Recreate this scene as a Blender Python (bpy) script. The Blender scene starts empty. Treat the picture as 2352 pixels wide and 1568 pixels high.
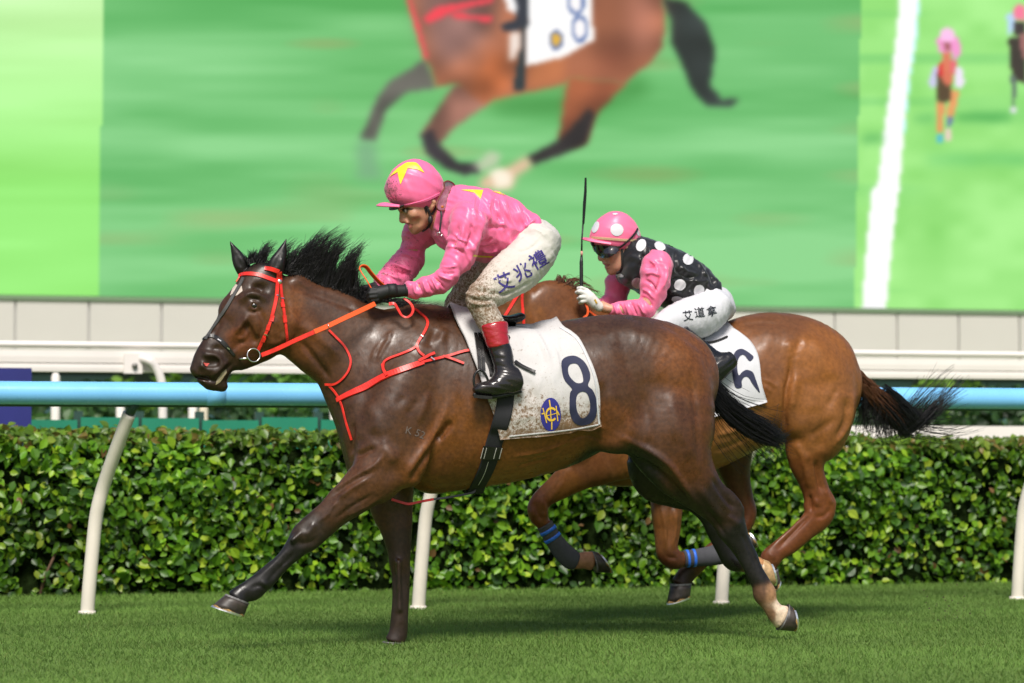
import bpy, bmesh, math, random
import numpy as np
from mathutils import Vector, Matrix
from mathutils.bvhtree import BVHTree
from mathutils.geometry import delaunay_2d_cdt
rng = np.random.default_rng(7)
random.seed(7)
R = math.radians
sc = bpy.context.scene
COL = sc.collection

# ------------------------------------------------------------------ camera
# measurements below are in pixels of the photograph scaled to 2352 x 1568
F, CX, CY, CAMH = 6000.0, 1176.0, 784.0, 0.88
YAW = math.atan(F / 22500.0)
PITCH = math.atan(256.0 / F)
RIGHT = np.array([math.cos(YAW), -math.sin(YAW), 0.0])
FWD = np.array([math.sin(YAW) * math.cos(PITCH), math.cos(YAW) * math.cos(PITCH), math.sin(PITCH)])
UP = np.cross(RIGHT, FWD)
CAM = np.array([0.0, 0.0, CAMH])
cam = bpy.data.cameras.new('camera')
cam.sensor_width = 36.0
cam.lens = F / 2352.0 * 36.0
cam.clip_start = 0.1
cam.clip_end = 500
camo = bpy.data.objects.new('camera', cam)
COL.objects.link(camo)
M = Matrix.Identity(4)
for i in range(3):
    M[i][0], M[i][1], M[i][2], M[i][3] = RIGHT[i], UP[i], -FWD[i], CAM[i]
camo.matrix_world = M
sc.camera = camo
cam.dof.use_dof = True
cam.dof.focus_distance = 12.1
cam.dof.aperture_fstop = 2.5

# ------------------------------------------------------------------ world, sun, exposure
SUN_EL, SUN_AZ = 50.0, 196.0       # azimuth measured clockwise from +Y (away from the camera)
world = bpy.data.worlds.new('World')
sc.world = world
world.use_nodes = True
wn = world.node_tree
sky = wn.nodes.new('ShaderNodeTexSky')
sky.sky_type = 'NISHITA'
sky.sun_disc = False
sky.sun_elevation = R(SUN_EL)
sky.sun_rotation = R(SUN_AZ)
sky.air_density, sky.dust_density, sky.ozone_density = 1.0, 3.0, 1.0
bg = wn.nodes['Background']
bg.inputs['Strength'].default_value = 0.10
wn.links.new(sky.outputs[0], bg.inputs[0])
sun = bpy.data.lights.new('sun', 'SUN')
sun.energy = 3.5
sun.angle = R(17.0)
sun.color = (1.0, 0.955, 0.89)
suno = bpy.data.objects.new('sun', sun)
COL.objects.link(suno)
sd = Vector((math.sin(R(SUN_AZ)) * math.cos(R(SUN_EL)), math.cos(R(SUN_AZ)) * math.cos(R(SUN_EL)), math.sin(R(SUN_EL))))
suno.rotation_euler = sd.to_track_quat('Z', 'Y').to_euler()
suno.location = sd * 30
sc.view_settings.view_transform = 'Standard'
sc.view_settings.look = 'None'
sc.view_settings.exposure = 0.25
sc.view_settings.gamma = 1.0
sc.view_settings.use_curve_mapping = False

# ------------------------------------------------------------------ pixels to directions
def ray(u, v):
    return FWD + RIGHT * ((u - CX) / F) - UP * ((v - CY) / F)
def P(u, v, Y):                     # where the sight line meets the vertical plane y = Y
    d = ray(u, v)
    return CAM + d * (Y / d[1])
def G(u, v, z=0.0):                 # where the sight line meets the ground
    d = ray(u, v)
    return CAM + d * ((z - CAMH) / d[2])
def proj(p):
    q = np.asarray(p) - CAM
    z = q @ FWD
    return CX + F * (q @ RIGHT) / z, CY - F * (q @ UP) / z
def zoomer(x0, y0, fx, fy):
    return lambda x, y: ((x0 + fx * x) / 1.66624, (y0 + fy * y) / 1.6664)
z1 = zoomer(700, 850, .44643, .44643)
z2 = zoomer(1350, 580, .44643, .44643)
z3 = zoomer(1700, 1150, .47847, .4783)
z4 = zoomer(700, 1650, .5420, .5421)
z5 = zoomer(2100, 780, .3826, .3827)
z6 = zoomer(2400, 1600, .5422, .5421)
z7 = zoomer(1950, 1650, .4782, .4783)
z8 = zoomer(2600, 1150, .5102, .5102)
z12 = zoomer(1300, 0, .6803, .6803)
z13 = zoomer(3150, 0, .4463, .4464)
z15 = zoomer(1150, 1350, .4464, .4464)
z17 = zoomer(1380, 600, .20408, .20408)
z18 = zoomer(1300, 1000, .2551, .2551)
z19 = zoomer(2150, 780, .22321, .22321)
z20 = zoomer(2500, 1200, .2551, .2551)
z21 = zoomer(1850, 950, .15940, .15944)
z22 = zoomer(2600, 1000, .15944, .15944)
z23 = zoomer(1850, 1000, .2551, .2551)
def zd(x, y):
    return (float(x), float(y))

# ------------------------------------------------------------------ objects
def srgb(r, g, b):
    f = lambda c: (c / 255 / 12.92) if c / 255 <= 0.04045 else ((c / 255 + 0.055) / 1.055) ** 2.4
    return (f(r), f(g), f(b))
def tag(o, label=None, cat=None, group=None, kind=None):
    if label: o['label'] = label
    if cat: o['category'] = cat
    if group: o['group'] = group
    if kind: o['kind'] = kind
    return o
def empty(name, loc, label=None, cat=None, group=None):
    o = bpy.data.objects.new(name, None)
    o.empty_display_size = 0.1
    o.location = loc
    COL.objects.link(o)
    return tag(o, label, cat, group)
def wloc(o):
    p = np.zeros(3)
    while o is not None:
        p = p + np.array(o.location)
        o = o.parent
    return p
def mesh_data(name, v, f, mat=None, smooth=True, col=None):
    me = bpy.data.meshes.new(name)
    v = np.asarray(v, dtype=np.float32)
    if isinstance(f, np.ndarray):
        n, k = f.shape
        me.vertices.add(len(v)); me.vertices.foreach_set('co', v.ravel())
        me.loops.add(n * k); me.loops.foreach_set('vertex_index', f.astype(np.int32).ravel())
        me.polygons.add(n); me.polygons.foreach_set('loop_start', np.arange(0, n * k, k, dtype=np.int32))
        me.update(calc_edges=True)
    else:
        me.from_pydata(v.tolist(), [], [list(map(int, q)) for q in f])
    if smooth:
        me.polygons.foreach_set('use_smooth', np.ones(len(me.polygons), dtype=bool))
    if col is not None:
        col = np.asarray(col, dtype=np.float32)
        if col.shape[1] == 3:
            col = np.concatenate([col, np.ones((len(col), 1), np.float32)], 1)
        at = me.color_attributes.new('Col', 'FLOAT_COLOR', 'POINT')
        at.data.foreach_set('color', col.ravel())
    if mat: me.materials.append(mat)
    me.validate()
    return me
def mk(name, v, f, mat, parent=None, smooth=True, col=None, loc=None):
    """one mesh object; v in world coordinates"""
    base = wloc(parent) if parent is not None else np.zeros(3)
    v = np.asarray(v, dtype=float)
    if loc is None:
        loc = (v.min(0) + v.max(0)) / 2 if parent is not None else np.array([*((v.min(0) + v.max(0)) / 2)[:2], v[:, 2].min()])
    me = mesh_data(name, v - np.asarray(loc), f, mat, smooth, col)
    o = bpy.data.objects.new(name, me)
    o.location = np.asarray(loc) - base
    COL.objects.link(o)
    if parent is not None: o.parent = parent
    return o
class MB:
    """collects shapes of ONE object"""
    def __init__(s): s.v, s.f = [], []
    def add(s, v, f):
        n = len(s.v)
        s.v += [tuple(map(float, p)) for p in v]
        s.f += [[i + n for i in q] for q in f]
        return s
    def box(s, lo, hi, bev=0.0):
        (x0, y0, z0), (x1, y1, z1_) = lo, hi
        v = [(x0, y0, z0), (x1, y0, z0), (x1, y1, z0), (x0, y1, z0), (x0, y0, z1_), (x1, y0, z1_), (x1, y1, z1_), (x0, y1, z1_)]
        return s.add(v, [(0, 3, 2, 1), (4, 5, 6, 7), (0, 1, 5, 4), (1, 2, 6, 5), (2, 3, 7, 6), (3, 0, 4, 7)])
    def tube(s, pts, rad, n=10, caps=True, flat=None):
        v, f = tube_mesh(pts, rad, n, caps)
        return s.add(v, f)
    def mk(s, name, mat, parent=None, smooth=True, loc=None, col=None):
        return mk(name, s.v, s.f, mat, parent, smooth, col, loc)
def unit(a):
    a = np.asarray(a, float)
    return a / (np.linalg.norm(a) + 1e-12)
def tube_mesh(pts, rad, n=10, caps=True):
    pts = np.asarray(pts, float)
    m = len(pts)
    rad = np.full(m, rad) if np.isscalar(rad) else np.asarray(rad, float)
    tan = np.gradient(pts, axis=0)
    ref = np.array([0, 0, 1.0])
    if abs(unit(tan[0])[2]) > .9: ref = np.array([0, 1.0, 0])
    v, f = [], []
    side = unit(np.cross(tan[0], ref))
    for i in range(m):
        t = unit(tan[i])
        side = unit(side - t * (side @ t))
        up = np.cross(t, side)
        for k in range(n):
            a = 2 * math.pi * k / n
            v.append(pts[i] + rad[i] * (math.cos(a) * side + math.sin(a) * up))
    for i in range(m - 1):
        for k in range(n):
            a, b = i * n + k, i * n + (k + 1) % n
            f.append((a, b, b + n, a + n))
    if caps:
        f.append(tuple(range(n))[::-1])
        f.append(tuple((m - 1) * n + k for k in range(n)))
    return v, f
def crom(pts, per=6):
    """Catmull-Rom through rows of pts"""
    p = np.asarray(pts, float)
    if len(p) == 2:
        t = np.linspace(0, 1, per + 1)[:, None]
        return p[0] * (1 - t) + p[1] * t
    q = np.vstack([2 * p[0] - p[1], p, 2 * p[-1] - p[-2]])
    out = []
    for i in range(1, len(q) - 2):
        t = np.linspace(0, 1, per, endpoint=False)[:, None]
        a, b, c, d = q[i - 1], q[i], q[i + 1], q[i + 2]
        out.append(.5 * (2 * b + (c - a) * t + (2 * a - 5 * b + 4 * c - d) * t ** 2 + (3 * b - a - 3 * c + d) * t ** 3))
    out.append(p[-1:])
    return np.vstack(out)

# ------------------------------------------------------------------ value noise for shapes and colours
def noise3(p, seed=0):
    p = np.asarray(p, np.float64)
    i = np.floor(p).astype(np.int64)
    fr = p - i
    fr = fr * fr * (3 - 2 * fr)
    def h(a, b, c):
        n = (a * 73856093) ^ (b * 19349663) ^ (c * 83492791) ^ (seed * 2654435)
        n = (n ^ (n >> 13)) * 1274126177
        n = n ^ (n >> 16)
        return (n & 0xFFFF) / 65535.0
    o = 0
    for dx in (0, 1):
        for dy in (0, 1):
            for dz in (0, 1):
                w = (fr[:, 0] if dx else 1 - fr[:, 0]) * (fr[:, 1] if dy else 1 - fr[:, 1]) * (fr[:, 2] if dz else 1 - fr[:, 2])
                o = o + w * h(i[:, 0] + dx, i[:, 1] + dy, i[:, 2] + dz)
    return o * 2 - 1

# ------------------------------------------------------------------ bodies: a distance field of swept sections, then one skin
def smin(a, b, k):
    h = np.maximum(k - np.abs(a - b), 0) / k
    return np.minimum(a, b) - h * h * k * .25
class Field:
    def __init__(s, lo, hi, h):
        s.lo = np.asarray(lo, float); s.h = h
        s.n = np.ceil((np.asarray(hi) - s.lo) / h).astype(int) + 1
        s.ax = [s.lo[i] + h * np.arange(s.n[i]) for i in range(3)]
        s.a = np.full(s.n, 1.0, np.float32)
    def _sl(s, lo, hi):
        i0 = np.clip(np.floor((lo - s.lo) / s.h).astype(int), 0, s.n)
        i1 = np.clip(np.ceil((hi - s.lo) / s.h).astype(int) + 1, 0, s.n)
        return tuple(slice(a, max(a, b)) for a, b in zip(i0, i1))
    def sweep(s, C, r, w, k=.03, op='add', cap=.6, per=5, inflate=0.0):
        """C centres (n,3); r half size in the xz plane across the path; w half size along y"""
        A = np.column_stack([C, r, w])
        A = crom(A, per)
        C, r, w = A[:, :3], np.maximum(A[:, 3], .002) + inflate, np.maximum(A[:, 4], .002) + inflate
        mg = k + 2 * s.h
        rm = np.maximum(r, 0).max()
        ext = np.column_stack([r, w, r])
        S = s._sl((C - ext).min(0) - mg, (C + ext).max(0) + mg)
        if any(x.stop <= x.start for x in S): return
        off = np.array([x.start for x in S])
        L = np.full([x.stop - x.start for x in S], 1.0, np.float32)
        for i in range(len(C) - 1):
            lo = np.minimum(C[i] - ext[i], C[i + 1] - ext[i + 1]) - mg
            hi = np.maximum(C[i] + ext[i], C[i + 1] + ext[i + 1]) + mg
            T = s._sl(lo, hi)
            if any(x.stop <= x.start for x in T): continue
            X = s.ax[0][T[0]][:, None]; Z = s.ax[2][T[2]][None, :]; Yv = s.ax[1][T[1]]
            dx, dz = C[i + 1, 0] - C[i, 0], C[i + 1, 2] - C[i, 2]
            l2 = dx * dx + dz * dz + 1e-12
            l = math.sqrt(l2)
            t = ((X - C[i, 0]) * dx + (Z - C[i, 2]) * dz) / l2
            tc = np.clip(t, 0, 1)
            over = (t - tc) * l
            perp = ((X - C[i, 0]) * dz - (Z - C[i, 2]) * dx) / l
            rr = r[i] + (r[i + 1] - r[i]) * tc
            ww = w[i] + (w[i + 1] - w[i]) * tc
            yc = C[i, 1] + (C[i + 1, 1] - C[i, 1]) * tc
            cp = np.full_like(t, .5)
            if i == 0: cp = np.where(t < 0, cap, cp)
            if i == len(C) - 2: cp = np.where(t > 1, cap, cp)
            cr = cp * rr
            e1 = (perp / rr) ** 2 + (over / cr) ** 2
            g1 = (perp / rr ** 2) ** 2 + (over / cr ** 2) ** 2
            b2 = (Yv[None, :, None] - yc[:, None, :]) ** 2
            w2 = (ww ** 2)[:, None, :]
            k0 = np.sqrt(e1[:, None, :] + b2 / w2)
            k1 = np.sqrt(g1[:, None, :] + b2 / w2 ** 2)
            d = (k0 * (k0 - 1) / np.maximum(k1, 1e-6)).astype(np.float32)
            d = np.where(k0 < 1e-4, -np.minimum(rr, ww)[:, None, :], d)
            Tl = tuple(slice(x.start - o, x.stop - o) for x, o in zip(T, off))
            L[Tl] = np.minimum(L[Tl], d)
        if op == 'add':
            s.a[S] = smin(s.a[S], L, k)
        else:
            s.a[S] = -smin(-s.a[S], L, k)
    def caps(s, pts, rad, k=.01, op='add'):
        """round chain (true 3-D), for fingers and small features"""
        pts = np.asarray(pts, float)
        rad = np.full(len(pts), rad) if np.isscalar(rad) else np.asarray(rad, float)
        mg = k + 2 * s.h
        S = s._sl((pts - rad[:, None]).min(0) - mg, (pts + rad[:, None]).max(0) + mg)
        if any(x.stop <= x.start for x in S): return
        X, Yv, Z = np.meshgrid(*[s.ax[i][S[i]] for i in range(3)], indexing='ij')
        Q = np.stack([X, Yv, Z], -1)
        L = np.full(X.shape, 1.0)
        for i in range(max(1, len(pts) - 1)):
            a = pts[i]; b = pts[min(i + 1, len(pts) - 1)]
            ra, rb = rad[i], rad[min(i + 1, len(pts) - 1)]
            ba = b - a
            t = np.clip(((Q - a) @ ba) / (ba @ ba + 1e-12), 0, 1)
            d = np.linalg.norm(Q - a - t[..., None] * ba, axis=-1) - (ra + (rb - ra) * t)
            L = np.minimum(L, d)
        if op == 'add': s.a[S] = smin(s.a[S], L, k)
        else: s.a[S] = -smin(-s.a[S], L, k)
    def skin(s, smooth=2):
        """naive surface nets"""
        a = s.a
        ins = a < 0
        nx, ny, nz = a.shape
        cnt = np.zeros((nx - 1, ny - 1, nz - 1), np.int8)
        for dx in (0, 1):
            for dy in (0, 1):
                for dz in (0, 1):
                    cnt += ins[dx:nx - 1 + dx, dy:ny - 1 + dy, dz:nz - 1 + dz]
        cells = np.argwhere((cnt > 0) & (cnt < 8))
        idx = np.full(cnt.shape, -1, np.int32)
        idx[tuple(cells.T)] = np.arange(len(cells))
        cs = [(x, y, z) for x in (0, 1) for y in (0, 1) for z in (0, 1)]
        val = {c: a[cells[:, 0] + c[0], cells[:, 1] + c[1], cells[:, 2] + c[2]].astype(float) for c in cs}
        acc = np.zeros((len(cells), 3)); num = np.zeros(len(cells))
        for c in cs:
            for ax in range(3):
                if c[ax]: continue
                e = list(c); e[ax] = 1; e = tuple(e)
                va, vb = val[c], val[e]
                m = (va < 0) != (vb < 0)
                t = np.where(m, va / np.where(va == vb, 1, va - vb), 0)
                p = np.tile(np.array(c, float), (len(cells), 1)); p[:, ax] = t
                acc[m] += p[m]; num[m] += 1
        V = s.lo + s.h * (cells + acc / num[:, None])
        quads = []
        for ax in range(3):
            b, c = (ax + 1) % 3, (ax + 2) % 3
            s0 = [slice(1, -1)] * 3; s1 = [slice(1, -1)] * 3
            s0[ax] = slice(0, -1); s1[ax] = slice(1, None)
            A, B = ins[tuple(s0)], ins[tuple(s1)]
            e = np.argwhere(A != B)
            if not len(e): continue
            sg = A[tuple(e.T)]
            e = e + 1; e[:, ax] -= 1
            def ci(db, dc):
                q = e.copy(); q[:, b] -= db; q[:, c] -= dc
                return idx[tuple(q.T)]
            Q = np.stack([ci(1, 1), ci(0, 1), ci(0, 0), ci(1, 0)], 1)
            Q[~sg] = Q[~sg][:, ::-1]
            quads.append(Q)
        Q = np.concatenate(quads)
        Q = Q[(Q >= 0).all(1)]
        # keep the biggest connected surface pieces only is not needed; relax a little
        for it in range(smooth):
            for lam in (.5, -.45):
                sm = np.zeros_like(V); c = np.zeros(len(V))
                for i in range(4):
                    x, y = Q[:, i], Q[:, (i + 1) % 4]
                    np.add.at(sm, x, V[y]); np.add.at(c, x, 1)
                    np.add.at(sm, y, V[x]); np.add.at(c, y, 1)
                V = V + lam * (sm / np.maximum(c, 1)[:, None] - V)
        return V, Q
def vnormals(V, Q):
    n = np.cross(V[Q[:, 2]] - V[Q[:, 0]], V[Q[:, 3]] - V[Q[:, 1]])
    N = np.zeros_like(V)
    for i in range(4): np.add.at(N, Q[:, i], n)
    return N / (np.linalg.norm(N, axis=1, keepdims=True) + 1e-12)
def strokes(V, Q, Yc, items, side=.02, gain=1.0):
    """raise or sink the near flank along photo-pixel lines: (conv, points, width px, height mm)"""
    N_ = vnormals(V, Q)
    u, v = proj(V)
    vd = CAM - V; vd /= np.linalg.norm(vd, axis=1, keepdims=True)
    fac = np.clip(((N_ * vd).sum(1) - .05) / .3, 0, 1) * (V[:, 1] < Yc + side)
    D = np.zeros(len(V))
    for conv, pts, w, mm in items:
        p = crom([conv(*q) for q in pts], 5)
        sel = np.where((u > p[:, 0].min() - 3 * w) & (u < p[:, 0].max() + 3 * w) & (v > p[:, 1].min() - 3 * w) & (v < p[:, 1].max() + 3 * w) & (fac > 0))[0]
        if not len(sel): continue
        q = np.column_stack([u[sel], v[sel]])
        d = np.full(len(sel), 1e9); tt = np.zeros(len(sel))
        for i in range(len(p) - 1):
            ba = p[i + 1] - p[i]
            t = np.clip(((q - p[i]) @ ba) / (ba @ ba + 1e-9), 0, 1)
            dd = np.linalg.norm(q - p[i] - t[:, None] * ba, axis=1)
            b = dd < d
            d[b] = dd[b]; tt[b] = (i + t[b]) / (len(p) - 1)
        D[sel] += gain * mm * .001 * np.exp(-(d / w) ** 2) * np.clip(4.5 * np.minimum(tt, 1 - tt) + .15, 0, 1)
    return V + N_ * (D * fac)[:, None]
def stations(conv, rows, Yc, lat_scale=1.0):
    """rows: (ax, ay, bx, by, lat, w) two outline points in photo pixels, side offset and half width in metres"""
    C, r, w = [], [], []
    for ax, ay, bx, by, lat, ww in rows:
        A = P(*conv(ax, ay), Yc + lat); B = P(*conv(bx, by), Yc + lat)
        C.append((A + B) / 2); r.append(np.linalg.norm(A - B) / 2); w.append(ww)
    return np.array(C), np.array(r), np.array(w)
def bvh_of(V, Q):
    return BVHTree.FromPolygons(V.tolist(), Q.tolist() if isinstance(Q, np.ndarray) else Q)
def hit(bvh, u, v, Yc=None):
    d = ray(u, v)
    loc, n, i, dist = bvh.ray_cast(Vector(CAM), Vector(d).normalized())
    if loc is None:
        loc, n, i, dist = bvh.find_nearest(Vector(P(u, v, Yc)))
    n = np.array(n)
    if n @ d > 0: n = -n
    return np.array(loc), n
def ribbon_mesh(pts, nor, width, thick):
    pts = np.asarray(pts, float); nor = np.asarray(nor, float)
    m = len(pts)
    width = np.full(m, width) if np.isscalar(width) else np.interp(np.linspace(0, 1, m), np.linspace(0, 1, len(width)), width)
    tan = np.gradient(pts, axis=0)
    v, f = [], []
    for i in range(m):
        t = unit(tan[i]); n = unit(nor[i] - t * (nor[i] @ t)); sd_ = np.cross(t, n)
        hw = width[i] / 2
        for a, b in ((-1, 0), (-.86, 1), (.86, 1), (1, 0)):
            v.append(pts[i] + sd_ * hw * a + n * thick * b)
    for i in range(m - 1):
        for k in range(4):
            a, b = i * 4 + k, i * 4 + (k + 1) % 4
            f.append((a, b, b + 4, a + 4))
    f.append((3, 2, 1, 0)); f.append(tuple((m - 1) * 4 + k for k in range(4)))
    return v, f
def strap(name, bvh, Yc, conv, path, width, mat, parent, thick=.004, lift=.002, per=8, mirror=False, extra=None):
    """a band lying on a skin along a photo-pixel path"""
    px = crom([conv(*p) for p in path], per)
    H_ = [hit(bvh, u, v, Yc) for u, v in px]
    pts = np.array([h[0] + h[1] * lift for h in H_]); nor = np.array([h[1] for h in H_])
    for _ in range(2):
        pts[1:-1] = (pts[:-2] + 2 * pts[1:-1] + pts[2:]) / 4
        nor[1:-1] = (nor[:-2] + 2 * nor[1:-1] + nor[2:]) / 4
    v, f = ribbon_mesh(pts, nor, width, thick)
    o = mk(name, v, f, mat, parent, smooth=False)
    if mirror:
        v2 = np.array(v); v2[:, 1] = 2 * Yc - v2[:, 1]
        o2 = mk(name, v2, [q[::-1] for q in f], mat, parent, smooth=False)
    return o
def decal_pts(bvh, Yc, px, off):
    out = []
    for u, v in px:
        p, n = hit(bvh, u, v, Yc)
        out.append(p + n * off)
    return np.array(out)
def rounded(lp):
    q = np.array(list(lp) + [lp[0]], float)
    q = np.vstack([q[-2], q, q[1]])
    out = []
    for i in range(1, len(q) - 2):
        t = np.linspace(0, 1, 4, endpoint=False)[:, None]
        a, b, c, d = q[i - 1], q[i], q[i + 1], q[i + 2]
        out.append(.5 * (2 * b + (c - a) * t + (2 * a - 5 * b + 4 * c - d) * t ** 2 + (3 * b - a - 3 * c + d) * t ** 3))
    return [tuple(p) for p in np.vstack(out)]
def decal(name, bvh, Yc, conv, loops, mat, parent, off=.003, step=4.0, back=None):
    """flat print: polygon loops in photo pixels laid on a skin"""
    V2, E = [], []
    for lp in loops:
        q = [Vector(conv(*p)) for p in lp]
        dense = []
        for i in range(len(q)):
            a, b = q[i], q[(i + 1) % len(q)]
            m = max(1, int((b - a).length / step))
            for j in range(m): dense.append(a.lerp(b, j / m))
        n = len(V2)
        V2 += dense
        E += [(n + i, n + (i + 1) % len(dense)) for i in range(len(dense))]
    def inside(p):
        c = False
        for a, b in E:
            (xa, ya), (xb, yb) = V2[a], V2[b]
            if (ya > p[1]) != (yb > p[1]) and p[0] < (xb - xa) * (p[1] - ya) / (yb - ya) + xa: c = not c
        return c
    lo = [min(p[i] for p in V2) for i in (0, 1)]; hi = [max(p[i] for p in V2) for i in (0, 1)]
    B = list(V2)
    for x in np.arange(lo[0], hi[0], step):
        for y in np.arange(lo[1], hi[1], step):
            if inside((x + .31, y + .17)): B.append(Vector((x + .31, y + .17)))
    vv, ee, ff, *_ = delaunay_2d_cdt(B, E, [], 0, 1e-5)
    ff = [f for f in ff if inside(((vv[f[0]][0] + vv[f[1]][0] + vv[f[2]][0]) / 3, (vv[f[0]][1] + vv[f[1]][1] + vv[f[2]][1]) / 3))]
    used = sorted({i for f in ff for i in f})
    rm = {a: b for b, a in enumerate(used)}
    W = decal_pts(bvh, Yc, [tuple(vv[i]) for i in used], off)
    return mk(name, W, [[rm[i] for i in f] for f in ff], mat, parent, smooth=True)
def glyph_decal(name, bvh, Yc, text, centre, size, angle, mat, parent, off=.003, shear=0.0, fat=.0, sx=1.0):
    """lettering laid on a skin: centre and size in photo pixels"""
    cu = bpy.data.curves.new('t', 'FONT'); cu.body = text; cu.align_x = 'CENTER'; cu.align_y = 'CENTER'
    cu.offset = fat; cu.resolution_u = 3; cu.fill_mode = 'FRONT'
    ob = bpy.data.objects.new('t', cu); COL.objects.link(ob)
    dg = bpy.context.evaluated_depsgraph_get(); dg.update()
    me = bpy.data.meshes.new_from_object(ob.evaluated_get(dg))
    co = np.array([v.co[:2] for v in me.vertices]); fs = [list(p.vertices) for p in me.polygons]
    bpy.data.objects.remove(ob); bpy.data.curves.remove(cu); bpy.data.meshes.remove(me)
    if not len(co): return None
    co = co - (co.min(0) + co.max(0)) / 2
    co = co * size * np.array([sx, 1])
    co[:, 0] += shear * co[:, 1]
    a = R(angle)
    u = centre[0] + co[:, 0] * math.cos(a) + co[:, 1] * math.sin(a) * 1
    v = centre[1] + co[:, 0] * math.sin(a) - co[:, 1] * math.cos(a)
    W = decal_pts(bvh, Yc, list(zip(u, v)), off)
    return mk(name, W, fs, mat, parent, smooth=False)

# ------------------------------------------------------------------ materials
def mat(name, color, rough=.6, spec=.5, metal=0., coat=0., sheen=0., attr=False, var=.0, vscale=8., bump=0., bscale=60., rvar=0., rscale=9., mud=None, mudscale=40., mudth=.7, mudwash=.35, emis=None, trans=0.0, bump2=None, bump3=None, sub=0.0, stretch=None):
    m = bpy.data.materials.new(name); m.use_nodes = True
    nt = m.node_tree; b = nt.nodes['Principled BSDF']
    N = lambda t: nt.nodes.new(t)
    L = nt.links.new
    tc = N('ShaderNodeTexCoord'); src = tc.outputs['Object']
    if attr:
        a = N('ShaderNodeAttribute'); a.attribute_name = 'Col'; c = a.outputs['Color']
    else:
        a = N('ShaderNodeRGB'); a.outputs[0].default_value = (*color, 1); c = a.outputs[0]
    if var:
        n = N('ShaderNodeTexNoise'); n.inputs['Scale'].default_value = vscale; n.inputs['Detail'].default_value = 6
        L(src, n.inputs['Vector'])
        h = N('ShaderNodeMapRange'); h.inputs['From Min'].default_value = .3; h.inputs['From Max'].default_value = .7
        h.inputs['To Min'].default_value = 1 - var; h.inputs['To Max'].default_value = 1 + var
        L(n.outputs['Fac'], h.inputs['Value'])
        x = N('ShaderNodeVectorMath'); x.operation = 'SCALE'
        L(c, x.inputs[0]); L(h.outputs[0], x.inputs['Scale']); c = x.outputs[0]
    if mud:
        at = N('ShaderNodeAttribute'); at.attribute_name = 'Mud'
        wash = N('ShaderNodeMath'); wash.operation = 'MULTIPLY'; wash.inputs[1].default_value = mudwash; wash.use_clamp = True
        L(at.outputs['Fac'], wash.inputs[0])
        x = N('ShaderNodeMix'); x.data_type = 'RGBA'
        L(wash.outputs[0], x.inputs[0]); L(c, x.inputs[6]); x.inputs[7].default_value = (*[min(1, q * 2.6) for q in mud], 1); c = x.outputs[2]
        for sc_, amt, off in ((mudscale, .9, .0), (mudscale * 2.7, .75, .0), (mudscale * .3, .55, .03)):
            n = N('ShaderNodeTexNoise'); n.inputs['Scale'].default_value = sc_; n.inputs['Detail'].default_value = 5; n.inputs['Roughness'].default_value = .65
            L(src, n.inputs['Vector'])
            ad = N('ShaderNodeMath'); ad.operation = 'MULTIPLY_ADD'; L(at.outputs['Fac'], ad.inputs[0]); ad.inputs[1].default_value = .24; L(n.outputs['Fac'], ad.inputs[2])
            h = N('ShaderNodeMapRange'); h.inputs['From Min'].default_value = mudth + off; h.inputs['From Max'].default_value = mudth + off + .1
            h.inputs['To Max'].default_value = amt
            L(ad.outputs[0], h.inputs['Value'])
            x = N('ShaderNodeMix'); x.data_type = 'RGBA'
            L(h.outputs[0], x.inputs[0]); L(c, x.inputs[6]); x.inputs[7].default_value = (*mud, 1); c = x.outputs[2]
    L(c, b.inputs['Base Color'])
    b.inputs['Roughness'].default_value = rough
    if rvar:
        n = N('ShaderNodeTexNoise'); n.inputs['Scale'].default_value = rscale; n.inputs['Detail'].default_value = 5
        L(src, n.inputs['Vector'])
        h = N('ShaderNodeMapRange'); h.inputs['From Min'].default_value = .35; h.inputs['From Max'].default_value = .65
        h.inputs['To Min'].default_value = rough - rvar; h.inputs['To Max'].default_value = rough + rvar
        L(n.outputs['Fac'], h.inputs['Value']); L(h.outputs[0], b.inputs['Roughness'])
    b.inputs['Specular IOR Level'].default_value = spec
    b.inputs['Metallic'].default_value = metal
    b.inputs['Coat Weight'].default_value = coat
    b.inputs['Coat Roughness'].default_value = .15
    b.inputs['Sheen Weight'].default_value = sheen
    if sub:
        b.inputs['Subsurface Weight'].default_value = sub
        b.inputs['Subsurface Radius'].default_value = (.012, .005, .003)
        b.inputs['Subsurface Scale'].default_value = .6
    if trans: b.inputs['Transmission Weight'].default_value = trans
    last = None
    for bb in ([(bump, bscale, stretch)] if bump else []) + ([bump2] if bump2 else []) + ([bump3] if bump3 else []):
        n = N('ShaderNodeTexNoise'); n.inputs['Scale'].default_value = bb[1]; n.inputs['Detail'].default_value = 5
        if len(bb) > 2 and bb[2]:
            mp = N('ShaderNodeMapping'); mp.inputs['Scale'].default_value = bb[2]
            if len(bb) > 3: mp.inputs['Rotation'].default_value = bb[3]
            L(src, mp.inputs[0]); L(mp.outputs[0], n.inputs['Vector'])
        else: L(src, n.inputs['Vector'])
        q = N('ShaderNodeBump'); q.inputs['Strength'].default_value = min(1, abs(bb[0]) * 40); q.inputs['Distance'].default_value = abs(bb[0])
        L(n.outputs['Fac'], q.inputs['Height'])
        if last: L(last, q.inputs['Normal'])
        last = q.outputs[0]
    if last: L(last, b.inputs['Normal'])
    if emis:
        b.inputs['Emission Color'].default_value = (*emis, 1); b.inputs['Emission Strength'].default_value = 1
    return m

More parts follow.
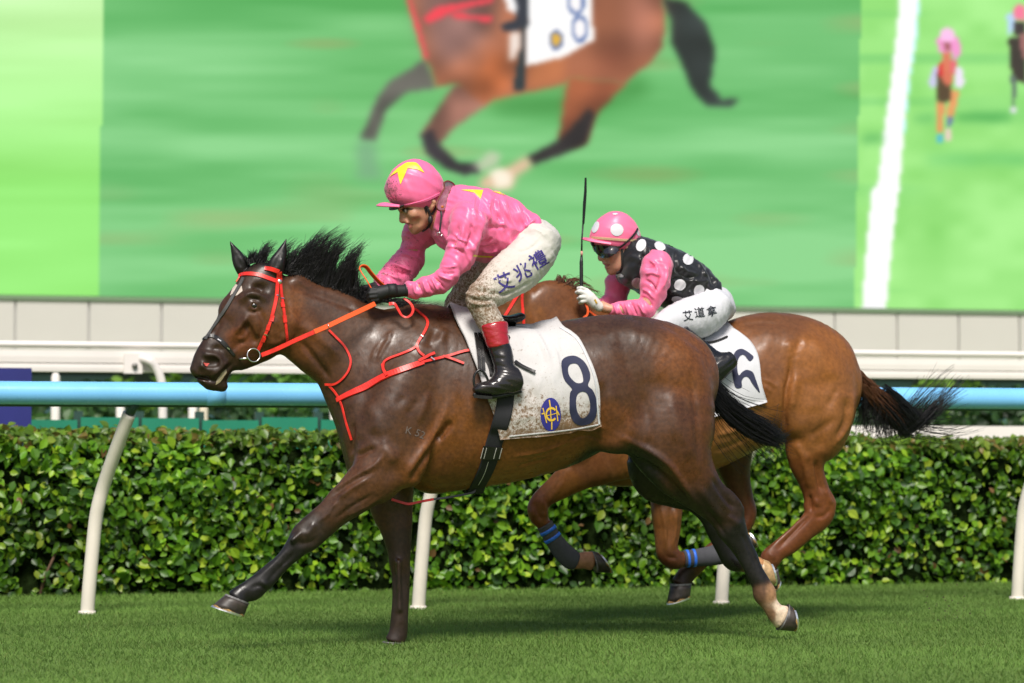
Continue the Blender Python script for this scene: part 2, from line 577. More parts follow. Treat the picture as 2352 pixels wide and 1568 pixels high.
# ================================================================== where things stand (from their feet on the ground)
YPOST = float(np.mean([G(200, 1411)[1], G(957, 1398)[1], G(1663, 1389)[1], G(2335, 1377)[1]]))
YH1 = float(G(917, 1478)[1]) - .11           # centre plane of the leading horse
YH2 = YH1 + 1.05                             # centre plane of the horse outside it
YHEDGE = float(np.mean([G(100, 1373)[1], G(1176, 1360)[1], G(2100, 1349)[1]]))
YWALL = 33.0
XR = (-6.0, 16.0)

# ------------------------------------------------------------------ ground
def grass_ground():
    m = bpy.data.materials.new('turf_soil'); m.use_nodes = True
    nt = m.node_tree; b = nt.nodes['Principled BSDF']; L = nt.links.new
    tc = nt.nodes.new('ShaderNodeTexCoord')
    n = nt.nodes.new('ShaderNodeTexNoise'); n.inputs['Scale'].default_value = 2.2; n.inputs['Detail'].default_value = 8
    r = nt.nodes.new('ShaderNodeValToRGB')
    r.color_ramp.elements[0].position = .32; r.color_ramp.elements[0].color = (.12, .2, .045, 1)
    r.color_ramp.elements[1].position = .7; r.color_ramp.elements[1].color = (.16, .255, .06, 1)
    L(tc.outputs['Object'], n.inputs['Vector']); L(n.outputs['Fac'], r.inputs[0]); L(r.outputs[0], b.inputs['Base Color'])
    b.inputs['Roughness'].default_value = .9; b.inputs['Specular IOR Level'].default_value = .2
    n2 = nt.nodes.new('ShaderNodeTexNoise'); n2.inputs['Scale'].default_value = 60
    q = nt.nodes.new('ShaderNodeBump'); q.inputs['Strength'].default_value = .7; q.inputs['Distance'].default_value = .02
    L(tc.outputs['Object'], n2.inputs['Vector']); L(n2.outputs['Fac'], q.inputs['Height']); L(q.outputs[0], b.inputs['Normal'])
    return m
tag(mk('ground', [(-150, -150, 0), (150, -150, 0), (150, 200, 0), (-150, 200, 0)], [(0, 1, 2, 3)], grass_ground(), None, smooth=False), kind='structure')

def leaf_mat(name, rough=.45, tr=.35, spec=.4):
    m = bpy.data.materials.new(name); m.use_nodes = True
    nt = m.node_tree; b = nt.nodes['Principled BSDF']; L = nt.links.new
    a = nt.nodes.new('ShaderNodeAttribute'); a.attribute_name = 'Col'
    L(a.outputs['Color'], b.inputs['Base Color'])
    b.inputs['Roughness'].default_value = rough; b.inputs['Specular IOR Level'].default_value = spec
    t = nt.nodes.new('ShaderNodeBsdfTranslucent'); L(a.outputs['Color'], t.inputs['Color'])
    mx = nt.nodes.new('ShaderNodeMixShader'); mx.inputs[0].default_value = tr
    L(b.outputs[0], mx.inputs[1]); L(t.outputs[0], mx.inputs[2])
    L(mx.outputs[0], nt.nodes['Material Output'].inputs['Surface'])
    return m
M_blade = leaf_mat('grass_blade', .6, .5, .2)
def turf():
    n = 430000
    x = rng.uniform(-2.2, 8.6, n); y = rng.uniform(7.6, YHEDGE + .25, n)
    # thin out what lies far outside the view
    d = x * FWD[0] + y * FWD[1]; s = x * RIGHT[0] + y * RIGHT[1]
    keep = np.abs(s) < d * .215 + .7
    x, y = x[keep], y[keep]; n = len(x)
    cl = noise3(np.column_stack([x * 1.1, y * 2.2, x * 0]), 3) * .5 + noise3(np.column_stack([x * 6, y * 9, x * 0]), 4) * .35 + noise3(np.column_stack([x * 22, y * 22, x * 0]), 5) * .3
    hgt = (.013 + .012 * rng.random(n)) * (1 + .3 * cl)
    near = (np.abs(y - YHEDGE) < .3); hgt[near] *= 1.5
    az = rng.uniform(0, 2 * np.pi, n); ln = rng.uniform(.3, 1.7, n) * hgt
    wd = rng.uniform(.002, .0036, n)
    wa = az + np.pi / 2 + rng.normal(0, .4, n)
    b0 = np.column_stack([x - np.cos(wa) * wd, y - np.sin(wa) * wd, np.zeros(n)])
    b1 = np.column_stack([x + np.cos(wa) * wd, y + np.sin(wa) * wd, np.zeros(n)])
    tip = np.column_stack([x + np.cos(az) * ln, y + np.sin(az) * ln, hgt])
    V = np.stack([b0, b1, tip], 1).reshape(-1, 3)
    c = np.array([.185, .305, .07])[None] * (1 + .13 * cl + .2 * noise3(np.column_stack([x * .45, y * 1.5, x * 0]), 6) + .12 * noise3(np.column_stack([x * 2.6, y * 6, x * 0]), 8) + rng.normal(0, .08, n))[:, None]
    yel = rng.random(n) < .07 + .08 * (noise3(np.column_stack([x * 1.3, y * 2, x * 0]), 9) > .25)
    c[yel] = np.array([.2, .27, .07]) * rng.uniform(.7, 1.1, (yel.sum(), 1))
    c = np.clip(c, .01, .5)
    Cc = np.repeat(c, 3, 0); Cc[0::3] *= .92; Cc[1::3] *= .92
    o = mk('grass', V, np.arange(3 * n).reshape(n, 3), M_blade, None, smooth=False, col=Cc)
    tag(o, 'short mown green turf of the race track', 'grass', kind='stuff')
turf()

# ------------------------------------------------------------------ hedge
M_leaf = leaf_mat('hedge_leaf', .38, .38, .4)
M_bark = mat('hedge_bark', (.10, .055, .03), .85, bump=.004, bscale=40)
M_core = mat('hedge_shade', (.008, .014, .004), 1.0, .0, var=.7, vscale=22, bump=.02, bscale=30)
def leaf_shape(cup=.12):
    v = np.array([(0, -.5, 0), (-.3, -.22, cup), (-.36, .02, cup * 1.1), (-.22, .3, cup * .7), (0, .56, -.06), (.22, .3, cup * .7), (.36, .02, cup * 1.1), (.3, -.22, cup), (0, 0, 0), (0, -.25, 0), (0, .3, 0)])
    f = [(0, 9, 1), (1, 9, 8, 2), (2, 8, 10, 3), (3, 10, 4), (0, 7, 9), (7, 6, 8, 9), (6, 5, 10, 8), (5, 4, 10)]
    return v, f
def leaf_frames(n, nrm, spread):
    N_ = nrm + rng.normal(0, spread, (n, 3)); N_ /= np.linalg.norm(N_, axis=1, keepdims=True)
    T = np.column_stack([rng.normal(0, .75, n), rng.normal(0, .3, n), rng.normal(-.55, .6, n)])
    T -= N_ * (T * N_).sum(1, keepdims=True); T /= np.linalg.norm(T, axis=1, keepdims=True)
    return np.cross(T, N_), T, N_
LEAFCOL = np.array([[.055, .145, .010], [.09, .22, .012], [.15, .31, .015], [.25, .41, .02], [.33, .44, .035], [.034, .09, .016]])
LEAFP = np.array([.24, .27, .2, .12, .05, .12])
def hedge():
    htop = float(P(1176, 985, YHEDGE)[2])
    x0, x1, dep = -3.2, 9.6, .75
    root = empty('hedge', (3.2, YHEDGE, 0), 'long clipped green hedge with glossy leaves behind the blue running rail', 'hedge')
    nx, nz = 130, 14
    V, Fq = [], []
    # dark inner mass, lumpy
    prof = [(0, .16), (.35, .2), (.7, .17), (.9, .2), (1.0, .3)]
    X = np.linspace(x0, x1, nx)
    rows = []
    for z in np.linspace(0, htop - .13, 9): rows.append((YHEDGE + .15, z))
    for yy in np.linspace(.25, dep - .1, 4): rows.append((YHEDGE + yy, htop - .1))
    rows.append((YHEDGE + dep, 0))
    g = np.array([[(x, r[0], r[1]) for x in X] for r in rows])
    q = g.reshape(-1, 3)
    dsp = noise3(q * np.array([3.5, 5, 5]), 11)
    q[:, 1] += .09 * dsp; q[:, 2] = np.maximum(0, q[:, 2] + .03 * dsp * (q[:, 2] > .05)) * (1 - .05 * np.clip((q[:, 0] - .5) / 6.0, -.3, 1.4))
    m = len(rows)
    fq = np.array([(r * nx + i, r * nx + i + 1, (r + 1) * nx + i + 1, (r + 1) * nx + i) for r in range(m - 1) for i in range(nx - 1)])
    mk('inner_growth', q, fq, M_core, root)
    # leaves
    nf = 30000
    xs = rng.uniform(x0, x1, nf); zz = rng.random(nf) ** .92 * htop
    lump = noise3(np.column_stack([xs * 3.2, zz * 3.2, xs * 0]), 21)
    lump2 = noise3(np.column_stack([xs * 9, zz * 9, xs * 0]), 22)
    keep = (lump2 + .6 * lump) > rng.uniform(-1.2, -.28, nf)
    xs, zz, lump, lump2 = xs[keep], zz[keep], lump[keep], lump2[keep]; nf = len(xs)
    layer = rng.random(nf)
    yy = YHEDGE + .02 + .16 * layer - .07 * lump - .03 * lump2 + .05 * (zz < .1) + .09 * np.clip((zz - htop + .12) / .12, 0, 1)
    P0 = np.column_stack([xs, yy, np.maximum(.02, zz)])
    nm = np.tile(np.array([0, -1, .35]), (nf, 1))
    nt = 7000
    tx = rng.uniform(x0, x1, nt); ty = rng.uniform(0.03, dep, nt)
    tz = htop + .03 * noise3(np.column_stack([tx * 4, ty * 4, tx * 0]), 31) + .03 * noise3(np.column_stack([tx * 12, ty * 12, tx * 0]), 32) - rng.random(nt) * .06 - .05 * (ty < .08)
    PT = np.column_stack([tx, YHEDGE + ty, tz])
    Pa = np.vstack([P0, PT]); Na = np.vstack([nm, np.tile(np.array([0, -.35, 1.0]), (nt, 1))])
    n = len(Pa)
    fall = 1 - .05 * np.clip((Pa[:, 0] - .5) / 6.0, -.3, 1.4)
    Pa[:, 2] *= fall
    B, T, N_ = leaf_frames(n, Na, .48)
    size = rng.uniform(.034, .060, n) + .028 * rng.random(n) ** 2.5
    ci = rng.choice(6, n, p=LEAFP)
    col = LEAFCOL[ci] * rng.uniform(.75, 1.2, (n, 1))
    clump = noise3(Pa * 2.3, 41)
    col *= (1 + .45 * clump)[:, None]
    dead = rng.random(n) < .012
    col[dead] = np.array([.2, .11, .04]) * rng.uniform(.6, 1.2, (dead.sum(), 1))
    topm = (Pa[:, 2] / fall > htop - .09)
    tip = topm & (rng.random(n) < .14)
    col[tip] = np.array([.22, .17, .04]) * rng.uniform(.6, 1.2, (tip.sum(), 1))
    mid = topm & ~tip
    col[mid] = col[mid] * .5 + np.array([.13, .2, .03]) * .5
    lv, lf = leaf_shape()
    # the largest of the front leaves are pieces of their own
    front = np.where((np.arange(n) < nf) & (Pa[:, 0] > .2) & (Pa[:, 0] < 6.6))[0]
    sc_ = size[front] - .12 * (Pa[front, 1] - YHEDGE)
    big = front[np.argsort(-sc_)[:300]]
    mask = np.ones(n, bool); mask[big] = False
    r_ = np.where(mask)[0]
    S = size[r_]
    W = Pa[r_][:, None] + S[:, None, None] * (lv[None, :, 0:1] * B[r_][:, None] + lv[None, :, 1:2] * T[r_][:, None] + lv[None, :, 2:3] * N_[r_][:, None])
    k = len(lv)
    tris = []
    for f in lf:
        tris.append(f[:3])
        if len(f) == 4: tris.append((f[0], f[2], f[3]))
    fa = (np.array(tris)[None] + (np.arange(len(r_)) * k)[:, None, None]).reshape(-1, 3)
    o = mk('leaf_mass', W.reshape(-1, 3), fa, M_leaf, root, smooth=False, col=np.repeat(col[r_], k, 0))
    o['kind'] = 'stuff'
    datas = []
    for c in range(6):
        datas.append(mesh_data('leaf', lv, lf, M_leaf, False, np.tile(LEAFCOL[c], (k, 1))))
    base = wloc(root)
    for i in big:
        o = bpy.data.objects.new('leaf', datas[ci[i]])
        Mx = Matrix(((*(B[i] * size[i] * 1.08),), (*(T[i] * size[i] * 1.08),), (*(N_[i] * size[i] * 1.08),))).transposed().to_4x4()
        Mx.translation = Vector(Pa[i] - base + np.array([0, -.02, 0]))
        o.parent = root
        o.matrix_local = Mx
        COL.objects.link(o)
    # woody stems showing low down
    for u, v, du, dv in ((105, 1320, 22, -50), (1130, 1230, -25, -60), (2010, 1290, 20, -60)):
        a = P(u, v, YHEDGE + .1); b = P(u + du, v + dv, YHEDGE + .12)
        c = np.array([a[0] - .03, a[1] + .06, 0.0])
        mb = MB(); mb.tube(crom([c, a, b, b + np.array([.03, .1, .12])], 4), np.linspace(.013, .006, 13), 6)
        mb.mk('stem', M_bark, root)
hedge()

# ------------------------------------------------------------------ blue running rail with bent white posts
M_blue = mat('rail_blue', srgb(122, 190, 240), .28, .5, var=.05, vscale=3, rvar=.06)
M_white = mat('post_white', srgb(214, 206, 194), .45, .4, var=.05, vscale=6, bump=.001, bscale=30)
M_dkgreen = mat('rail_bracket_and_shade', (.02, .06, .045), .5)
def running_rail():
    YR = YPOST - .3
    zr = float(P(1176, 908.5, YR)[2])
    root = empty('running_rail', (3, YPOST, 0), 'blue tubular running rail on bent white posts in front of the hedge', 'rail')
    mb = MB(); mb.tube([(XR[0] + i * .5, YR, zr) for i in range(45)], .062, 28); mb.mk('rail_tube', M_blue, root)
    mb = MB(); mb.tube([(XR[0] + i * .5, YR + .02, zr - .052) for i in range(45)], .022, 10); mb.mk('rail_shade_strip', M_dkgreen, root)  # dark green strip added as painted shade along the bottom of the tube
    for uj in (495, 1990):
        xj = float(P(uj, 905, YR)[0])
        mb = MB(); mb.tube([(xj - .05, YR, zr), (xj + .05, YR, zr)], .0635, 28); mb.mk('joint_sleeve', M_blue, root)
    px = [(200, 1411), (204, 1360), (211, 1280), (219, 1200), (226, 1160), (238, 1115), (262, 1045), (284, 985), (297, 950)]
    lean = [0, 0, 0, 0, -.01, -.03, -.12, -.2, -.24]
    b0 = G(200, 1411)
    pts = []
    for (u, v), l in zip(px, lean):
        p = P(u, v, b0[1] + l); pts.append(p - b0)
    pts = np.array(pts); pts[0, 2] = -.02
    pts[:, 0] += np.linspace(0, .0, len(pts))
    pp = crom(pts, 4)
    xs = [float(G(u, v)[0]) for u, v in ((200, 1411), (957, 1398), (1663, 1389), (2335, 1377))]
    stp = xs[1] - xs[0]
    for x in [xs[0] - stp] + xs + [xs[3] + stp]:
        q = pp + np.array([x, YPOST, 0])
        mb = MB(); mb.tube(q, np.linspace(.0385, .0365, len(q)), 20); mb.mk('post', M_white, root)
        e = q[-1]
        mb = MB(); mb.tube([e + (0, 0, -.005), e + (.012, -.03, .03), (e[0] + .03, YR + .01, zr - .05)], .026, 10); mb.mk('bracket', M_dkgreen, root)
        mb = MB(); mb.tube([(x, YPOST, -.01), (x, YPOST, .02)], [.05, .047], 16); mb.mk('post_foot', M_white, root)
running_rail()

# ------------------------------------------------------------------ outer white rail
M_white2 = mat('outer_rail_white', srgb(226, 219, 213), .4, .4, var=.04, vscale=2)
M_steel = mat('bracket_steel', (.25, .24, .22), .5, metal=.6)
def outer_rail():
    Y = 20.0
    root = empty('outer_rail', (5, Y, 0), 'tall white rail of a round bar above a broad board behind the hedge', 'rail')
    zt = lambda v: float(P(1176, v, Y)[2])
    X = [XR[0] - 4 + i * .8 for i in range(38)]
    t0, t1 = zt(795), zt(810)
    mb = MB(); mb.tube([(x, Y - .03, (t0 + t1) / 2) for x in X], (t0 - t1) / 2, 14); mb.mk('top_bar', M_white2, root)
    b0, bm, b1 = zt(814.5), zt(843), zt(862)
    for a, b, n in ((b0, bm, 'board'), (bm - .003, b1, 'board')):
        mb = MB()
        r = (a - b) / 2
        c = (a + b) / 2
        sec = [(Y - .02, c + r), (Y - .042, c + r * .93), (Y - .045, c), (Y - .042, c - r * .93), (Y - .02, c - r), (Y + .04, c - r), (Y + .04, c + r)]
        v = [(x, s[0], s[1]) for x in (X[0], X[-1]) for s in sec]
        mb.add(v, [(i, (i + 1) % 7, 7 + (i + 1) % 7, 7 + i) for i in range(7)] + [tuple(range(7))[::-1], tuple(range(7, 14))])
        mb.mk(n, M_white2, root, smooth=False)
    pw = [(316, 822), (338, 826), (356, 842), (368, 866), (373, 900), (374, 980)]
    p0 = [P(u, v, Y - .1) for u, v in pw]
    p0 = np.array(p0); p0[0, 1] += .1
    xb = p0[-1, 0]
    p0 = np.vstack([p0, [(xb, Y - .1, 0)]])
    rel = p0 - np.array([xb, 0, 0])
    step = 2 * (float(P(768, 950, Y)[0]) - xb)
    for k in range(-1, 5):
        q = crom(rel + np.array([xb + k * step, 0, 0]), 5)
        mb = MB(); mb.tube(q, .034, 12); mb.mk('post', M_white2, root)
        e = q[0]
        mb = MB(); mb.box((e[0] - .1, Y - .075, b1 - .01), (e[0] + .04, Y - .047, b0 - .02)); mb.mk('bracket', M_white2, root, smooth=False)
        mb = MB(); mb.tube([(e[0] - .02, Y - .078, b1 + .05), (e[0] - .02, Y - .1, b1 + .05)], .022, 8); mb.mk('bolt', M_steel, root)
outer_rail()

# ------------------------------------------------------------------ low things between hedge and screen
M_teal = mat('fence_green', (.01, .2, .11), .5, var=.15, vscale=2)
M_navy = mat('board_navy', (.018, .022, .16), .45, var=.1, vscale=3)
M_conc = mat('plinth_grey', (.10, .105, .105), .85, var=.35, vscale=.7)
def low_things():
    Y = 18.2
    x0, x1 = float(P(-250, 960, Y)[0]), float(P(1000, 960, Y)[0])
    zt = float(P(400, 961, Y)[2])
    f = empty('low_fence', ((x0 + x1) / 2, Y, 0), 'low green panel fence showing between hedge top and blue rail', 'fence')
    n = 9
    for i in range(n):
        a = x0 + (x1 - x0) * i / n; b = x0 + (x1 - x0) * (i + 1) / n
        mb = MB(); mb.box((a + .012, Y, 0.02), (b - .012, Y + .03, zt + .012 * math.sin(i * 2.3))); mb.mk('panel', M_teal, f, smooth=False)
        mb = MB(); mb.box((a - .03, Y + .035, 0), (a + .03, Y + .09, zt + .05)); mb.mk('fence_post', M_dkgreen, f, smooth=False)
    Yb = 17.6
    a, b = P(-120, 972, Yb), P(73, 845, Yb)
    mb = MB(); mb.box((a[0], Yb, .0), (b[0], Yb + .06, b[2]))
    o = mb.mk('advertising_board', M_navy, None, smooth=False)
    tag(o, 'plain navy blue board standing behind the rail at the far left', 'board')
    Yw = 18.6
    x0, x1 = float(P(1500, 990, Yw)[0]), float(P(2700, 990, Yw)[0])
    zz = float(P(2150, 978, Yw)[2])
    w = empty('white_kerb_rail', ((x0 + x1) / 2, Yw, 0), 'low white board rail just above the right part of the hedge', 'rail')
    mb = MB(); mb.box((x0, Yw, zz - .16), (x1, Yw + .05, zz)); mb.mk('board', M_white2, w, smooth=False)
    for i in range(6):
        x = x0 + (x1 - x0) * (i + .5) / 6
        mb = MB(); mb.box((x - .04, Yw + .053, 0), (x + .04, Yw + .12, zz - .02)); mb.mk('post', M_white2, w, smooth=False)
    for u, vt, c, lab in ((128, 856, M_white2, 'thin white stake nearest the navy board'), (768, 862, M_white2, "white post behind the leading horse's chest under the blue rail"), (277, 900, M_white2, 'thin white stake just left of the first bent rail post'), (443, 900, M_white2, 'thin white stake below the muzzle of the leading horse'), (468, 900, mat('stake_cream', (.62, .55, .42), .6), 'thin cream stake below the muzzle of the leading horse')):
        p = P(u, vt, 21.5)
        mb = MB(); mb.tube([(p[0], 21.5, 0), (p[0], 21.5, p[2] * .6), (p[0], 21.5, p[2] - .03), (p[0], 21.5, p[2])], [.04, .038, .036, .02], 10)
        tag(mb.mk('marker_stake', c), lab, 'stake', 'thin stakes behind the rails')
    # shrubs, each with stem and crown
    spots = [(-40, 27, 1.6), (190, 24.5, 1.5), (330, 27.5, 1.7), (470, 25, 1.5), (640, 27, 1.8), (790, 25, 1.5), (1180, 27, 1.7), (1500, 25.5, 1.6), (1900, 27, 1.75), (2060, 24.5, 1.45), (2180, 26.5, 1.7), (2330, 25, 1.6)]
    names = ['far left, behind the navy board', 'behind the thin white stake at left', 'behind the gooseneck post of the outer rail', 'behind the muzzle of the leading horse', "behind the leading horse's throat", "behind the leading horse's chest", "behind the leading rider's boot", "behind the leading horse's rump", 'behind the root of the second horse tail', 'behind the middle of the second horse tail', 'behind the tip of the second horse tail', 'at the far right edge below the outer rail']
    cols = [(.10, .22, .03), (.05, .12, .03), (.14, .26, .03), (.035, .08, .025)]
    for i, (u, Y, h) in enumerate(spots):
        p = P(u, 930, Y)
        lab = ('yellow green', 'mid green', 'bright green', 'dark green')[i % 4] + ' leafy shrub ' + names[i]
        r = empty('shrub', (p[0], Y, 0), lab, 'shrub', 'blurred shrubs behind the rails')
        mb = MB(); mb.tube([(p[0], Y, 0), (p[0] + .03, Y, .5), (p[0], Y + .05, 1.0)], [.05, .04, .02], 7); mb.mk('stem', M_bark, r)
        n = 900
        d = rng.normal(0, 1, (n, 3)); d /= np.linalg.norm(d, axis=1, keepdims=True)
        rad = (.55 + .45 * rng.random((n, 1)) ** .5) * (1 + .25 * noise3(d * 2 + i, 51)[:, None])
        c = np.array([p[0], Y, h * .55]) + d * rad * np.array([.85, .6, h * .47])
        c[:, 2] = np.maximum(c[:, 2], .08)
        B, T, N_ = leaf_frames(n, d, .5)
        lv, lf = leaf_shape()
        S = rng.uniform(.09, .16, n)
        W = c[:, None] + S[:, None, None] * (lv[None, :, 0:1] * B[:, None] + lv[None, :, 1:2] * T[:, None] + lv[None, :, 2:3] * N_[:, None])
        k = len(lv)
        fc = [tuple(j + m * k for j in f) for m in range(n) for f in lf]
        cc = np.array(cols[i % 4]) * rng.uniform(.5, 1.5, (n, 1))
        mk('crown', W.reshape(-1, 3), fc, M_leaf, r, smooth=False, col=np.repeat(cc, k, 0))
low_things()

# ------------------------------------------------------------------ wall of panels and the video screen
M_panel = mat('cladding', srgb(197, 192, 186), .55, .4, var=.03, vscale=1.5)
M_joint = mat('cladding_joint', (.55, .54, .54), .8)
M_dark = mat('dark_recess', (.05, .06, .06), .8, var=.4, vscale=.5)
M_glassy = mat('plinth_window', (.06, .13, .15), .25, .5, var=.3, vscale=.6)
def wall():
    zt = float(P(1176, 705, YWALL)[2]); zb = float(P(1176, 846, YWALL)[2])
    xa, xb = float(P(35, 740, YWALL)[0]), float(P(371, 740, YWALL)[0])
    pw = (xb - xa) / 2
    root = empty('screen_wall', (6, YWALL, 0), 'pale panelled wall running below the video screen', 'wall')
    x0 = xa - 4 * pw
    n = 25
    mb = MB(); mb.box((x0, YWALL + .05, zb), (x0 + n * pw, YWALL + .3, zt)); mb.mk('backing', M_joint, root, smooth=False)
    data = None
    for i in range(n):
        mb = MB(); mb.box((x0 + i * pw + .012, YWALL, zb + .01), (x0 + (i + 1) * pw - .012, YWALL + .047, zt)); mb.mk('panel', M_panel, root, smooth=False)
    mb = MB(); mb.box((x0, YWALL + .45, 0), (x0 + n * pw, YWALL + .7, zb + .02)); mb.mk('plinth', M_dark, root, smooth=False)
    for i in range(0, n, 2):
        mb = MB(); mb.box((x0 + i * pw + .15, YWALL + .41, .1), (x0 + (i + 1) * pw + .4, YWALL + .447, zb - .12)); mb.mk('plinth_window', M_glassy, root, smooth=False)
wall()

def inpoly(U, V, poly):
    c = np.zeros(U.shape, bool)
    n = len(poly)
    for i in range(n):
        (xa, ya), (xb, yb) = poly[i], poly[(i + 1) % n]
        if ya == yb: continue
        c ^= ((ya > V) != (yb > V)) & (U < (xb - xa) * (V - ya) / (yb - ya) + xa)
    return c
def blur(a, s):
    r = int(3 * s) + 1
    k = np.exp(-.5 * (np.arange(-r, r + 1) / s) ** 2); k /= k.sum()
    for ax in (0, 1):
        a = np.apply_along_axis(lambda x: np.convolve(np.pad(x, r, 'edge'), k, 'valid'), ax, a)
    return a
def screen():
    Ys = YWALL - .02
    zb = float(P(1176, 703, Ys)[2]); zt = zb + 6.4
    x0, x1 = float(P(-420, 700, Ys)[0]), float(P(2780, 700, Ys)[0])
    nx, nz = 620, 230
    X = np.linspace(x0, x1, nx); Z = np.linspace(zb + .05, zt, nz)
    GX, GZ = np.meshgrid(X, Z)
    U, V = proj(np.stack([GX, np.full_like(GX, Ys), GZ], -1))
    def nz3(a, b, s): return noise3(np.column_stack([(U * a).ravel(), (V * b).ravel(), np.zeros(U.size)]), s).reshape(U.shape)
    img = np.zeros(U.shape + (3,))
    streak = nz3(.0022, .018, 1) * .55 + nz3(.006, .05, 2) * .25 + nz3(.0012, .007, 3) * .4
    a, b = np.array([140, 212, 140.]), np.array([86, 172, 90.])
    t = np.clip(.32 + .7 * streak + V / 1500, 0, 1)[..., None]
    img[:] = b + (a - b) * t
    brn = np.clip(nz3(.004, .02, 5) - .45, 0, 1)[..., None] * 1.6
    img = img * (1 - .5 * brn) + np.array([165, 165, 105.]) * .5 * brn
    # left bright panel
    lt = (U < 236 - V * .012)
    lg = np.array([150, 234, 118.]) + 14 * streak[..., None] * np.array([1, 1, 1.2]) + np.clip((420 - V) / 420, 0, 1)[..., None] * np.array([44, 8, 48.])
    img = np.where(lt[..., None], lg, img)
    rt = (U > 1978 - V * .022)
    patch = (nz3(.007, .008, 7) * .5 + nz3(.02, .03, 8) * .35)[..., None]
    rg = np.array([154, 228, 126.]) + patch * np.array([26, 20, 26.])
    shd = np.clip(nz3(.0025, .03, 9) - .25, 0, 1)[..., None] * 1.2
    rg = rg * (1 - .45 * shd) + np.array([95, 185, 105.]) * .45 * shd
    img = np.where(rt[..., None], rg, img)
    def paint(poly, conv, colr, s=1.4, op=1.0, mod=None):
        nonlocal img
        m = inpoly(U, V, [conv(*p) for p in poly]).astype(float)
        m = blur(m, max(.7, s * .7)) * op
        c = np.array(colr, float)
        if mod is not None: c = c[None, None] * (1 + mod)[..., None]
        img = img * (1 - m[..., None]) + c * m[..., None]
    md = nz3(.018, .02, 12) * .28
    # soft shadow on the pictured grass
    paint([(820, 560), (1500, 520), (1700, 420), (1750, 520), (1400, 640), (900, 640)], z12, (62, 140, 62), 5, .8)
    # tail, far legs
    paint([(1800, -20), (1950, 10), (2060, 130), (2115, 280), (2085, 480), (2150, 560), (2250, 555), (2200, 605), (2060, 590), (1980, 500), (1915, 330), (1870, 250), (1860, 100)], z12, (44, 48, 50), 1.8, .95, md)
    paint([(480, 330), (400, 385), (285, 450), (210, 550), (150, 700), (110, 780), (200, 800), (265, 610), (370, 520), (545, 495)], z12, (98, 92, 88), 1.7, .95, md)
    paint([(110, 780), (90, 860), (110, 940), (85, 1000), (245, 1010), (205, 900), (205, 800)], z12, (120, 165, 130), 3, .7)
    paint([(1290, 430), (1265, 560), (1235, 750), (1230, 800), (1330, 830), (1390, 800), (1440, 650), (1620, 460)], z12, (150, 84, 56), 1.7, 1, md)
    paint([(1400, 600), (1300, 720), (1230, 790), (1050, 885), (1090, 925), (1250, 870), (1385, 810), (1440, 640)], z12, (54, 48, 50), 1.7, 1, md)
    paint([(1050, 880), (940, 940), (800, 1000), (780, 1060), (960, 1065), (1000, 985), (1090, 930)], z12, (232, 190, 160), 2.2, .95)
    paint([(840, 960), (900, 940), (970, 980), (960, 1050), (880, 1060)], z12, (255, 246, 225), 2, .9)
    paint([(640, 480), (520, 660), (455, 760), (560, 815), (640, 720), (820, 595), (860, 540), (760, 470)], z12, (142, 98, 84), 1.7, 1, md)
    paint([(455, 760), (490, 870), (600, 950), (700, 985), (790, 970), (780, 920), (660, 910), (560, 815), (520, 720)], z12, (62, 56, 62), 1.6, 1, md)
    paint([(745, 930), (850, 850), (905, 870), (890, 930), (800, 965)], z12, (205, 205, 180), 2, .8)
    # trunk
    paint([(365, -120), (400, 20), (440, 130), (480, 330), (520, 400), (540, 490), (660, 470), (820, 590), (850, 562), (920, 547), (1050, 520), (1270, 470), (1300, 440), (1600, 470), (1760, 340), (1815, 260), (1832, 120), (1800, -120)], z12, (150, 92, 66), 1.6, 1, md)
    paint([(430, -120), (470, 150), (560, 380), (700, 330), (840, 200), (900, -120)], z12, (126, 98, 96), 6, .8, md)
    paint([(720, 500), (860, 300), (960, 320), (960, 500), (840, 560)], z12, (196, 104, 54), 4, .7, md)
    paint([(1060, 360), (1270, 300), (1270, 460), (1050, 510)], z12, (206, 124, 76), 3, .7)
    paint([(1620, -60), (1760, -60), (1800, 120), (1760, 280), (1640, 300)], z12, (200, 132, 112), 7, .75)
    paint([(1300, 430), (1420, 430), (1330, 640), (1270, 640)], z12, (176, 100, 62), 4, .7)
    paint([(1430, 300), (1600, 180), (1640, 360), (1480, 440)], z12, (112, 60, 44), 6, .6)
    # cloth, number, girth, boot, straps
    paint([(890, -120), (1410, -120), (1430, 225), (1260, 320), (1040, 372), (1050, 100), (950, 60)], z12, (255, 253, 252), 1.3, 1)
    for cx_, cy_, rx, ry in ((1330, 10, 50, 75), (1350, 160, 46, 80)):
        an = np.linspace(0, 2 * math.pi, 24, endpoint=False)
        paint([(cx_ + rx * math.cos(t_), cy_ + ry * math.sin(t_)) for t_ in an], z12, (86, 110, 165), 1.0, .95)
        paint([(cx_ + rx * .66 * math.cos(t_), cy_ + ry * .72 * math.sin(t_)) for t_ in an], z12, (255, 250, 250), .9, 1)
    paint([(1218 + 40 * math.cos(t_), 225 + 58 * math.sin(t_)) for t_ in an], z12, (92, 110, 160), 1, .9)
    paint([(1216 + 26 * math.cos(t_), 222 + 38 * math.sin(t_)) for t_ in an], z12, (228, 178, 66), 1, 1)
    paint([(1010, -60), (1060, -60), (1045, 250), (1038, 505), (975, 505), (1020, 240)], z12, (48, 58, 62), 1.2, 1)
    paint([(965, -60), (1060, -60), (1062, 130), (1000, 175), (920, 170), (900, 140), (985, 110), (1000, 40)], z12, (52, 56, 66), 1.3, 1)
    paint([(955, 190), (1010, 170), (1020, 260), (985, 330), (960, 340)], z12, (250, 240, 232), 1.6, .9)
